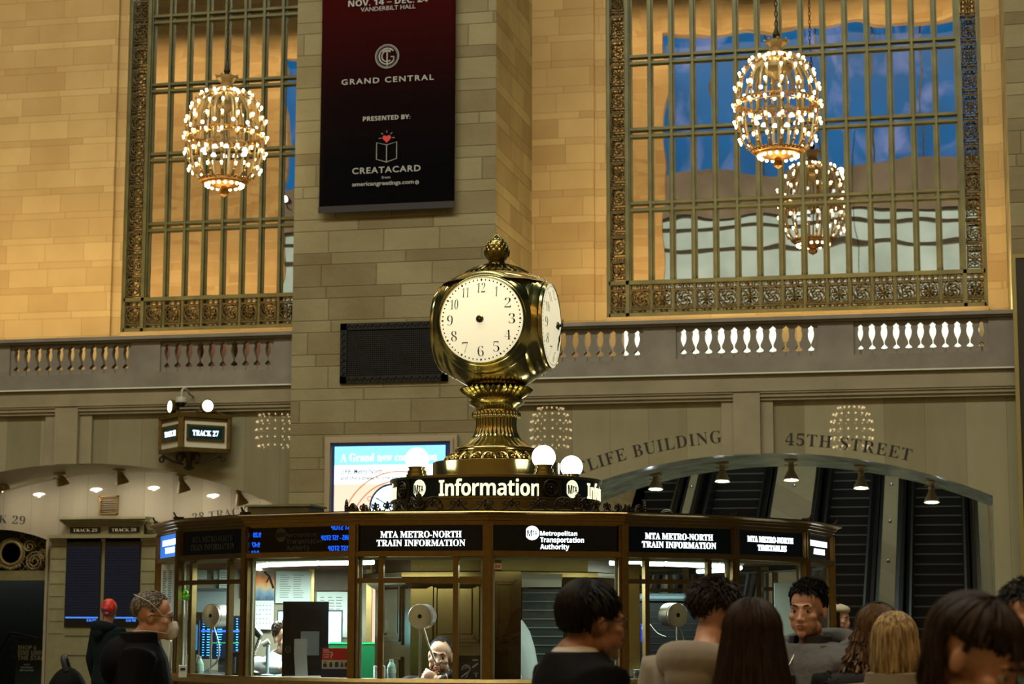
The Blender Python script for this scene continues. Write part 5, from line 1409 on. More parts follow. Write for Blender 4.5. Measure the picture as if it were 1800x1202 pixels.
# partition that carries the notices
PM, PW, PH = prect(322, 982, 652, 1140, 14.55)
pt = thing('notice_partition', 'tan notice partition with brass posts inside the left of the booth', 'partition', (PM[0][3], PM[1][3], 0))
obj('panel', MB().box(-PW/2, PW/2, 0, .03, .1-PM[2][3], zsg0-PM[2][3], PM), pbr('tan_partition', (140,132,110), .7, var=.15), pt)
for p in (322, 436, 549, 650):
    x = (p-487)*14.55/FPX; obj('post', MB().box(x-.02, x+.02, -.03, .03, -PM[2][3], zsg0-PM[2][3], PM), BRASSB, pt)
obj('fascia', MB().box(-PW/2, PW/2, -.05, .0, zsg0-.05-PM[2][3], zsg0+.02-PM[2][3], PM), pbr('brown_fascia', (110,72,36), .5), pt)
PAPER = pbr('white_paper', (196,206,198), .7); INKG = pbr('grey_print_ink', (96,104,104), .7)
def sheet(label, x0, y0, x1, y1, D=14.5, lines=8, m=None, name='paper_sheet', cat='paper', group='papers pinned in the booth', th=.003, margin=.12, cols=1):
    t, M_, w_, h_ = pthing(name, label, cat, (x0, y0, x1, y1, D), group)
    obj('page', MB().box(-w_/2, w_/2, -th, 0, 0, h_, M_), m or PAPER, t)
    if lines:
        b = MB(); rn = random.Random(x0)
        for c in range(cols):
            xa, xb = -w_/2+w_*(margin+(1-2*margin)*c/cols), -w_/2+w_*(margin+(1-2*margin)*(c+.86)/cols)
            for k in range(lines):
                z = h_*(1-margin)-h_*(1-2*margin)*k/lines; b.box(xa, xa+(xb-xa)*rn.uniform(.55, 1), -th-.0015, -th, z-h_*.012, z+h_*.004, M_)
        obj('print_lines', b, INKG, t)
    return t
sheet('white timetable sheet pinned inside the far left booth window', 284, 992, 309, 1084, 13.6, 22, cols=2)
sheet('small white note pinned near the top left of the booth', 346, 1002, 364, 1018, 14.5, 5)
sheet('white note pinned second from the left in the booth', 376, 1003, 392, 1018, 14.5, 5)
sheet('white sheet with a curled lower edge pinned below the left notes', 386, 1001, 407, 1058, 14.48, 12)
sheet('narrow white sheet beside the left brass partition post', 424, 1000, 435, 1050, 14.5, 9)
sheet('white printed map notice pinned right of the calendar', 485, 1004, 547, 1060, 14.5, 11, cols=2, name='map_notice', cat='notice')
sheet('white grid chart pinned low, right of the brass partition post', 557, 1040, 611, 1120, 14.5, 12, cols=3, name='wall_chart', cat='chart')
sheet('pale patterned sheet pinned below the calendar', 440, 1104, 500, 1128, 14.52, 6, cols=2)
# calendar: painted picture above a page of days
t, M_, w_, h_ = pthing('wall_calendar', 'wall calendar with a sunset painting pinned on the booth partition', 'calendar', (437, 1003, 483, 1106, 14.48), None)
def sunset():
    m, nt, b = _new('sunset_painting'); B = NB(nt); ln = nt.links.new
    tc = nt.nodes.new('ShaderNodeTexCoord'); sx = nt.nodes.new('ShaderNodeSeparateXYZ'); ln(tc.outputs['Generated'], sx.inputs[0])
    n1 = B.noise(tc.outputs['Generated'], 3.5, 6); v = B.m('ADD', sx.outputs[2], B.m('MULTIPLY', B.m('SUBTRACT', n1, .5), .5))
    r = nt.nodes.new('ShaderNodeValToRGB'); ln(v, r.inputs[0]); e = r.color_ramp.elements
    for i, (p, c) in enumerate(((0, (40,70,100)), (1, (70,60,40)), (.25, (110,140,160)), (.42, (200,170,120)), (.6, (226,120,40)), (.8, (130,84,50)))):
        q = e[i] if i < 2 else e.new(p); q.position = p; q.color = (*lin(c), 1)
    ln(r.outputs[0], b.inputs['Base Color']); b.inputs['Roughness'].default_value = .5; return m
obj('picture', MB().box(-w_/2, w_/2, -.006, 0, h_*.50, h_, M_), sunset(), t)
pg = obj('page', MB().box(-w_/2, w_/2*.99, -.004, 0, 0, h_*.49, M_), PAPER, t)
b = MB()
for r_ in range(5):
    for c in range(7):
        if (r_*7+c) % 9: b.box(-w_*.42+c*w_*.125, -w_*.42+c*w_*.125+.008, -.0055, -.004, h_*(.40-.075*r_), h_*(.40-.075*r_)+.006, M_)
obj('day_numbers', b, INKG, pg)
b = MB(); b.tube([M_ @ Vector((w_*.1, -.007, h_*.98)), M_ @ Vector((w_*.3, -.007, h_*.9)), M_ @ Vector((w_*.46, -.007, h_*.7))], .008, 5).tube([M_ @ Vector((w_*.3, -.007, h_*.9)), M_ @ Vector((w_*.2, -.007, h_*.8))], .005, 5); obj('painted_branch', b, DARK, t)
# brown cork board top right of the partition
t, M_, w_, h_ = pthing('cork_board', 'plain brown board at the right end of the booth partition', 'board', (554, 1003, 612, 1038, 14.5)); obj('board', MB().box(-w_/2, w_/2, -.01, 0, 0, h_, M_), pbr('brown_board', (92,80,66), .8, var=.2), t)
# grey wall cabinet over the left desk
t, M_, w_, h_ = pthing('grey_cabinet', 'grey rounded metal cabinet on the partition behind the duck', 'cabinet', (344, 1034, 412, 1076, 14.4))
b = MB(); b.loft([[M_ @ Vector((x, y, z)) for y, z in ((0, 0), (-.16, 0), (-.17, h_*.5), (-.14, h_*.85), (-.08, h_), (0, h_))] for x in (-w_/2, w_/2)]); obj('body', b, pbr('grey_metal', (112,122,122), .35, .3), t)
# departures monitor, blue rows
t, M_, w_, h_ = pthing('departures_monitor', 'dark monitor with rows of blue text in the left booth bay', 'monitor', (352, 1082, 432, 1158, 14.0))
obj('case', MB().box(-w_/2, w_/2, 0, .05, 0, h_, M_), BLACK, t)
s_ = obj('screen', MB().box(-w_/2+.008, w_/2-.008, -.004, 0, .01, h_-.01, M_), pbr('dark_blue_screen', (6,12,24), .2, emit=(8,22,48), es=.8), t)
b = MB(); rn = random.Random(4)
for k in range(15):
    z = h_*.93-k*h_*.06
    for x0, wd in ((-.44, .06), (-.34, .1), (-.12, .12), (.1, .06), (.30, .05)): b.box(w_*x0, w_*(x0+wd*rn.uniform(.6, 1)), -.006, -.004, z-h_*.014, z+h_*.008, M_)
obj('blue_rows', b, emitter('blue_row_text', (50,150,230), 1.1), s_, label='rows of small blue text')
obj('blue_bar', MB().box(-w_*.47, w_*.47, -.006, -.004, h_*.62, h_*.665, M_), emitter('blue_bar', (30,70,230), 1.2), s_)
obj('green_bar', MB().box(-w_*.3, w_*.47, -.006, -.004, h_*.36, h_*.385, M_), emitter('green_bar', (20,110,50), .6), s_)
obj('stand', MB().box(-.03, .03, .02, .05, ztop-M_[2][3], 0, M_), BLACK, t)
t, M_, w_, h_ = pthing('side_monitor', 'narrow dark blue monitor seen edge-on at the left booth post', 'monitor', (330, 1090, 350, 1150, 13.6))
obj('case', MB().box(-w_/2, w_/2, 0, .04, 0, h_, M_), BLACK, t); obj('screen', MB().box(-w_*.1, w_*.4, -.004, 0, .03, h_-.03, M_), emitter('dim_blue_panel', (44,92,132), .8), t); obj('stand', MB().box(-.02, .02, .01, .04, ztop-M_[2][3], 0, M_), BLACK, t)
# lit desk monitors facing us at the back
for x0, y0, x1, y1, lab in ((556, 1072, 602, 1134, 'bright blue-white desk monitor behind the dark monitor back'), (488, 1072, 500, 1120, 'sliver of a bright blue monitor left of the dark monitor back')):
    t, M_, w_, h_ = pthing('desk_monitor', lab, 'monitor', (x0, y0, x1, y1, 14.1))
    obj('case', MB().box(-w_/2, w_/2, 0, .04, 0, h_, M_), BLACK, t); obj('screen', MB().box(-w_/2+.008, w_/2-.008, -.004, 0, .012, h_-.012, M_), emitter('bright_screen', (130,206,250), 1.3), t); obj('stand', MB().box(-.02, .02, .01, .04, ztop-M_[2][3], 0, M_), BLACK, t)
# big monitor seen from behind
t, M_, w_, h_ = pthing('computer_monitor', 'tall black monitor seen from behind on a silver stand in the booth window', 'monitor', (498, 1057, 578, 1188, 12.8, R(5)))
b = MB().box(-w_/2, w_/2, 0, .035, 0, h_, M_).box(-w_*.34, w_*.34, -.025, 0, h_*.12, h_*.9, M_); obj('back_shell', b, pbr('black_monitor_plastic', (8,9,10), .6, spec=.2), t)
obj('mount_plate', MB().box(-w_*.1, w_*.3, -.04, -.02, h_*.28, h_*.6, M_), pbr('silver_plastic', (120,128,126), .4, .2), t)
b = MB().loft([[M_ @ Vector((x+dx, y, z)) for x, y in ((-.04, -.06), (.04, -.06), (.04, -.035), (-.04, -.035))] for z, dx in ((ztop-M_[2][3]+.012, -.02), (h_*.3, -.03), (h_*.5, -.03))]).box(-.13, .1, -.13, .06, ztop-M_[2][3], ztop-M_[2][3]+.012, M_); obj('stand', b, pbr('pale_silver_stand', (186,194,190), .35, .2), t)
lg = MB().torus(M_ @ Vector((-w_*.37, -.028, h_*.36)), .018, .002, Matrix.Rotation(PI/2, 3, 'X'), 20, 5); add_text(lg, 'DELL', M_ @ Vector((-w_*.37, -.028, h_*.36)), UR, UZ, .027, .009, thick=.001); obj('logo', lg, pbr('grey_logo', (96,104,104), .4), t, ang=None)
# green divider, red lost-property card
t, M_, w_, h_ = pthing('green_divider', 'dark green desk divider in the booth behind the red card', 'divider', (579, 1132, 659, 1194, 13.1)); obj('panel', MB().box(-w_/2, w_/2, 0, .02, 0, h_, M_), pbr('green_plastic', (10,78,42), .35), t); obj('edge', MB().box(-w_/2, w_/2, -.003, .023, h_, h_+.012, M_), pbr('green_edge', (30,130,74), .3), t)
t, M_, w_, h_ = pthing('lost_property_card', 'red white and blue card reading Leave something on the train? in the booth window', 'sign', (566, 1139, 613, 1194, 12.35, R(-4)))
obj('card', MB().box(-w_/2, w_/2, 0, .006, 0, h_, M_), pbr('navy_card', (22,40,86), .4), t)
obj('red_band', MB().box(-w_/2, w_/2, -.002, .0, h_*.62, h_, M_), pbr('red_card', (206,34,44), .4), t); wb = obj('white_band', MB().box(-w_/2, w_/2, -.002, 0, h_*.34, h_*.62, M_), pbr('pale_card', (206,214,210), .5), t)
b = MB(); u_ = (M_.to_3x3() @ Vector((1,0,0)))
for k, s_ in enumerate(('Leave', 'something', 'on the', 'train?')): add_text(b, s_, M_ @ Vector((-w_*(.34, .27, .33, .33)[k], -.003, h_*(.945-.075*k))), u_, UZ, w_*(.2, .34, .22, .2)[k], h_*.06, style='sansb', thick=.001)
add_text(b, '?', M_ @ Vector((-w_*.13, -.003, h_*.75)), u_, UZ, w_*.11, h_*.16, style='sansb', thick=.001); obj('lettering', b, pbr('white_card_letters', (240,240,236), .5), t, ang=None)
b = MB()
for k, (x, s_) in enumerate(((-.38, .07), (-.16, .05), (.06, .06), (.26, .05), (.42, .06))): b.box(w_*(x-s_), w_*(x+s_), -.004, -.002, h_*.40, h_*(.5+.03*(k % 3)), M_); b.torus(M_ @ Vector((w_*x, -.003, h_*.53)), w_*s_*.6, .002, Matrix.Rotation(PI/2, 3, 'X'), 10, 4)
obj('icons', b, pbr('dark_green_icons', (24,64,50), .5), wb)
# intercom drums at the glass
ALU = pbr('brushed_aluminium', (182,176,166), .34, 1.)
def intercom(label, x, y, D, turn, arm):
    M_ = frameM(atd(x, y, D), turn); t = thing('intercom_drum', label, 'speaker', (M_[0][3], M_[1][3], ztop), group='round metal intercoms at the booth windows')
    T = M_ @ Matrix.Rotation(PI/2, 4, 'X')
    b = MB().lathe([(.074,-.1),(.076,-.098),(.076,-.012),(.073,-.010),(.073,-.004),(.076,-.002),(.076,.01),(.073,.013),(.014,.013),(.012,-.01)], 40); b.v = [tuple(T @ Vector(v)) for v in b.v]; obj('drum', b, ALU, t, ang=30)
    h = MB().lathe([(.013,.0135),(.0001,.0135)], 16); h.v = [tuple(T @ Vector(v)) for v in h.v]; obj('speak_hole', h, DARK, t)
    c = Vector((M_[0][3], M_[1][3], M_[2][3])); f_ = -(M_.to_3x3() @ Vector((0,1,0))); u = M_.to_3x3() @ Vector((1,0,0))
    obj('pole', MB().tube([Vector((c.x, c.y, ztop)), c-UZ*.07], .0085, 10), ALU, t); obj('foot', MB().lathe([(.05,0),(.05,.01),(.012,.015)], 20, (c.x, c.y, ztop)), ALU, t)
    if arm:
        p = c-UZ*.07+u*.02+f_*.0
        q = [p, p+u*.035-UZ*.11, p+u*.075-UZ*.20, p+u*.085-UZ*.215, p+u*.10-UZ*.218, p+u*.125-UZ*.205]; obj('microphone_arm', MB().tube(q, [.007]*3+[.007,.008,.009], 8), ALU, t)
    else:
        q = smooth([c-UZ*.07+u*.02, c+u*.07-UZ*.2, c+u*.05-UZ*.3, c-u*.06-UZ*.36], 5); obj('cable', MB().tube(q, .006, 6), pbr('grey_cable', (150,164,170), .5), t)
intercom('round aluminium intercom drum with hooked microphone in front of the seated man', 739, 1083, 12.35, R(-14), True)
intercom('round aluminium intercom drum with cables in the left booth bay', 372, 1082, 13.0, R(-34), False)
intercom('round aluminium intercom drum at the window behind the man in the pale hoodie', 1190, 1081, 12.6, R(30), False)
# green toy duck on a slim white pole
c = atd(328, 1054, 13.0); t = thing('display_pole', 'slim white pole standing on the counter under the green duck', 'pole', (c.x, c.y, ztop)); obj('pole', MB().tube([Vector((c.x, c.y, ztop)), Vector((c.x, c.y, c.z-.004))], .008, 10), WHITEP, t); obj('foot', MB().lathe([(.04,0),(.04,.008),(.01,.012)], 16, (c.x, c.y, ztop)), WHITEP, t); obj('top_plate', MB().lathe([(.03,-.004),(.03,0)], 16, c), WHITEP, t)
LIME = pbr('lime_rubber', (84,214,50), .35)
t = thing('toy_duck', 'small lime green toy duck on top of the white pole', 'toy', c)
b = MB().sphere((0,0,.018), .026, 14, 10, (1.1,.85,.72)).sphere((.022,0,.024), .012, 8, 6, (1,.6,1)); obj('body', b, LIME, t, True, 60)
obj('head', MB().sphere((-.008,0,.046), .018, 12, 9), LIME, t, True, 60); obj('bill', MB().sphere((-.008,-.02,.043), .009, 8, 6, (1,1,.45)), pbr('yellow_bill', (230,190,50), .4), t, True, 60)
obj('eyes', MB().sphere((-.014,-.016,.051), .003, 6, 5).sphere((-.002,-.016,.051), .003, 6, 5), BLACK, t, True)
obj('tuft', MB().tube([(-.008,0,.06),(-.02,0,.072)], [.004,.002], 5).tube([(-.008,0,.06),(.004,0,.072)], [.004,.002], 5), LIME, t, True)
# bottles, papers, phone stand on the counter
CLEAR = pane('clear_plastic', (.86,.95,.9)); 
for x, y0, D, lab in ((350, 1153, 12.95, 'clear water bottle with pale label on the left counter'), (688, 1172, 12.6, 'clear plastic bottle on the counter behind the window bar left of the seated man')):
    c = atd(x, 1190, D); k = (1190-y0)*D/FPX/.17; t = thing('water_bottle', lab, 'bottle', (c.x, c.y, ztop))
    h_ = atd(x, y0, D).z-ztop; h_ = max(.12, h_); r_ = .028
    obj('bottle', MB().lathe([(r_,0),(r_,h_*.55),(r_*.9,h_*.68),(r_*.5,h_*.84),(r_*.42,h_*.88)], 20), pbr('clear_pet', (150,186,172), .12), t, True, 50)
    obj('label', MB().lathe([(r_+.001,h_*.28),(r_+.001,h_*.52)], 20, cap=False), pbr('bottle_label', (176,206,190), .5), t, True); obj('cap', MB().lathe([(r_*.46,h_*.88),(r_*.46,h_)], 16), WHITEP, t, True)
t, M_, w_, h_ = pthing('phone_holder', 'black slanted telephone holder on the counter by the left bay post', 'phone', (403, 1146, 430, 1192, 12.75))
b = MB().loft([[M_ @ Vector((x, y, z)) for x, y in ((-w_/2, a), (w_/2, a), (w_/2, a+.03), (-w_/2, a+.03))] for z, a in ((0, .02), (h_*.8, .05), (h_, .05))]); obj('back', b, BLACK, t); obj('ledge', MB().box(-w_/2, w_/2, -.03, .05, 0, .015, M_), BLACK, t); obj('handset', MB().tube([M_ @ Vector((-w_*.2, .01, .03)), M_ @ Vector((-w_*.2, .03, h_*.8))], [.014,.012], 8), pbr('dark_handset', (30,32,32), .4), t)
for k, (x, y, w_, lab) in enumerate(((321, 1180, .05, 'small white box at the left end of the counter'), (667, 1180, .07, 'white slotted tray on the counter beside the green divider'))):
    c = atd(x, y, 12.75); t = thing('counter_box', lab, 'box', (c.x, c.y, ztop)); Mx = frameM(Vector((0,0,0)), .2); obj('box', MB().box(-w_/2, w_/2, -.03, .03, 0, .075, Mx), pbr('white_box', (186,190,184), .5), t, True); obj('slot', MB().box(-w_*.3, w_*.3, -.032, -.03, .045, .06, Mx), DARK, t, True)
# sprung arm and microphone at the second bay
t = thing('spring_arm', 'black spring-balanced arm bent over the counter beside the left bay post', 'arm', tuple(atd(448, 1192, 12.8).xy)+(ztop,))
p = [atd(448, 1192, 12.8), atd(442, 1160, 12.85), atd(458, 1118, 12.95), atd(442, 1099, 12.95)]; p[0].z = ztop
obj('base', MB().lathe([(.03,0),(.03,.03),(.012,.04)], 14, p[0]), BLACK, t); obj('lower_arm', MB().tube(p[:2], .008, 8), ALU, t); a_ = obj('sprung_arm', MB().tube(p[1:3], .012, 8), BLACK, t)
b = MB(); d = (p[2]-p[1]); n = 60; sp_ = []
for i in range(n): q = i*1.4; o_ = UR*math.cos(q)*.014+UZ.cross(UR)*math.sin(q)*.014; sp_.append(p[1]+d*(.15+.7*i/n)+o_)
obj('spring', b.tube(sp_, .002, 4), ALU, a_); obj('head', MB().tube(p[2:], [.022,.03], 10), pbr('dark_arm_head', (26,30,30), .4), t)
c = atd(470, 1192, 12.95); c.z = ztop; hd_ = atd(467, 1130, 12.95)
t = thing('desk_microphone', 'pale grey desk microphone on a thick stem beside the spring arm', 'microphone', c); GREYP = pbr('pale_grey_plastic', (150,166,170), .4)
obj('stem', MB().tube([c, Vector((c.x, c.y, hd_.z-.02)), hd_], [.016,.013,.012], 10), GREYP, t); obj('head', MB().tube([hd_-UR*.02-UZ*.012, hd_+UR*.022+UZ*.012], [.018,.02], 12), WHITEP, t); obj('foot', MB().lathe([(.05,0),(.05,.012),(.016,.018)], 18, c), GREYP, t)
# hearing-loop sign
t, M_, w_, h_ = pthing('hearing_loop_sign', 'dark blue hearing loop sign with white ear symbol and letter T', 'sign', (806, 1153, 846, 1194, 12.1, R(6)))
obj('frame', MB().box(-w_/2, w_/2, 0, .012, 0, h_, M_).box(-w_/2-.004, w_/2+.004, -.004, .014, h_-.004, h_+.004, M_), pbr('black_sign_frame', (12,16,20), .25), t); pl = obj('panel', MB().box(-w_*.4, w_*.42, -.002, 0, h_*.0, h_*.72, M_), pbr('navy_panel', (20,36,78), .3), t)
ICON = pbr('pale_icon', (176,190,196), .5); b = MB(); P_ = lambda x, z: M_ @ Vector((w_*x, -.004, h_*z)); ear = [(-.16+.17*math.cos(R(q)), .46+.15*math.sin(R(q))) for q in range(200, -70, -18)]+[(-.10,.24),(-.12,.14),(-.2,.1)]
b.tube([P_(*q) for q in ear], .0045, 5); b.tube([P_(-.14+.08*math.cos(R(q)), .46+.08*math.sin(R(q))) for q in range(190, 0, -20)], .003, 4); b.tube([P_(-.36, .1), P_(-.1, .3)], .006, 4); b.tube([P_(.12, .5), P_(.36, .68)], .007, 4); obj('ear_symbol', b, ICON, pl)
b = MB(); add_text(b, 'T', P_(.27, .2), M_.to_3x3() @ Vector((1,0,0)), UZ, w_*.2, h_*.17, style='sansb', thick=.001); b.box(w_*.1, w_*.36, -.004, -.001, h_*.80, h_*.86, M_); obj('lettering', b, ICON, pl, ang=None)
# right-hand half: shutter, rack, folder, leaflets, boards
t, M_, w_, h_ = pthing('slatted_rack', 'dark slatted rack in the core doorway behind the person in white', 'rack', (918, 1034, 990, 1172, 13.28))
RACK = pbr('dark_green_rack', (40,48,42), .5); obj('back', MB().box(-w_/2, w_/2, 0, .03, 0, h_, M_), RACK, t)
for k in range(9): obj('slat', MB().box(-w_/2, w_/2, -.012, 0, h_*(k+.5)/9-.004, h_*(k+.5)/9+.004, M_), pbr('rack_slat_edge', (112,118,98), .4) if k == 0 else bpy.data.materials['rack_slat_edge'], t)
obj('upright', MB().box(-w_/2, w_/2, .0, .02, ztop-.7-M_[2][3], 0, M_), RACK, t)
t, M_, w_, h_ = pthing('white_box', 'long white box on top of the slatted rack', 'box', (917, 1009, 987, 1032, 13.28)); obj('box', MB().box(-w_/2, w_/2, -.06, .03, 0, h_, M_), pbr('cream_box', (196,194,160), .5), t); obj('rim', MB().box(-w_/2-.004, w_/2+.004, -.064, .034, h_*.6, h_, M_), pbr('cream_rim', (170,168,140), .5), t)
t, M_, w_, h_ = pthing('black_monitor', 'black monitor turned sideways beside the man with glasses', 'monitor', (1056, 1052, 1090, 1180, 12.75, R(-25)))
obj('case', MB().box(-w_/2, w_/2, 0, .04, h_*.1, h_, M_), BLACK, t); obj('screen', MB().box(-w_/2+.01, w_/2-.01, -.003, 0, h_*.14, h_-.012, M_), pbr('teal_reflective_screen', (26,44,46), .15), t); obj('stand', MB().box(-.03, .03, .01, .04, ztop-M_[2][3], h_*.1, M_).box(-.09, .09, -.06, .1, ztop-M_[2][3], ztop-M_[2][3]+.012, M_), BLACK, t)
t, M_, w_, h_ = pthing('black_shutter', 'black ribbed roller shutter with steel top bar in the right booth bay', 'shutter', (1124, 1050, 1286, 1190, 13.6))
obj('curtain', MB().box(-w_/2, w_/2, 0, .03, 0, h_, M_), pbr('black_shutter_metal', (14,18,18), .4, .3), t); obj('top_bar', MB().tube([M_ @ Vector((-w_/2, -.02, h_)), M_ @ Vector((w_/2, -.02, h_))], .028, 10), pbr('blue_steel_bar', (108,130,136), .35, .6), t)
b = MB()
for k in range(12): b.box(-w_/2, w_/2, -.004, 0, h_*k/12, h_*k/12+.004, M_)
obj('ribs', b, pbr('shutter_rib', (36,42,42), .4), t)
t, M_, w_, h_ = pthing('brass_pilaster', 'flat aged brass pilaster inside the booth right of the man with glasses', 'pilaster', (1103, 1000, 1124, 1190, 12.7)); obj('shaft', MB().box(-w_/2, w_/2, 0, .05, ztop-M_[2][3], h_, M_), BRASSD, t); obj('capital', MB().box(-w_/2-.01, w_/2+.01, -.01, .06, h_, h_+.03, M_), BRASSD, t)
t, M_, w_, h_ = pthing('blue_folder', 'bright blue folder hanging with a white cord in the right booth bay', 'folder', (1126, 1096, 1141, 1128, 13.4)); obj('cover', MB().box(-w_/2, w_/2, -.03, .0, 0, h_, M_), pbr('blue_plastic', (22,52,190), .35), t); obj('label', MB().box(-w_*.4, w_*.3, -.033, -.03, h_*.7, h_*.85, M_), PAPER, t); obj('cord', MB().tube(smooth([M_ @ Vector((-w_*.4, -.035, h_*.95)), M_ @ Vector((w_*.3, -.035, h_*.8)), M_ @ Vector((w_*.5, -.035, h_*.98)), M_ @ Vector((w_*1.4, -.03, h_*.5)), M_ @ Vector((w_*2.4, -.03, h_*.3))], 4), .003, 5), WHITEP, t)
t, M_, w_, h_ = pthing('picture_card', 'small white card with tiny dark figures propped on the right counter', 'card', (1102, 1178, 1114, 1196, 12.45)); obj('card', MB().box(-w_/2, w_/2, 0, .003, ztop-M_[2][3], h_, M_), PAPER, t); b = MB()
for k in range(4): b.lathe([(.001, 0), (.003, .008), (.0012, .02), (.002, .024)], 6, M_ @ Vector((w_*(-.3+.2*k), -.002, .004+.003*(k % 2))))
obj('figures', b, INKG, t)
for k in range(6):
    c = atd(1126, 1199-4*k, 12.5); zz = ztop+.0105*k; t = thing('leaflet_stack', 'white leaflet bundle on the right counter, %s in its pile' % ('lowest', 'second from the bottom', 'third from the bottom', 'fourth from the bottom', 'second from the top', 'topmost')[k], 'leaflets', (c.x, c.y, zz), group='leaflet bundles on the right counter'); Mx = frameM(Vector((0,0,0)), .12*math.sin(k*2)); obj('leaflets', MB().box(-.045, .045, -.03, .05, 0, .0095, Mx), PAPER, t, True); obj('print_band', MB().box(-.03, .035, -.0315, -.03, .002, .007, Mx), pbr('grey_blue_print', (92,104,136), .5) if k == 0 else bpy.data.materials['grey_blue_print'], t, True)
t, M_, w_, h_ = pthing('white_board', 'plain white board standing behind the young man in the grey jacket', 'board', (1361, 1024, 1400, 1150, 13.4)); obj('board', MB().box(-w_/2, w_/2, 0, .02, 0, h_, M_), pbr('white_board', (190,204,190), .5), t); obj('foot', MB().box(-w_/2, w_/2, -.02, .04, ztop-M_[2][3], 0, M_), ALU, t)
t, M_, w_, h_ = pthing('arrivals_paper', 'white paper reading ARRIVALS taped in the rightmost booth window', 'paper', (1428, 1011, 1449, 1036, 13.62, R(50))); obj('page', MB().box(-w_/2, w_/2, 0, .002, 0, h_, M_), pbr('grey_paper', (120,116,106), .7), t); text('lettering', 'ARRIVALS', M_ @ Vector((0, -.003, h_*.75)), M_.to_3x3() @ Vector((1,0,0)), UZ, w_*.8, h_*.2, pbr('red_brown_ink', (120,70,60), .7), t, style='sansb')
# queue barriers and counter edge by the left side
c = atd(283, 1160, 13.3); t = thing('easel_board', 'pale metal easel board standing inside the far left window', 'board', (c.x, c.y, ztop)); Mx = frameM(Vector((0,0,0)), .0); h_ = atd(283, 1103, 13.3).z-ztop
obj('board', MB().loft([[Mx @ Vector((x*(1-.15*z/h_), y+.08*z/h_, z)) for x, y in ((-.05, 0), (.05, 0), (.05, .01), (-.05, .01))] for z in (0, h_)]), pbr('pale_metal_board', (140,136,112), .35, .4), t, True); obj('edge', MB().tube([Mx @ Vector((-.04, .08, h_)), Mx @ Vector((.043, .08, h_)), Mx @ Vector((.052, .06, h_*.7))], .004, 5), ALU, t, True)
# ================================================================== people
def fuse(mb, m, name, parent, voxel=.007, smooth_n=6, sm=.5, label=None):
    """melt closed pieces into one continuous surface"""
    me = bpy.data.meshes.new('raw'); me.from_pydata([tuple(v) for v in mb.v], [], mb.f); me.update()
    bm = bmesh.new(); bm.from_mesh(me); bmesh.ops.recalc_face_normals(bm, faces=bm.faces); bm.to_mesh(me); bm.free()
    o = bpy.data.objects.new('raw', me); COL.objects.link(o)
    r = o.modifiers.new('r', 'REMESH'); r.mode = 'VOXEL'; r.voxel_size = voxel; r.use_smooth_shade = True
    s = o.modifiers.new('s', 'SMOOTH'); s.factor = sm; s.iterations = smooth_n
    dg = bpy.context.evaluated_depsgraph_get(); out = bpy.data.meshes.new_from_object(o.evaluated_get(dg))
    bpy.data.objects.remove(o); bpy.data.meshes.remove(me)
    out.name = name; out.materials.clear(); out.materials.append(m); out.shade_smooth()
    q = bpy.data.objects.new(name, out); COL.objects.link(q); q.parent = parent
    if label: q['label'] = label
    return q
def ell(b, M_, c, r, seg=18, rings=12):
    n = len(b.v); b.sphere((0,0,0), 1, seg, rings, r); b.v[n:] = [tuple(M_ @ (Vector(v)+Vector(c))) for v in b.v[n:]]; return b
def tub(b, M_, pts, rad, seg=12):
    return b.tube([M_ @ Vector(p) for p in pts], rad, seg)
SKIN = {k: pbr('skin_'+k, c, .5, var=.06, vscale=30) for k, c in {'fair': (190,144,118), 'tan': (168,122,94), 'warm': (160,112,86), 'light': (210,162,132)}.items()}
for m_ in SKIN.values(): m_.node_tree.nodes['Principled BSDF'].inputs['Subsurface Weight'].default_value = .0
EYEW = pbr('eye_white', (168,158,146), .3)
def iris_m():
    m, nt, b = _new('brown_iris'); b.inputs['Base Color'].default_value = (*lin((40,24,14)), 1); b.inputs['Roughness'].default_value = .1; return m
IRIS = iris_m(); LIPS = pbr('lips', (150,84,74), .45)
def hairm(name, c, c2, rough=.45):
    m, nt, b = _new(name); B = NB(nt); ln = nt.links.new
    tc = nt.nodes.new('ShaderNodeTexCoord'); mp = nt.nodes.new('ShaderNodeMapping'); ln(tc.outputs['Object'], mp.inputs[0]); mp.inputs['Scale'].default_value = (90, 90, 9)
    f = B.noise(mp.outputs[0], 1., 3); r = nt.nodes.new('ShaderNodeMapRange'); r.inputs[1].default_value = .35; r.inputs[2].default_value = .65; ln(f, r.inputs[0])
    ln(B.mix(r.outputs[0], lin(c), lin(c2)), b.inputs['Base Color']); b.inputs['Roughness'].default_value = rough; b.inputs['Specular IOR Level'].default_value = .14; return m
H_BLACK = hairm('black_hair', (14,11,10), (24,19,16)); H_BROWN = hairm('dark_brown_hair', (26,18,13), (46,32,22)); H_CURL = hairm('brown_wavy_hair', (52,36,22), (96,70,44))
H_BLOND = hairm('blonde_hair', (92,74,48), (178,152,106)); H_GREY = hairm('grey_hair', (78,72,64), (138,130,118), .6)
HEADZ = -.118                                           # chin, below the head's own centre
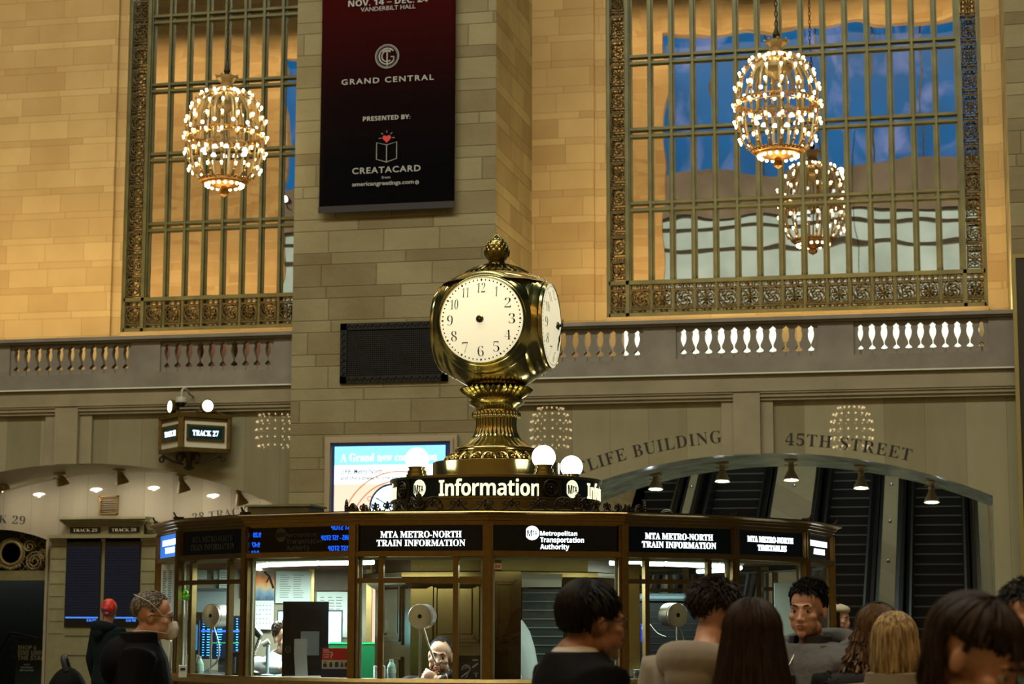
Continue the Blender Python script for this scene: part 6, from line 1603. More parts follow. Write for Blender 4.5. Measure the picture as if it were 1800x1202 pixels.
def head_prims(b, M_):
    E = lambda c, r, s=16, q=11: ell(b, M_, c, r, s, q)
    E((0,.015,.035), (.074,.094,.083), 22, 16); E((0,-.045,.042), (.060,.041,.052)); E((0,-.05,-.02), (.057,.045,.07)); E((0,-.043,-.075), (.047,.05,.04)); E((0,-.086,-.098), (.021,.017,.018))
    for s in (-1, 1):
        E((s*.043,-.066,-.024), (.022,.023,.019)); E((s*.03,-.0775,.0115), (.0165,.0140,.0080)); E((s*.074,.008,-.006), (.009,.020,.031)); E((s*.078,.014,-.002), (.006,.012,.022)); E((s*.036,-.058,-.052), (.024,.026,.034)); E((s*.0115,-.099,-.0395), (.0085,.010,.008)); E((s*.03,-.0835,.021), (.022,.011,.008))
    E((0,-.0825,.021), (.044,.012,.009)); tub(b, M_, [(0,-.086,.014), (0,-.0965,-.012), (0,-.106,-.032)], [.0075,.0088,.0105]); E((0,-.1085,-.035), (.0118,.0115,.0105)); [E((s*.043,-.012,-.068), (.020,.032,.030)) for s in (-1, 1)]
    E((0,-.085,-.063), (.027,.018,.022)); E((0,-.1005,-.0615), (.021,.008,.0055)); E((0,-.0995,-.0725), (.018,.008,.0065))
def face_parts(t, M_, lips=True, brow=None):
    eye = MB(); ir = MB(); lp = MB(); br = MB()
    for s in (-1, 1):
        ell(eye, M_, (s*.031,-.0778,.0005), (.0135,.0130,.0125), 14, 10)
        ell(ir, M_, (s*.031,-.0888,.0005), (.0064,.0026,.0064), 12, 8)
        tub(br, M_, [(s*.014,-.0950,.0225), (s*.031,-.0938,.0268), (s*.05,-.081,.0195)], [.003,.004,.002], 6)
    obj('eyeballs', eye, EYEW, t, True, 60); obj('irises', ir, IRIS, t, True, 60); obj('eyebrows', br, brow or H_BLACK, t, True, 60)
    if lips: ell(lp, M_, (0,-.1025,-.0612), (.0195,.0075,.0045)); ell(lp, M_, (0,-.101,-.0722), (.0165,.0075,.0052)); obj('lips', lp, LIPS, t, True, 60)
def hand_prims(b, wrist, d, n, sgn, curl=.5, k=1.):
    """palm along d, n = back of the hand; five fingers of their own, thumb off the side"""
    d = Vector(d).normalized(); n = (Vector(n)-d*Vector(n).dot(d)).normalized(); s = d.cross(n)*sgn; w = Vector(wrist)
    I = Matrix.Identity(4)
    Mx = Matrix(((s.x, d.x, n.x, w.x), (s.y, d.y, n.y, w.y), (s.z, d.z, n.z, w.z), (0,0,0,1)))
    ell(b, Mx, (0,.045*k,0), (.040*k,.05*k,.015*k)); tub(b, Mx, [(0,-.03*k,0), (0,.02*k,0)], [.026*k,.028*k])
    for i, (x, L) in enumerate(((-.030,.062), (-.010,.075), (.010,.080), (.029,.072))):
        p = Vector((x*k, .082*k, 0)); pts = [p-Vector((0,.02*k,0))]; a = 0
        for seg, fr in enumerate((.45, .32, .23)):
            a += curl*(.55, .9, .6)[seg]; pts.append(pts[-1]+Vector((0, math.cos(a), -math.sin(a)))*L*fr*k+(Vector((0,.02*k,0)) if seg == 0 else Vector()))
        tub(b, Mx, pts, [.0095*k,.009*k,.0085*k,.007*k], 8)
    tub(b, Mx, [(.028*k,.018*k,-.004*k), (.052*k,.045*k,-.014*k), (.056*k,.072*k,-.024*k), (.05*k,.092*k,-.032*k)], [.014*k,.0115*k,.010*k,.008*k], 8)
def skel(H):
    f = H/1.75
    return dict(f=f, neck=Vector((0,.015,1.50*f)), sh=.185*f, shz=1.405*f, head=Vector((0,-.005,H-.118*f)),
        torso=[(1.495,.072,.066,.014),(1.46,.125,.08,.012),(1.41,.195,.10,.006),(1.30,.19,.118,0),(1.18,.172,.115,0),(1.06,.155,.105,0),(.97,.165,.112,.005),(.88,.17,.118,.008),(.80,.12,.10,.01)],
        arms=[[(-.195,.0,1.415),(-.245,.03,1.12),(-.25,-.05,.87)], [(.195,.0,1.415),(.245,.03,1.12),(.25,-.05,.87)]],
        legs=[[(-.09,.01,.88),(-.10,-.01,.48),(-.10,.03,.08)], [(.09,.01,.88),(.10,-.01,.48),(.10,.03,.08)]])
def torso_rings(b, T, f, grow, lo=None):
    rings = []
    n = 20
    for z, w_, d_, y in T:
        if lo and z < lo: continue
        rings.append([Vector(((w_*f+grow)*math.copysign(abs(math.cos(q))**.85, math.cos(q)), y*f+(d_*f+grow)*math.copysign(abs(math.sin(q))**.9, math.sin(q)), z*f)) for q in [2*PI*i/n for i in range(n)]])
    b.loft(rings[::-1])
def facecam(p): return math.atan2(-p.x, p.y)            # heading that looks back at the camera
def person(label, px, D, H, turn=0., head_yaw=0., head_pitch=0., skin='tan', hair=None, voxel=.0075, top=None, bulk=.02, trousers=None, pose=None, lean=None, group=None, brow=None, fine=False, face=True, head_off=(0,0,0), shoes=True, z0=0., py=1082, sitting=False, head_roll=0., hands=(.45,.45)):
    p = atd(px, py, D); t = thing('person', label, 'person', (p.x, p.y, z0), facecam(p)+R(turn), group)
    K = skel(H); f = K['f']
    if pose: pose(K)
    hc = K['head']+Vector(head_off)
    Mh = Matrix.Translation(hc) @ Matrix.Rotation(R(head_yaw), 4, 'Z') @ Matrix.Rotation(R(head_pitch), 4, 'X') @ Matrix.Rotation(R(head_roll), 4, 'Y') @ Matrix.Scale(f*.99, 4)
    BT = K.get('bend', Matrix.Identity(4))
    b = MB(); head_prims(b, Mh); I = Matrix.Identity(4)
    nb = BT @ K['neck']; up = Mh @ Vector((0,.012,-.05)); tub(b, I, [nb-Vector((0,-.005,.06)), nb, (nb+up)/2, up], [.075*f,.058*f,.051*f,.052*f])
    n0 = len(b.v); torso_rings(b, K['torso'], f, -.012); b.v[n0:] = [tuple(BT @ Vector(v)) for v in b.v[n0:]]
    arms = [[Vector(q)*(1 if K.get('abs') else f) for q in a] for a in K['arms']]
    if not K.get('abs'): arms = [[BT @ q for q in a] for a in arms]
    for i, a in enumerate(arms):
        sg = -1 if i == 0 else 1
        tub(b, I, [a[0]+(Vector((-sg*.05,0,-.0))), a[0], a[0].lerp(a[1], .5), a[1], a[1].lerp(a[2], .4), a[2]], [.055*f,.054*f,.046*f,.038*f,.037*f,.026*f])
        hd = K.get('hand%d' % i)
        d_ = hd[0] if hd else (a[2]-a[1]); n_ = hd[1] if hd else Vector((sg, .25, 0)); hand_prims(b, a[2], d_, n_, -sg if not hd or len(hd) < 3 else hd[2], hands[i], f)
    for i, l in enumerate(K['legs']):
        l = [Vector(q)*(1 if K.get('abslegs') else f) for q in l]
        tub(b, I, [l[0]+Vector((0,0,.04)), l[0], l[0].lerp(l[1], .5), l[1], l[1].lerp(l[2], .35), l[2]], [.085*f,.088*f,.072*f,.052*f,.05*f,.034*f])
        tub(b, I, [l[2]+Vector((0,.045,-.03)), l[2]+Vector((0,-.03,-.04)), l[2]+Vector((0,-.14,-.058))], [.032,.036,.022])
    fuse(b, SKIN[skin], 'body', t, voxel, 5 if fine else 4, .5)
    if face: face_parts(t, Mh, True, brow)
    # clothing
    tm = top or BLACK; tm.node_tree.nodes['Principled BSDF'].inputs['Specular IOR Level'].default_value = .12; c = MB(); n0 = len(c.v); torso_rings(c, K['torso'], f, bulk); c.v[n0:] = [tuple(BT @ Vector(v)) for v in c.v[n0:]]
    for i, a in enumerate(arms):
        sg = -1 if i == 0 else 1; e = a[1].lerp(a[2], K.get('cuff', .93))
        tub(c, I, [a[0]+Vector((-sg*.06,0,-.02)), a[0], a[0].lerp(a[1], .5), a[1], a[1].lerp(a[2], .4), e], [.062*f+bulk,.060*f+bulk,.050*f+bulk,.043*f+bulk,.041*f+bulk*.9,.033*f+bulk*.6])
    fuse(c, tm, 'top', t, .011, 3, .5)
    q = MB()
    for i, l in enumerate(K['legs']):
        l = [Vector(v)*(1 if K.get('abslegs') else f) for v in l]
        tub(q, I, [l[0]+Vector((0,0,.08)), l[0], l[0].lerp(l[1], .5), l[1], l[1].lerp(l[2], .4), l[2]+(l[1]-l[2])*.06], [.10*f,.105*f,.088*f,.066*f,.064*f,.052*f])
    n0 = len(q.v); ell(q, I, ((Vector(K['legs'][0][0])+Vector(K['legs'][1][0]))/2*(1 if K.get('abslegs') else f)), (.175*f,.125*f,.10*f))
    fuse(q, trousers or JEANS, 'trousers', t, .014, 2, .5)
    if shoes:
        for l in K['legs']:
            a = Vector(l[2])*(1 if K.get('abslegs') else f); s = MB(); tub(s, I, [a+Vector((0,.06,-.035)), a+Vector((0,-.03,-.036)), a+Vector((0,-.12,-.05)), a+Vector((0,-.16,-.058))], [(.04,.042),(.044,.046),(.03,.05),(.02,.035)], 12)
            s.v = [(x, y, max(z, .002)) for x, y, z in s.v]; obj('shoe', s, SHOE, t, True, 60)
    return t, Mh, K
JEANS = pbr('dark_trousers', (26,27,32), .8, var=.15); SHOE = pbr('dark_shoes', (18,17,16), .5)
# ---- hair
CC, CRD = Vector((0,.020,.040)), Vector((.081,.101,.088))
def keep_short(d, front=.52, side=-.08, back=-.66):
    az = abs(math.degrees(math.atan2(d.x, -d.y)))
    if az < 42: lim = front
    elif az < 70: lim = front+(side-front)*(az-42)/28
    elif az < 84: lim = side-.22
    elif az < 112: lim = side+.10
    else: lim = side+.10+(back-side-.10)*min(1, (az-112)/28)
    return d.z > lim
def cap_mesh(Mh, keep, grow=1., rz=None, jit=.0, n=44, m=30, seed=1, th=.006):
    b = MB(); rn = random.Random(seed); P = []
    for j in range(m+1):
        v = -PI/2+PI*j/m
        for i in range(n):
            u = 2*PI*i/n; d = Vector((math.cos(v)*math.cos(u), math.cos(v)*math.sin(u), math.sin(v)))
            k = grow*(1+rn.uniform(-jit, jit)); P.append((d, CC+Vector((d.x*CRD.x*k, d.y*CRD.y*k, d.z*CRD.z*k))))
    out = []
    for j in range(m):
        for i in range(n):
            q = (j*n+i, j*n+(i+1) % n, (j+1)*n+(i+1) % n, (j+1)*n+i)
            if sum(keep(P[k][0]) for k in q) >= 3: out.append(q)
    idx = {}; vs = []; fs = []
    for q in out:
        f_ = []
        for k in q:
            if k not in idx: idx[k] = len(vs); vs.append(Mh @ P[k][1])
            f_.append(idx[k])
        fs.append(tuple(f_))
    # an inner skin closes the shell
    nn = len(vs); ctr = Mh @ CC
    inner = [ctr+(v-ctr)*(1-th/.09) for v in vs]
    b.add(vs+inner, fs+[tuple(nn+k for k in f_[::-1]) for f_ in fs])
    return b
def rdir(rn):
    z = rn.uniform(-1, 1); a = rn.uniform(0, 2*PI); r = math.sqrt(1-z*z); return Vector((r*math.cos(a), r*math.sin(a), z))
def surf(d, k=1.): return CC+Vector((d.x*CRD.x, d.y*CRD.y, d.z*CRD.z))*k
def short_locks(b, Mh, keep, n, length, lift=.35, flow=(0,-.3,-.6), rad=.006, seed=2, swirl=.6, zmin=-.7, base=.98):
    rn = random.Random(seed); k = 0; fl = Vector(flow)
    while k < n:
        d = rdir(rn)
        if not keep(d): continue
        k += 1; L = length*rn.uniform(.6, 1.2)*(.45+.55*max(0, min(1, (d.z+.4)/.8)))
        tg = fl+Vector((rn.uniform(-1,1), rn.uniform(-1,1), rn.uniform(-1,1)))*swirl; tg = (tg-d*tg.dot(d)).normalized()
        p = surf(d, base); a = p+(tg*.5+d*lift)*L*.5; e = p+(tg*1.+d*lift*.6)*L
        b.tube([Mh @ p, Mh @ a, Mh @ e], [rad, rad*.9, rad*.15], 5)
def long_locks(b, Mh, n, drop, part=(0,-.2,1), rad=.007, seed=3, wave=.0, front=.45, gap=38, out=1.06, flare=.0, jit=.012, endj=.06, skip=None, only=None, elmin=-16, inner=None):
    """strands from the parting over the skull, then hanging straight down"""
    rn = random.Random(seed); up = Vector((0,0,1)); inv = Mh.inverted().to_3x3(); dn = (inv @ Vector((0,0,-1))).normalized()
    for i in range(n):
        az = rn.uniform(-180, 180)
        if abs(az) < gap or (skip and skip[0] < az < skip[1]) or (only and abs(az) < only) or (inner and abs(az) > inner): continue
        a = R(az); hor = Vector((math.sin(a), -math.cos(a), 0)); ph = rn.uniform(0, 6); pts = []
        k0 = out*rn.uniform(.985, 1.05)
        e0 = rn.uniform(8, 86)
        for el in range(int(max(e0, elmin+2)), elmin, -16 if elmin < 0 else -9):
            d = hor*math.cos(R(el))+up*math.sin(R(el)); pts.append(Mh @ surf(d, k0))
        last = pts[-1]; o_ = (Mh.to_3x3() @ hor).normalized(); L = drop*rn.uniform(1-endj*2, 1+endj)
        for s in range(1, 7):
            q = s/6; w_ = wave*math.sin(q*9+ph)*q**.3; pts.append(last+Vector((0,0,-L*q))+o_*(flare*q+w_-.018*q*q)+Vector((rn.uniform(-1,1), rn.uniform(-1,1), 0))*jit*q+Vector((-o_.y, o_.x, 0))*w_*.8)
        b.tube(pts, [rad*.8]+[rad]*(len(pts)-3)+[rad*.8, rad*.3], 5)
def hair(t, b, m, name='hair', label=None): return obj(name, b, m, t, True, 60, label)
def glasses(t, Mh, m):
    g = MB()
    for s in (-1, 1):
        pts = [(s*(.031+.022*math.cos(q)), -.099+.004*abs(math.cos(q)), .0+.017*math.sin(q)) for q in [2*PI*i/16 for i in range(17)]]
        tub(g, Mh, pts, .0017, 5); tub(g, Mh, [(s*.053,-.095,.003), (s*.078,-.06,.004), (s*.083,.01,.004), (s*.082,.022,-.008)], .002, 5)
    tub(g, Mh, [(-.009,-.1,.002), (0,-.103,.005), (.009,-.1,.002)], .0017, 5); obj('glasses', g, m, t, True)
def hood_mesh(t, K, m, f, drop=.0, big=1., y0=.06, name='hood'):
    """a hood lying on the shoulders behind the neck"""
    BT = K.get('bend', Matrix.Identity(4)); h = MB(); z = 1.455*f+drop; rings = []
    for i in range(17):
        a = R(-30+240*i/16); rr = .125*big; c = Vector((rr*math.cos(a)*1.12, .02+rr*math.sin(a)*1.05, z+.02*math.sin(a)+(-.02 if i in (0, 16) else 0))); w_ = (.026+.034*math.sin(PI*i/16))*big
        rings.append([BT @ (c+Vector((math.cos(a)*math.cos(q)*w_*.75, math.sin(a)*math.cos(q)*w_*.8, math.sin(q)*w_*1.05))) for q in [2*PI*k/12 for k in range(12)]])
    h.loft(rings); ell(h, BT, (0, .145*big, z-.05), (.09*big,.045*big,.075*big)); return fuse(h, m, name, t, .009, 4, .5)
def collar(t, K, m, f, r0=.085, h=.07, th=.018, name='collar', open_=25, y=.012, z=1.455):
    BT = K.get('bend', Matrix.Identity(4)); b = MB(); rings = []
    for i in range(25):
        a = R(-90+open_+(360-2*open_)*i/24); rings.append([BT @ Vector((rr*math.cos(a), y+rr*math.sin(a)*.95, z*f+zz)) for rr, zz in ((r0+.03, -.01), (r0+.012, h), (r0-.006, h+.006), (r0-th+.01, h-.01), (r0+.005, -.01))])
    b.loft(rings); return obj(name, b, m, t, True, 60)
# ---- the people in the picture
COATB = pbr('black_wool_coat', (9,9,10), .85, var=.2); GLS = pbr('thin_metal_frames', (60,58,54), .25, .8); GLB = pbr('black_plastic_frames', (12,12,12), .2)
# man in mask walking to the right
def stoop(K): K['head'] += Vector((0,-.045,-.01))
t, Mh, K = person('grey-haired man in white mask and black coat, in profile at the lower left', 252, 10.0, 1.72, 84, 2, 6, 'fair', top=COATB, bulk=.035, pose=stoop, voxel=.006, fine=True, brow=H_GREY)
ks = lambda d: keep_short(d, .62, -.02, -.62)
b = cap_mesh(Mh, ks, 1.0); short_locks(b, Mh, ks, 420, .022, .22, (0,.7,-.5), .0042, 5, .3); hair(t, b, H_GREY)
mk = MB(); tub(mk, Mh, [(0,-.115,-.012), (0,-.115,-.045), (0,-.106,-.085), (0,-.090,-.108)], [.009,.025,.027,.014], 14); ell(mk, Mh, (0,-.086,-.055), (.043,.028,.046)); MASK = pbr('white_mask', (206,206,196), .8)
fuse(mk, MASK, 'face_mask', t, .006, 5, .5); st = MB()
for s in (-1, 1): tub(st, Mh, [(s*.045,-.09,-.04), (s*.075,-.03,.03), (s*.087,.03,.075), (s*.05,.11,.10)], .0022, 5); tub(st, Mh, [(s*.045,-.085,-.08), (s*.07,-.02,-.075), (s*.068,.05,-.08), (s*.02,.1,-.085)], .0022, 5)
obj('mask_straps', st, MASK, t, True); glasses(t, Mh, GLS); collar(t, K, pbr('pale_blue_shirt', (120,150,176), .7), K['f'], .075, .045, .014, 'shirt_collar', 10, -.005, 1.46); collar(t, K, COATB, K['f'], .095, .085, .022, 'coat_collar', 30, .012, 1.45); ub = MB(); ell(ub, Matrix.Identity(4), (0,.10,1.36), (.17,.11,.14)); fuse(ub, COATB, 'coat_yoke', t, .012, 3, .5)
# his backpack
Mt = Matrix.Translation(t.location) @ Matrix.Rotation(t.rotation_euler[2], 4, 'Z'); c = Mt @ Vector((0,.365,1.13))
bp = thing('backpack', 'black backpack with top handle on the masked man at the lower left', 'backpack', c, t.rotation_euler[2])
b = MB(); ell(b, Matrix.Identity(4), (0,0,-.02), (.16,.12,.235)); ell(b, Matrix.Identity(4), (0,.05,-.1), (.13,.11,.13)); fuse(b, pbr('black_nylon', (9,9,10), .8, spec=.1), 'bag', bp, .012, 4, .5)
obj('handle', MB().tube(smooth([(-.06,.0,.19), (-.04,.02,.255), (.04,.02,.255), (.06,.0,.19)], 4), .014, 8), pbr('black_webbing', (16,16,17), .6), bp, True); obj('badge', MB().box(.06,.1,.125,.15,-.1,-.085), pbr('pale_badge', (150,150,150), .5), bp, True)
# person with red bandana in front of the departure cabinet
t, Mh, K = person('person in red patterned bandana and dark teal hoodie facing the departure cabinet', 191, 21.5, 1.76, 128, 40, 0, 'warm', top=pbr('dark_teal_hoodie', (16,28,31), .85), bulk=.015, face=False, voxel=.012)
def bandana():
    m, nt, b = _new('red_bandana'); B = NB(nt); v = nt.nodes.new('ShaderNodeTexVoronoi'); v.inputs['Scale'].default_value = 28; tc = nt.nodes.new('ShaderNodeTexCoord'); nt.links.new(tc.outputs['Object'], v.inputs['Vector'])
    r = nt.nodes.new('ShaderNodeValToRGB'); sp_ = nt.nodes.new('ShaderNodeSeparateXYZ'); nt.links.new(v.outputs['Color'], sp_.inputs[0]); nt.links.new(sp_.outputs[0], r.inputs[0]); e = r.color_ramp.elements; r.color_ramp.interpolation = 'CONSTANT'
    for i, (p, c) in enumerate(((0, (200,30,26)), (.8, (90,60,130)), (.35, (224,80,30)), (.6, (150,30,40)))):
        q = e[i] if i < 2 else e.new(p); q.position = p; q.color = (*lin(c), 1)
    nt.links.new(r.outputs[0], b.inputs['Base Color']); return m
b = cap_mesh(Mh, lambda d: d.z > -.25 or d.y > .2 and d.z > -.55, 1.06, th=.008); b.sphere(Mh @ Vector((0,.13,-.03)), .03, 10, 8, (1.2,.8,.8)); hair(t, b, bandana(), 'bandana'); hood_mesh(t, K, bpy.data.materials['dark_teal_hoodie'], K['f'])
# dark-haired man with glasses, seen from behind his right shoulder
def slim(K): pass
BLK = pbr('black_sweater', (13,14,15), .85, var=.15)
t, Mh, K = person('black-haired man with glasses and black sweater, from behind, before the open core door', 1019, 6.25, 1.745, 112, 8, 4, 'warm', top=BLK, bulk=.024, voxel=.006, fine=True, head_off=(0,-.04,-.045))
ks = lambda d: keep_short(d, .40, -.22, -.92)
b = cap_mesh(Mh, ks, 1.045, jit=.01); short_locks(b, Mh, ks, 760, .048, .12, (0,-.3,-.9), .0058, 8, .22); long_locks(b, Mh, 260, .055, rad=.0065, seed=9, out=1.03, jit=.006, only=108, gap=0); hair(t, b, H_BLACK); glasses(t, Mh, GLB)
collar(t, K, pbr('white_tee', (186,182,170), .8), K['f'], .058, .010, .010, 'tee_neckline', 2, .014, 1.496)
# man in pale hoodie looking down
HOOD = pbr('pale_beige_hoodie', (136,128,114), .9, var=.1, sheen=.2)
t, Mh, K = person('man in pale beige hoodie with messy dark hair looking down, from behind', 1246, 7.2, 1.735, 150, -26, 20, 'fair', top=HOOD, bulk=.035, head_off=(0,-.055,-.02), voxel=.007)
ks = lambda d: keep_short(d, .45, -.2, -.72)
b = cap_mesh(Mh, ks, 1.06, jit=.03); short_locks(b, Mh, ks, 1300, .060, .38, (.1,.1,-.7), .0040, 11, .75); hair(t, b, H_BROWN); hood_mesh(t, K, HOOD, K['f'], -.01, 1.05)
# woman with long dark hair
t, Mh, K = person('woman with long straight dark hair seen from directly behind', 1322, 5.9, 1.635, 182, 0, 0, 'fair', top=pbr('dark_brown_jacket', (22,19,17), .8), bulk=.03, face=False, voxel=.009)
b = cap_mesh(Mh, lambda d: d.z > -.5 or d.y > 0, 1.06); long_locks(b, Mh, 520, .46, rad=.0075, seed=21, out=1.08, flare=.075, jit=.01, gap=30); hair(t, b, H_BROWN)
# young man in grey puffer jacket
PUF = pbr('grey_puffer_fabric', (92,92,92), .7, var=.12, bump=.3, bscale=25); 
t, Mh, K = person('young man with dark quiff in grey puffer jacket over black, looking toward the camera', 1424, 8.65, 1.74, -34, 14, 0, 'fair', top=PUF, bulk=.055, voxel=.0045, fine=True, brow=H_BLACK, head_off=(0,-.01,.0))
ks = lambda d: keep_short(d, .50, -.02, -.62)
b = cap_mesh(Mh, lambda d: keep_short(d, .54, -.02, -.62), 1.01); short_locks(b, Mh, lambda d: keep_short(d, .50, .45, .35), 700, .050, .45, (.15,-.5,.25), .0042, 14, .30); short_locks(b, Mh, lambda d: ks(d) and d.z < .55, 420, .022, .18, (0,.5,-.7), .004, 15, .25); hair(t, b, H_BLACK)
INB = pbr('black_inner_jacket', (12,12,13), .7); collar(t, K, INB, K['f'], .082, .085, .02, 'inner_collar', 16, .0, 1.44); collar(t, K, PUF, K['f'], .135, .085, .04, 'jacket_collar', 48, .01, 1.40)
zp = MB(); f = K['f']; tub(zp, Matrix.Identity(4), [(0,-.178,1.36*f), (0,-.19,1.25*f), (0,-.19,1.0*f)], [.035,.045,.045], 8); obj('inner_front', zp, INB, t, True, 60)
zl_ = MB(); tub(zl_, Matrix.Identity(4), [(.0,-.105,1.47*f), (0,-.16,1.41*f), (0,-.215,1.36*f)], .003, 5).box(-.006,.006,-.222,-.214,1.34*f,1.365*f); obj('zip', zl_, ALU, t, True); hood_mesh(t, K, PUF, f, .01, 1.25); 
hl = MB(); ell(hl, Matrix.Identity(4), (0,.13,1.50*f), (.11,.05,.045)); fuse(hl, INB, 'hood_lining', t, .01, 3, .5)
# far woman in a cream cap
t, Mh, K = person('woman in cream cap passing behind the right end of the booth', 1474, 17.5, 1.70, 62, 0, 6, 'fair', top=pbr('dark_plum_coat', (40,30,30), .8), bulk=.035, voxel=.010)
b = cap_mesh(Mh, lambda d: d.z > -.45 and d.y > -.2, 1.03); long_locks(b, Mh, 160, .16, rad=.009, seed=5, gap=60); hair(t, b, H_BROWN)
c = MB(); ell(c, Mh, (0,.02,.085), (.105,.12,.05)); ell(c, Mh, (0,.06,.09), (.10,.09,.045)); fuse(c, pbr('cream_knit_cap', (190,180,156), .9), 'cap', t, .01, 4, .5)
# blonde woman and her companion
TAUPE = pbr('taupe_jacket', (124,114,92), .85, var=.12)
t, Mh, K = person('woman with straight blonde bob in taupe jacket, from behind', 1574, 7.3, 1.605, 172, -8, 2, 'fair', top=TAUPE, bulk=.035, face=False, voxel=.009)
b = cap_mesh(Mh, lambda d: d.z > -.6 or d.y > .1, 1.05); long_locks(b, Mh, 620, .135, rad=.0055, seed=31, out=1.03, flare=.02, jit=.006, gap=34, endj=.05); hair(t, b, H_BLOND); collar(t, K, TAUPE, K['f'], .10, .085, .03, 'jacket_collar', 6, .012, 1.43)
FUR = pbr('black_fur', (10,10,10), .95)
t, Mh, K = person('woman with wavy brown hair and dark headband left of the blonde woman', 1541, 7.9, 1.63, 168, 20, 0, 'fair', top=pbr('black_coat', (15,15,16), .85), bulk=.045, face=False, voxel=.009)
b = cap_mesh(Mh, lambda d: d.z > -.5 or d.y > 0, 1.06); long_locks(b, Mh, 420, .25, rad=.0075, seed=41, out=1.1, flare=.05, wave=.03, jit=.03, gap=30); hair(t, b, H_CURL)
hb = MB(); pts = [Mh @ (CC+Vector((CRD.x*1.12*math.cos(q), -.02, CRD.z*1.14*math.sin(q)))) for q in [R(-15+210*i/20) for i in range(21)]]; hb.tube(pts, [(.012,.02)]*21, 8); obj('headband', hb, FUR, t, True, 60)
fc = MB(); rn = random.Random(9)
for i in range(420):
    a = rn.uniform(0, 2*PI); q = rn.uniform(0, 2*PI); c = Vector((.17*math.cos(a), .01+.12*math.sin(a), 1.43*K['f'])); n_ = Vector((math.cos(a)*math.cos(q), math.sin(a)*math.cos(q), math.sin(q))); p = c+n_*.045; fc.tube([p, p+n_*.03+Vector((0,0,-.012))], [.006,.001], 4)
fr_ = MB().torus((0,.01,1.43*K['f']), .155, .05, None, 28, 10); fc.add(fr_.v, fr_.f); obj('fur_collar', fc, FUR, t, True, 60)
# nearest woman, head bowed, at the right
t, Mh, K = person('nearest woman at lower right with loose dark hair, head bowed', 1660, 4.15, 1.655, 56, 8, 27, 'tan', top=pbr('dark_coat', (20,19,18), .8), bulk=.03, voxel=.0055, fine=True, head_off=(0,-.07,-.03))
b = cap_mesh(Mh, lambda d: keep_short(d, .55, -.05, -.95) or d.y > .2, 1.06, jit=.01); long_locks(b, Mh, 620, .34, rad=.0055, seed=51, out=1.09, flare=.03, wave=.012, jit=.02, gap=60, skip=(-112,-55))
long_locks(b, Mh, 260, .045, rad=.005, seed=52, out=1.075, jit=.004, gap=0, inner=64, elmin=26); long_locks(b, Mh, 120, .02, rad=.005, seed=54, out=1.075, jit=.004, gap=0, inner=112, elmin=8)
rn = random.Random(12)
for i in range(16):                                     # strands fallen across the face
    x = rn.uniform(-.05, .075); p = [Mh @ surf(Vector((x*6, -.75, .62)).normalized(), 1.07), Mh @ Vector((x*1.1, -.118, .03)), Mh @ Vector((x*1.2, -.132, -.03)), Mh @ Vector((x*1.25+.01, -.135, -.09)), Mh @ Vector((x*1.2, -.12, -.16))]; b.tube(smooth([tuple(q) for q in p], 3), .0022, 4)
hair(t, b, H_BROWN)
# man at the right edge
t, Mh, K = person('man with dark hair and mint shirt cut off by the right picture edge', 1808, 5.3, 1.69, -12, 6, 0, 'tan', top=pbr('mint_shirt', (120,158,140), .8), bulk=.02, voxel=.006, fine=True)
ks = lambda d: keep_short(d, .40, -.10, -.6)
b = cap_mesh(Mh, ks, 1.03, jit=.02); short_locks(b, Mh, ks, 900, .036, .42, (.2,-.5,-.3), .0045, 61, .7); hair(t, b, H_BLACK)
# ---- staff in the booth, on stools
def stool(px, py, D, zseat, lab):
    p = atd(px, py, D); t = thing('stool', lab, 'stool', (p.x, p.y, 0)); obj('seat', MB().lathe([(.17,zseat-.05),(.18,zseat-.03),(.17,zseat)], 24), BLACK, t, True); obj('column', MB().lathe([(.03,.05),(.025,zseat-.05)], 12), ALU, t, True)
    for i in range(5): a = 2*PI*i/5; obj('leg', MB().tube([(0,0,.07), (.26*math.cos(a), .26*math.sin(a), .02)], .02, 8), BLACK, t, True)
def seated(zhip, H, lean=.0):
    def go(K):
        f = K['f']; dz = zhip-.86*f
        K['legs'] = [[(s*.09, .0, zhip), (s*.13, -.40*f, zhip-.02), (s*.13, -.36*f, zhip-.46*f)] for s in (-1, 1)]; K['abslegs'] = True
        K['bend'] = Matrix.Translation((0, 0, zhip)) @ Matrix.Rotation(lean, 4, 'X') @ Matrix.Translation((0, 0, -.86*f))
        K['head'] = K['bend'] @ K['head']
    return go
hz = atd(776, 1153, 12.75).z                            # the seated man's head centre
BKS = pbr('black_work_shirt', (16,17,18), .8)
Hs = 1.76; zh = hz-(Hs-.118*Hs/1.75-.86*Hs/1.75)+.10
def man_pose(K):
    seated(zh, Hs, R(26))(K); K['head'] = Vector((.0, -.30, hz)); K['abs'] = True
    shl, shr = K['bend'] @ Vector((-.19,0,1.40)), K['bend'] @ Vector((.19,0,1.40)); zt_ = ztop+.05
    K['arms'] = [[shl, Vector((-.27,-.02,zt_-.10)), Vector((-.16,-.22,zt_-.24))], [shr, Vector((.25,-.36,zt_)), Vector((-.005,-.455,hz-.150))]]; K['cuff'] = .76
    K['hand0'] = (Vector((1,-.2,.0)), Vector((0,-.2,1)), 1); K['hand1'] = (Vector((-.80,.06,.40)), Vector((-.1,-1,.1)), -1)
stool(783, 1153, 13.05, zh-.13, 'black stool under the seated booth man')
t, Mh, K = person('booth clerk with cropped dark hair resting chin on his fist', 783, 13.05, Hs, -6, -4, 4, 'light', top=BKS, bulk=.014, voxel=.0045, fine=True, pose=man_pose, py=1153, brow=H_BLACK, hands=(.4,1.7), head_roll=6)
ks = lambda d: keep_short(d, .70, .10, -.6)
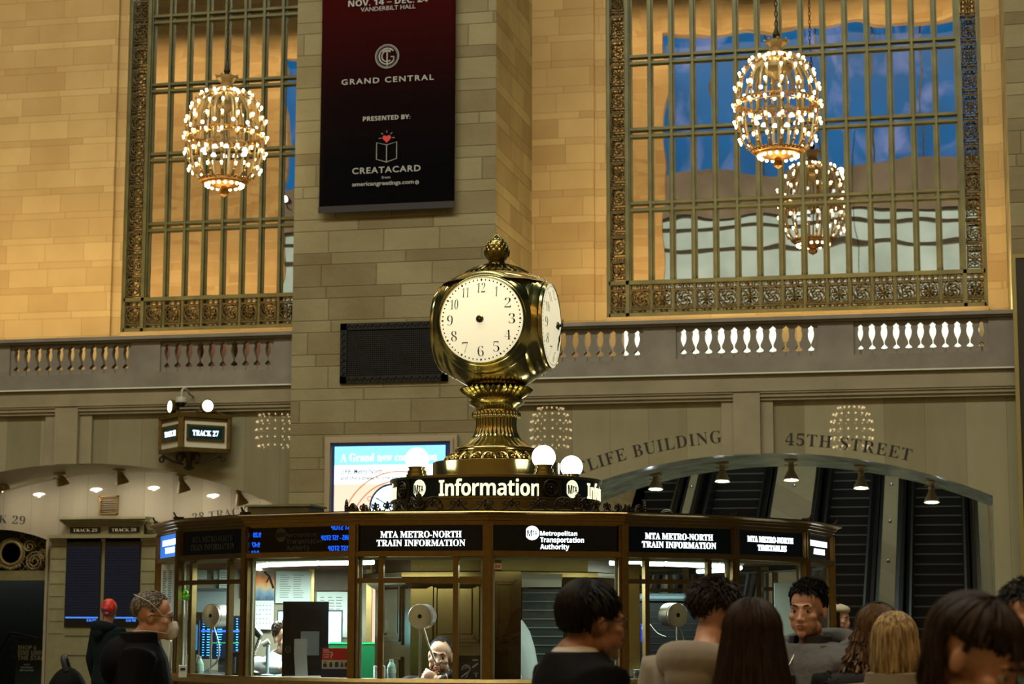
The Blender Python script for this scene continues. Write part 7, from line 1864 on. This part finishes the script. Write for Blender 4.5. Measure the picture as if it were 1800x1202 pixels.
b = cap_mesh(Mh, ks, .945, th=.004); short_locks(b, Mh, ks, 900, .009, .5, (0,-.3,-.3), .0024, 71, .4, base=.935); hair(t, b, hairm('cropped_hair', (26,24,22), (52,48,44)))
be = MB()
rn = random.Random(5)
for i in range(260):
    x, z = rn.uniform(-.042, .042), rn.uniform(-.112, -.048)
    if abs(x) < .022 and -.082 < z < -.053: continue
    y = -.05-.050*math.sqrt(max(.02, 1-(x/.05)**2-((z+.06)/.075)**2)); be.tube([Mh @ Vector((x, y+.004, z)), Mh @ Vector((x*1.05, y-.003, z-.005))], [.0022,.0006], 4)
obj('stubble', be, H_BLACK, t, True)
wr = K['arms'][1][2]; wd = (K['arms'][1][1]-wr).normalized(); wt = MB(); cw_ = wr+wd*.045; wt.tube([cw_-wd*.012, cw_+wd*.012], .036, 16); n_ = Vector((-.3,-1,.1)).normalized(); wt.sphere(cw_+n_*.034, .017, 10, 8); obj('wristwatch', wt, pbr('black_watch', (14,14,15), .3), t, True, 40)
# woman behind the dark monitor
hz2 = atd(494, 1122, 13.35).z; WHB = pbr('white_blouse', (196,206,206), .7, var=.08); Hs2 = 1.66; zh2 = hz2-(Hs2-.118*Hs2/1.75-.86*Hs2/1.75)+.05
def wo_pose(K):
    seated(zh2, Hs2, R(14))(K); K['head'] = Vector((.0, -.17, hz2)); K['abs'] = True
    shl, shr = K['bend'] @ Vector((-.18,0,1.33)), K['bend'] @ Vector((.18,0,1.33)); zt_ = ztop+.055
    K['arms'] = [[shl, Vector((-.27,-.24,zt_)), Vector((-.03,-.36,zt_))], [shr, Vector((.26,-.22,zt_)), Vector((.05,-.34,zt_+.02))]]
    K['hand0'] = (Vector((1,-.1,0)), Vector((0,0,1)), 1); K['hand1'] = (Vector((-1,-.1,0)), Vector((0,0,1)), -1)
stool(494, 1122, 13.35, zh2-.13, 'black stool under the booth woman')
t, Mh, K = person('booth clerk in white blouse and dark vest half hidden by the dark monitor', 494, 13.35, Hs2, 10, 14, 6, 'light', top=WHB, bulk=.016, voxel=.0055, fine=True, pose=wo_pose, py=1122, brow=H_BROWN)
b = cap_mesh(Mh, lambda d: keep_short(d, .5, -.1, -.7), 1.05); b.sphere(Mh @ Vector((0,.13,.06)), .05, 12, 9); short_locks(b, Mh, lambda d: keep_short(d, .5, -.1, -.7), 300, .04, .1, (0,1,.2), .005, 81, .2); hair(t, b, H_BROWN)
v = MB(); n0 = 0; torso_rings(v, [q for q in K['torso'] if q[0] < 1.40], K['f'], .03); v.v = [tuple(K['bend'] @ Vector(q)) for q in v.v]; fuse(v, pbr('dark_vest', (18,24,30), .8), 'vest', t, .012, 2, .5); collar(t, K, WHB, K['f'], .08, .05, .02, 'blouse_collar', 22, .0, 1.45)
cwv = K['arms'][0][2]; wt = MB(); wt.tube([cwv+Vector((-.06,.03,0)), cwv+Vector((-.04,.02,0))], .034, 14); obj('bracelet', wt, pbr('silver_bracelet', (150,150,150), .25, 1.), t, True)
# clerk in white behind the open door leaf
def nod(K):
    K['bend'] = Matrix.Translation((0, 0, .9)) @ Matrix.Rotation(R(12), 4, 'X') @ Matrix.Translation((0, 0, -.9)); K['head'] = K['bend'] @ K['head']
t, Mh, K = person('booth clerk in white shirt with back turned, half behind the open brass door', 926, 13.12, 1.84, -104, 0, 4, 'light', top=pbr('white_work_shirt', (176,182,172), .8), bulk=.02, pose=nod, face=False, voxel=.010)
b = cap_mesh(Mh, lambda d: keep_short(d, .5, -.1, -.6), 1.04); hair(t, b, H_BLACK)
M_, w_, h_ = prect(863, 1004, 916, 1192, 12.85)
t = thing('brass_door', 'brass panelled door leaf standing open at the booth core', 'door', (M_[0][3], M_[1][3], 0)); dz_ = -M_[2][3]
obj('leaf', MB().box(-w_/2, w_/2, 0, .04, dz_+.02, h_, M_), COREB, t)
for z0, z1 in ((h_*.34, h_*.92), (h_*-.1, h_*.28), (dz_+.15, h_*-.16)):
    b = MB()
    for e, d in ((0, .014), (.016, .02)): b.box(-w_*.42+e, w_*.36-e, -d, 0, z0+e, z0+e+.012, M_).box(-w_*.42+e, w_*.36-e, -d, 0, z1-e-.012, z1-e, M_).box(-w_*.42+e, -w_*.42+e+.012, -d, 0, z0+e, z1-e, M_).box(w_*.36-e-.012, w_*.36-e, -d, 0, z0+e, z1-e, M_)
    b.box(-w_*.42+.045, w_*.36-.045, -.012, 0, z0+.045, z1-.045, M_); obj('door_panel', b, COREB, t)
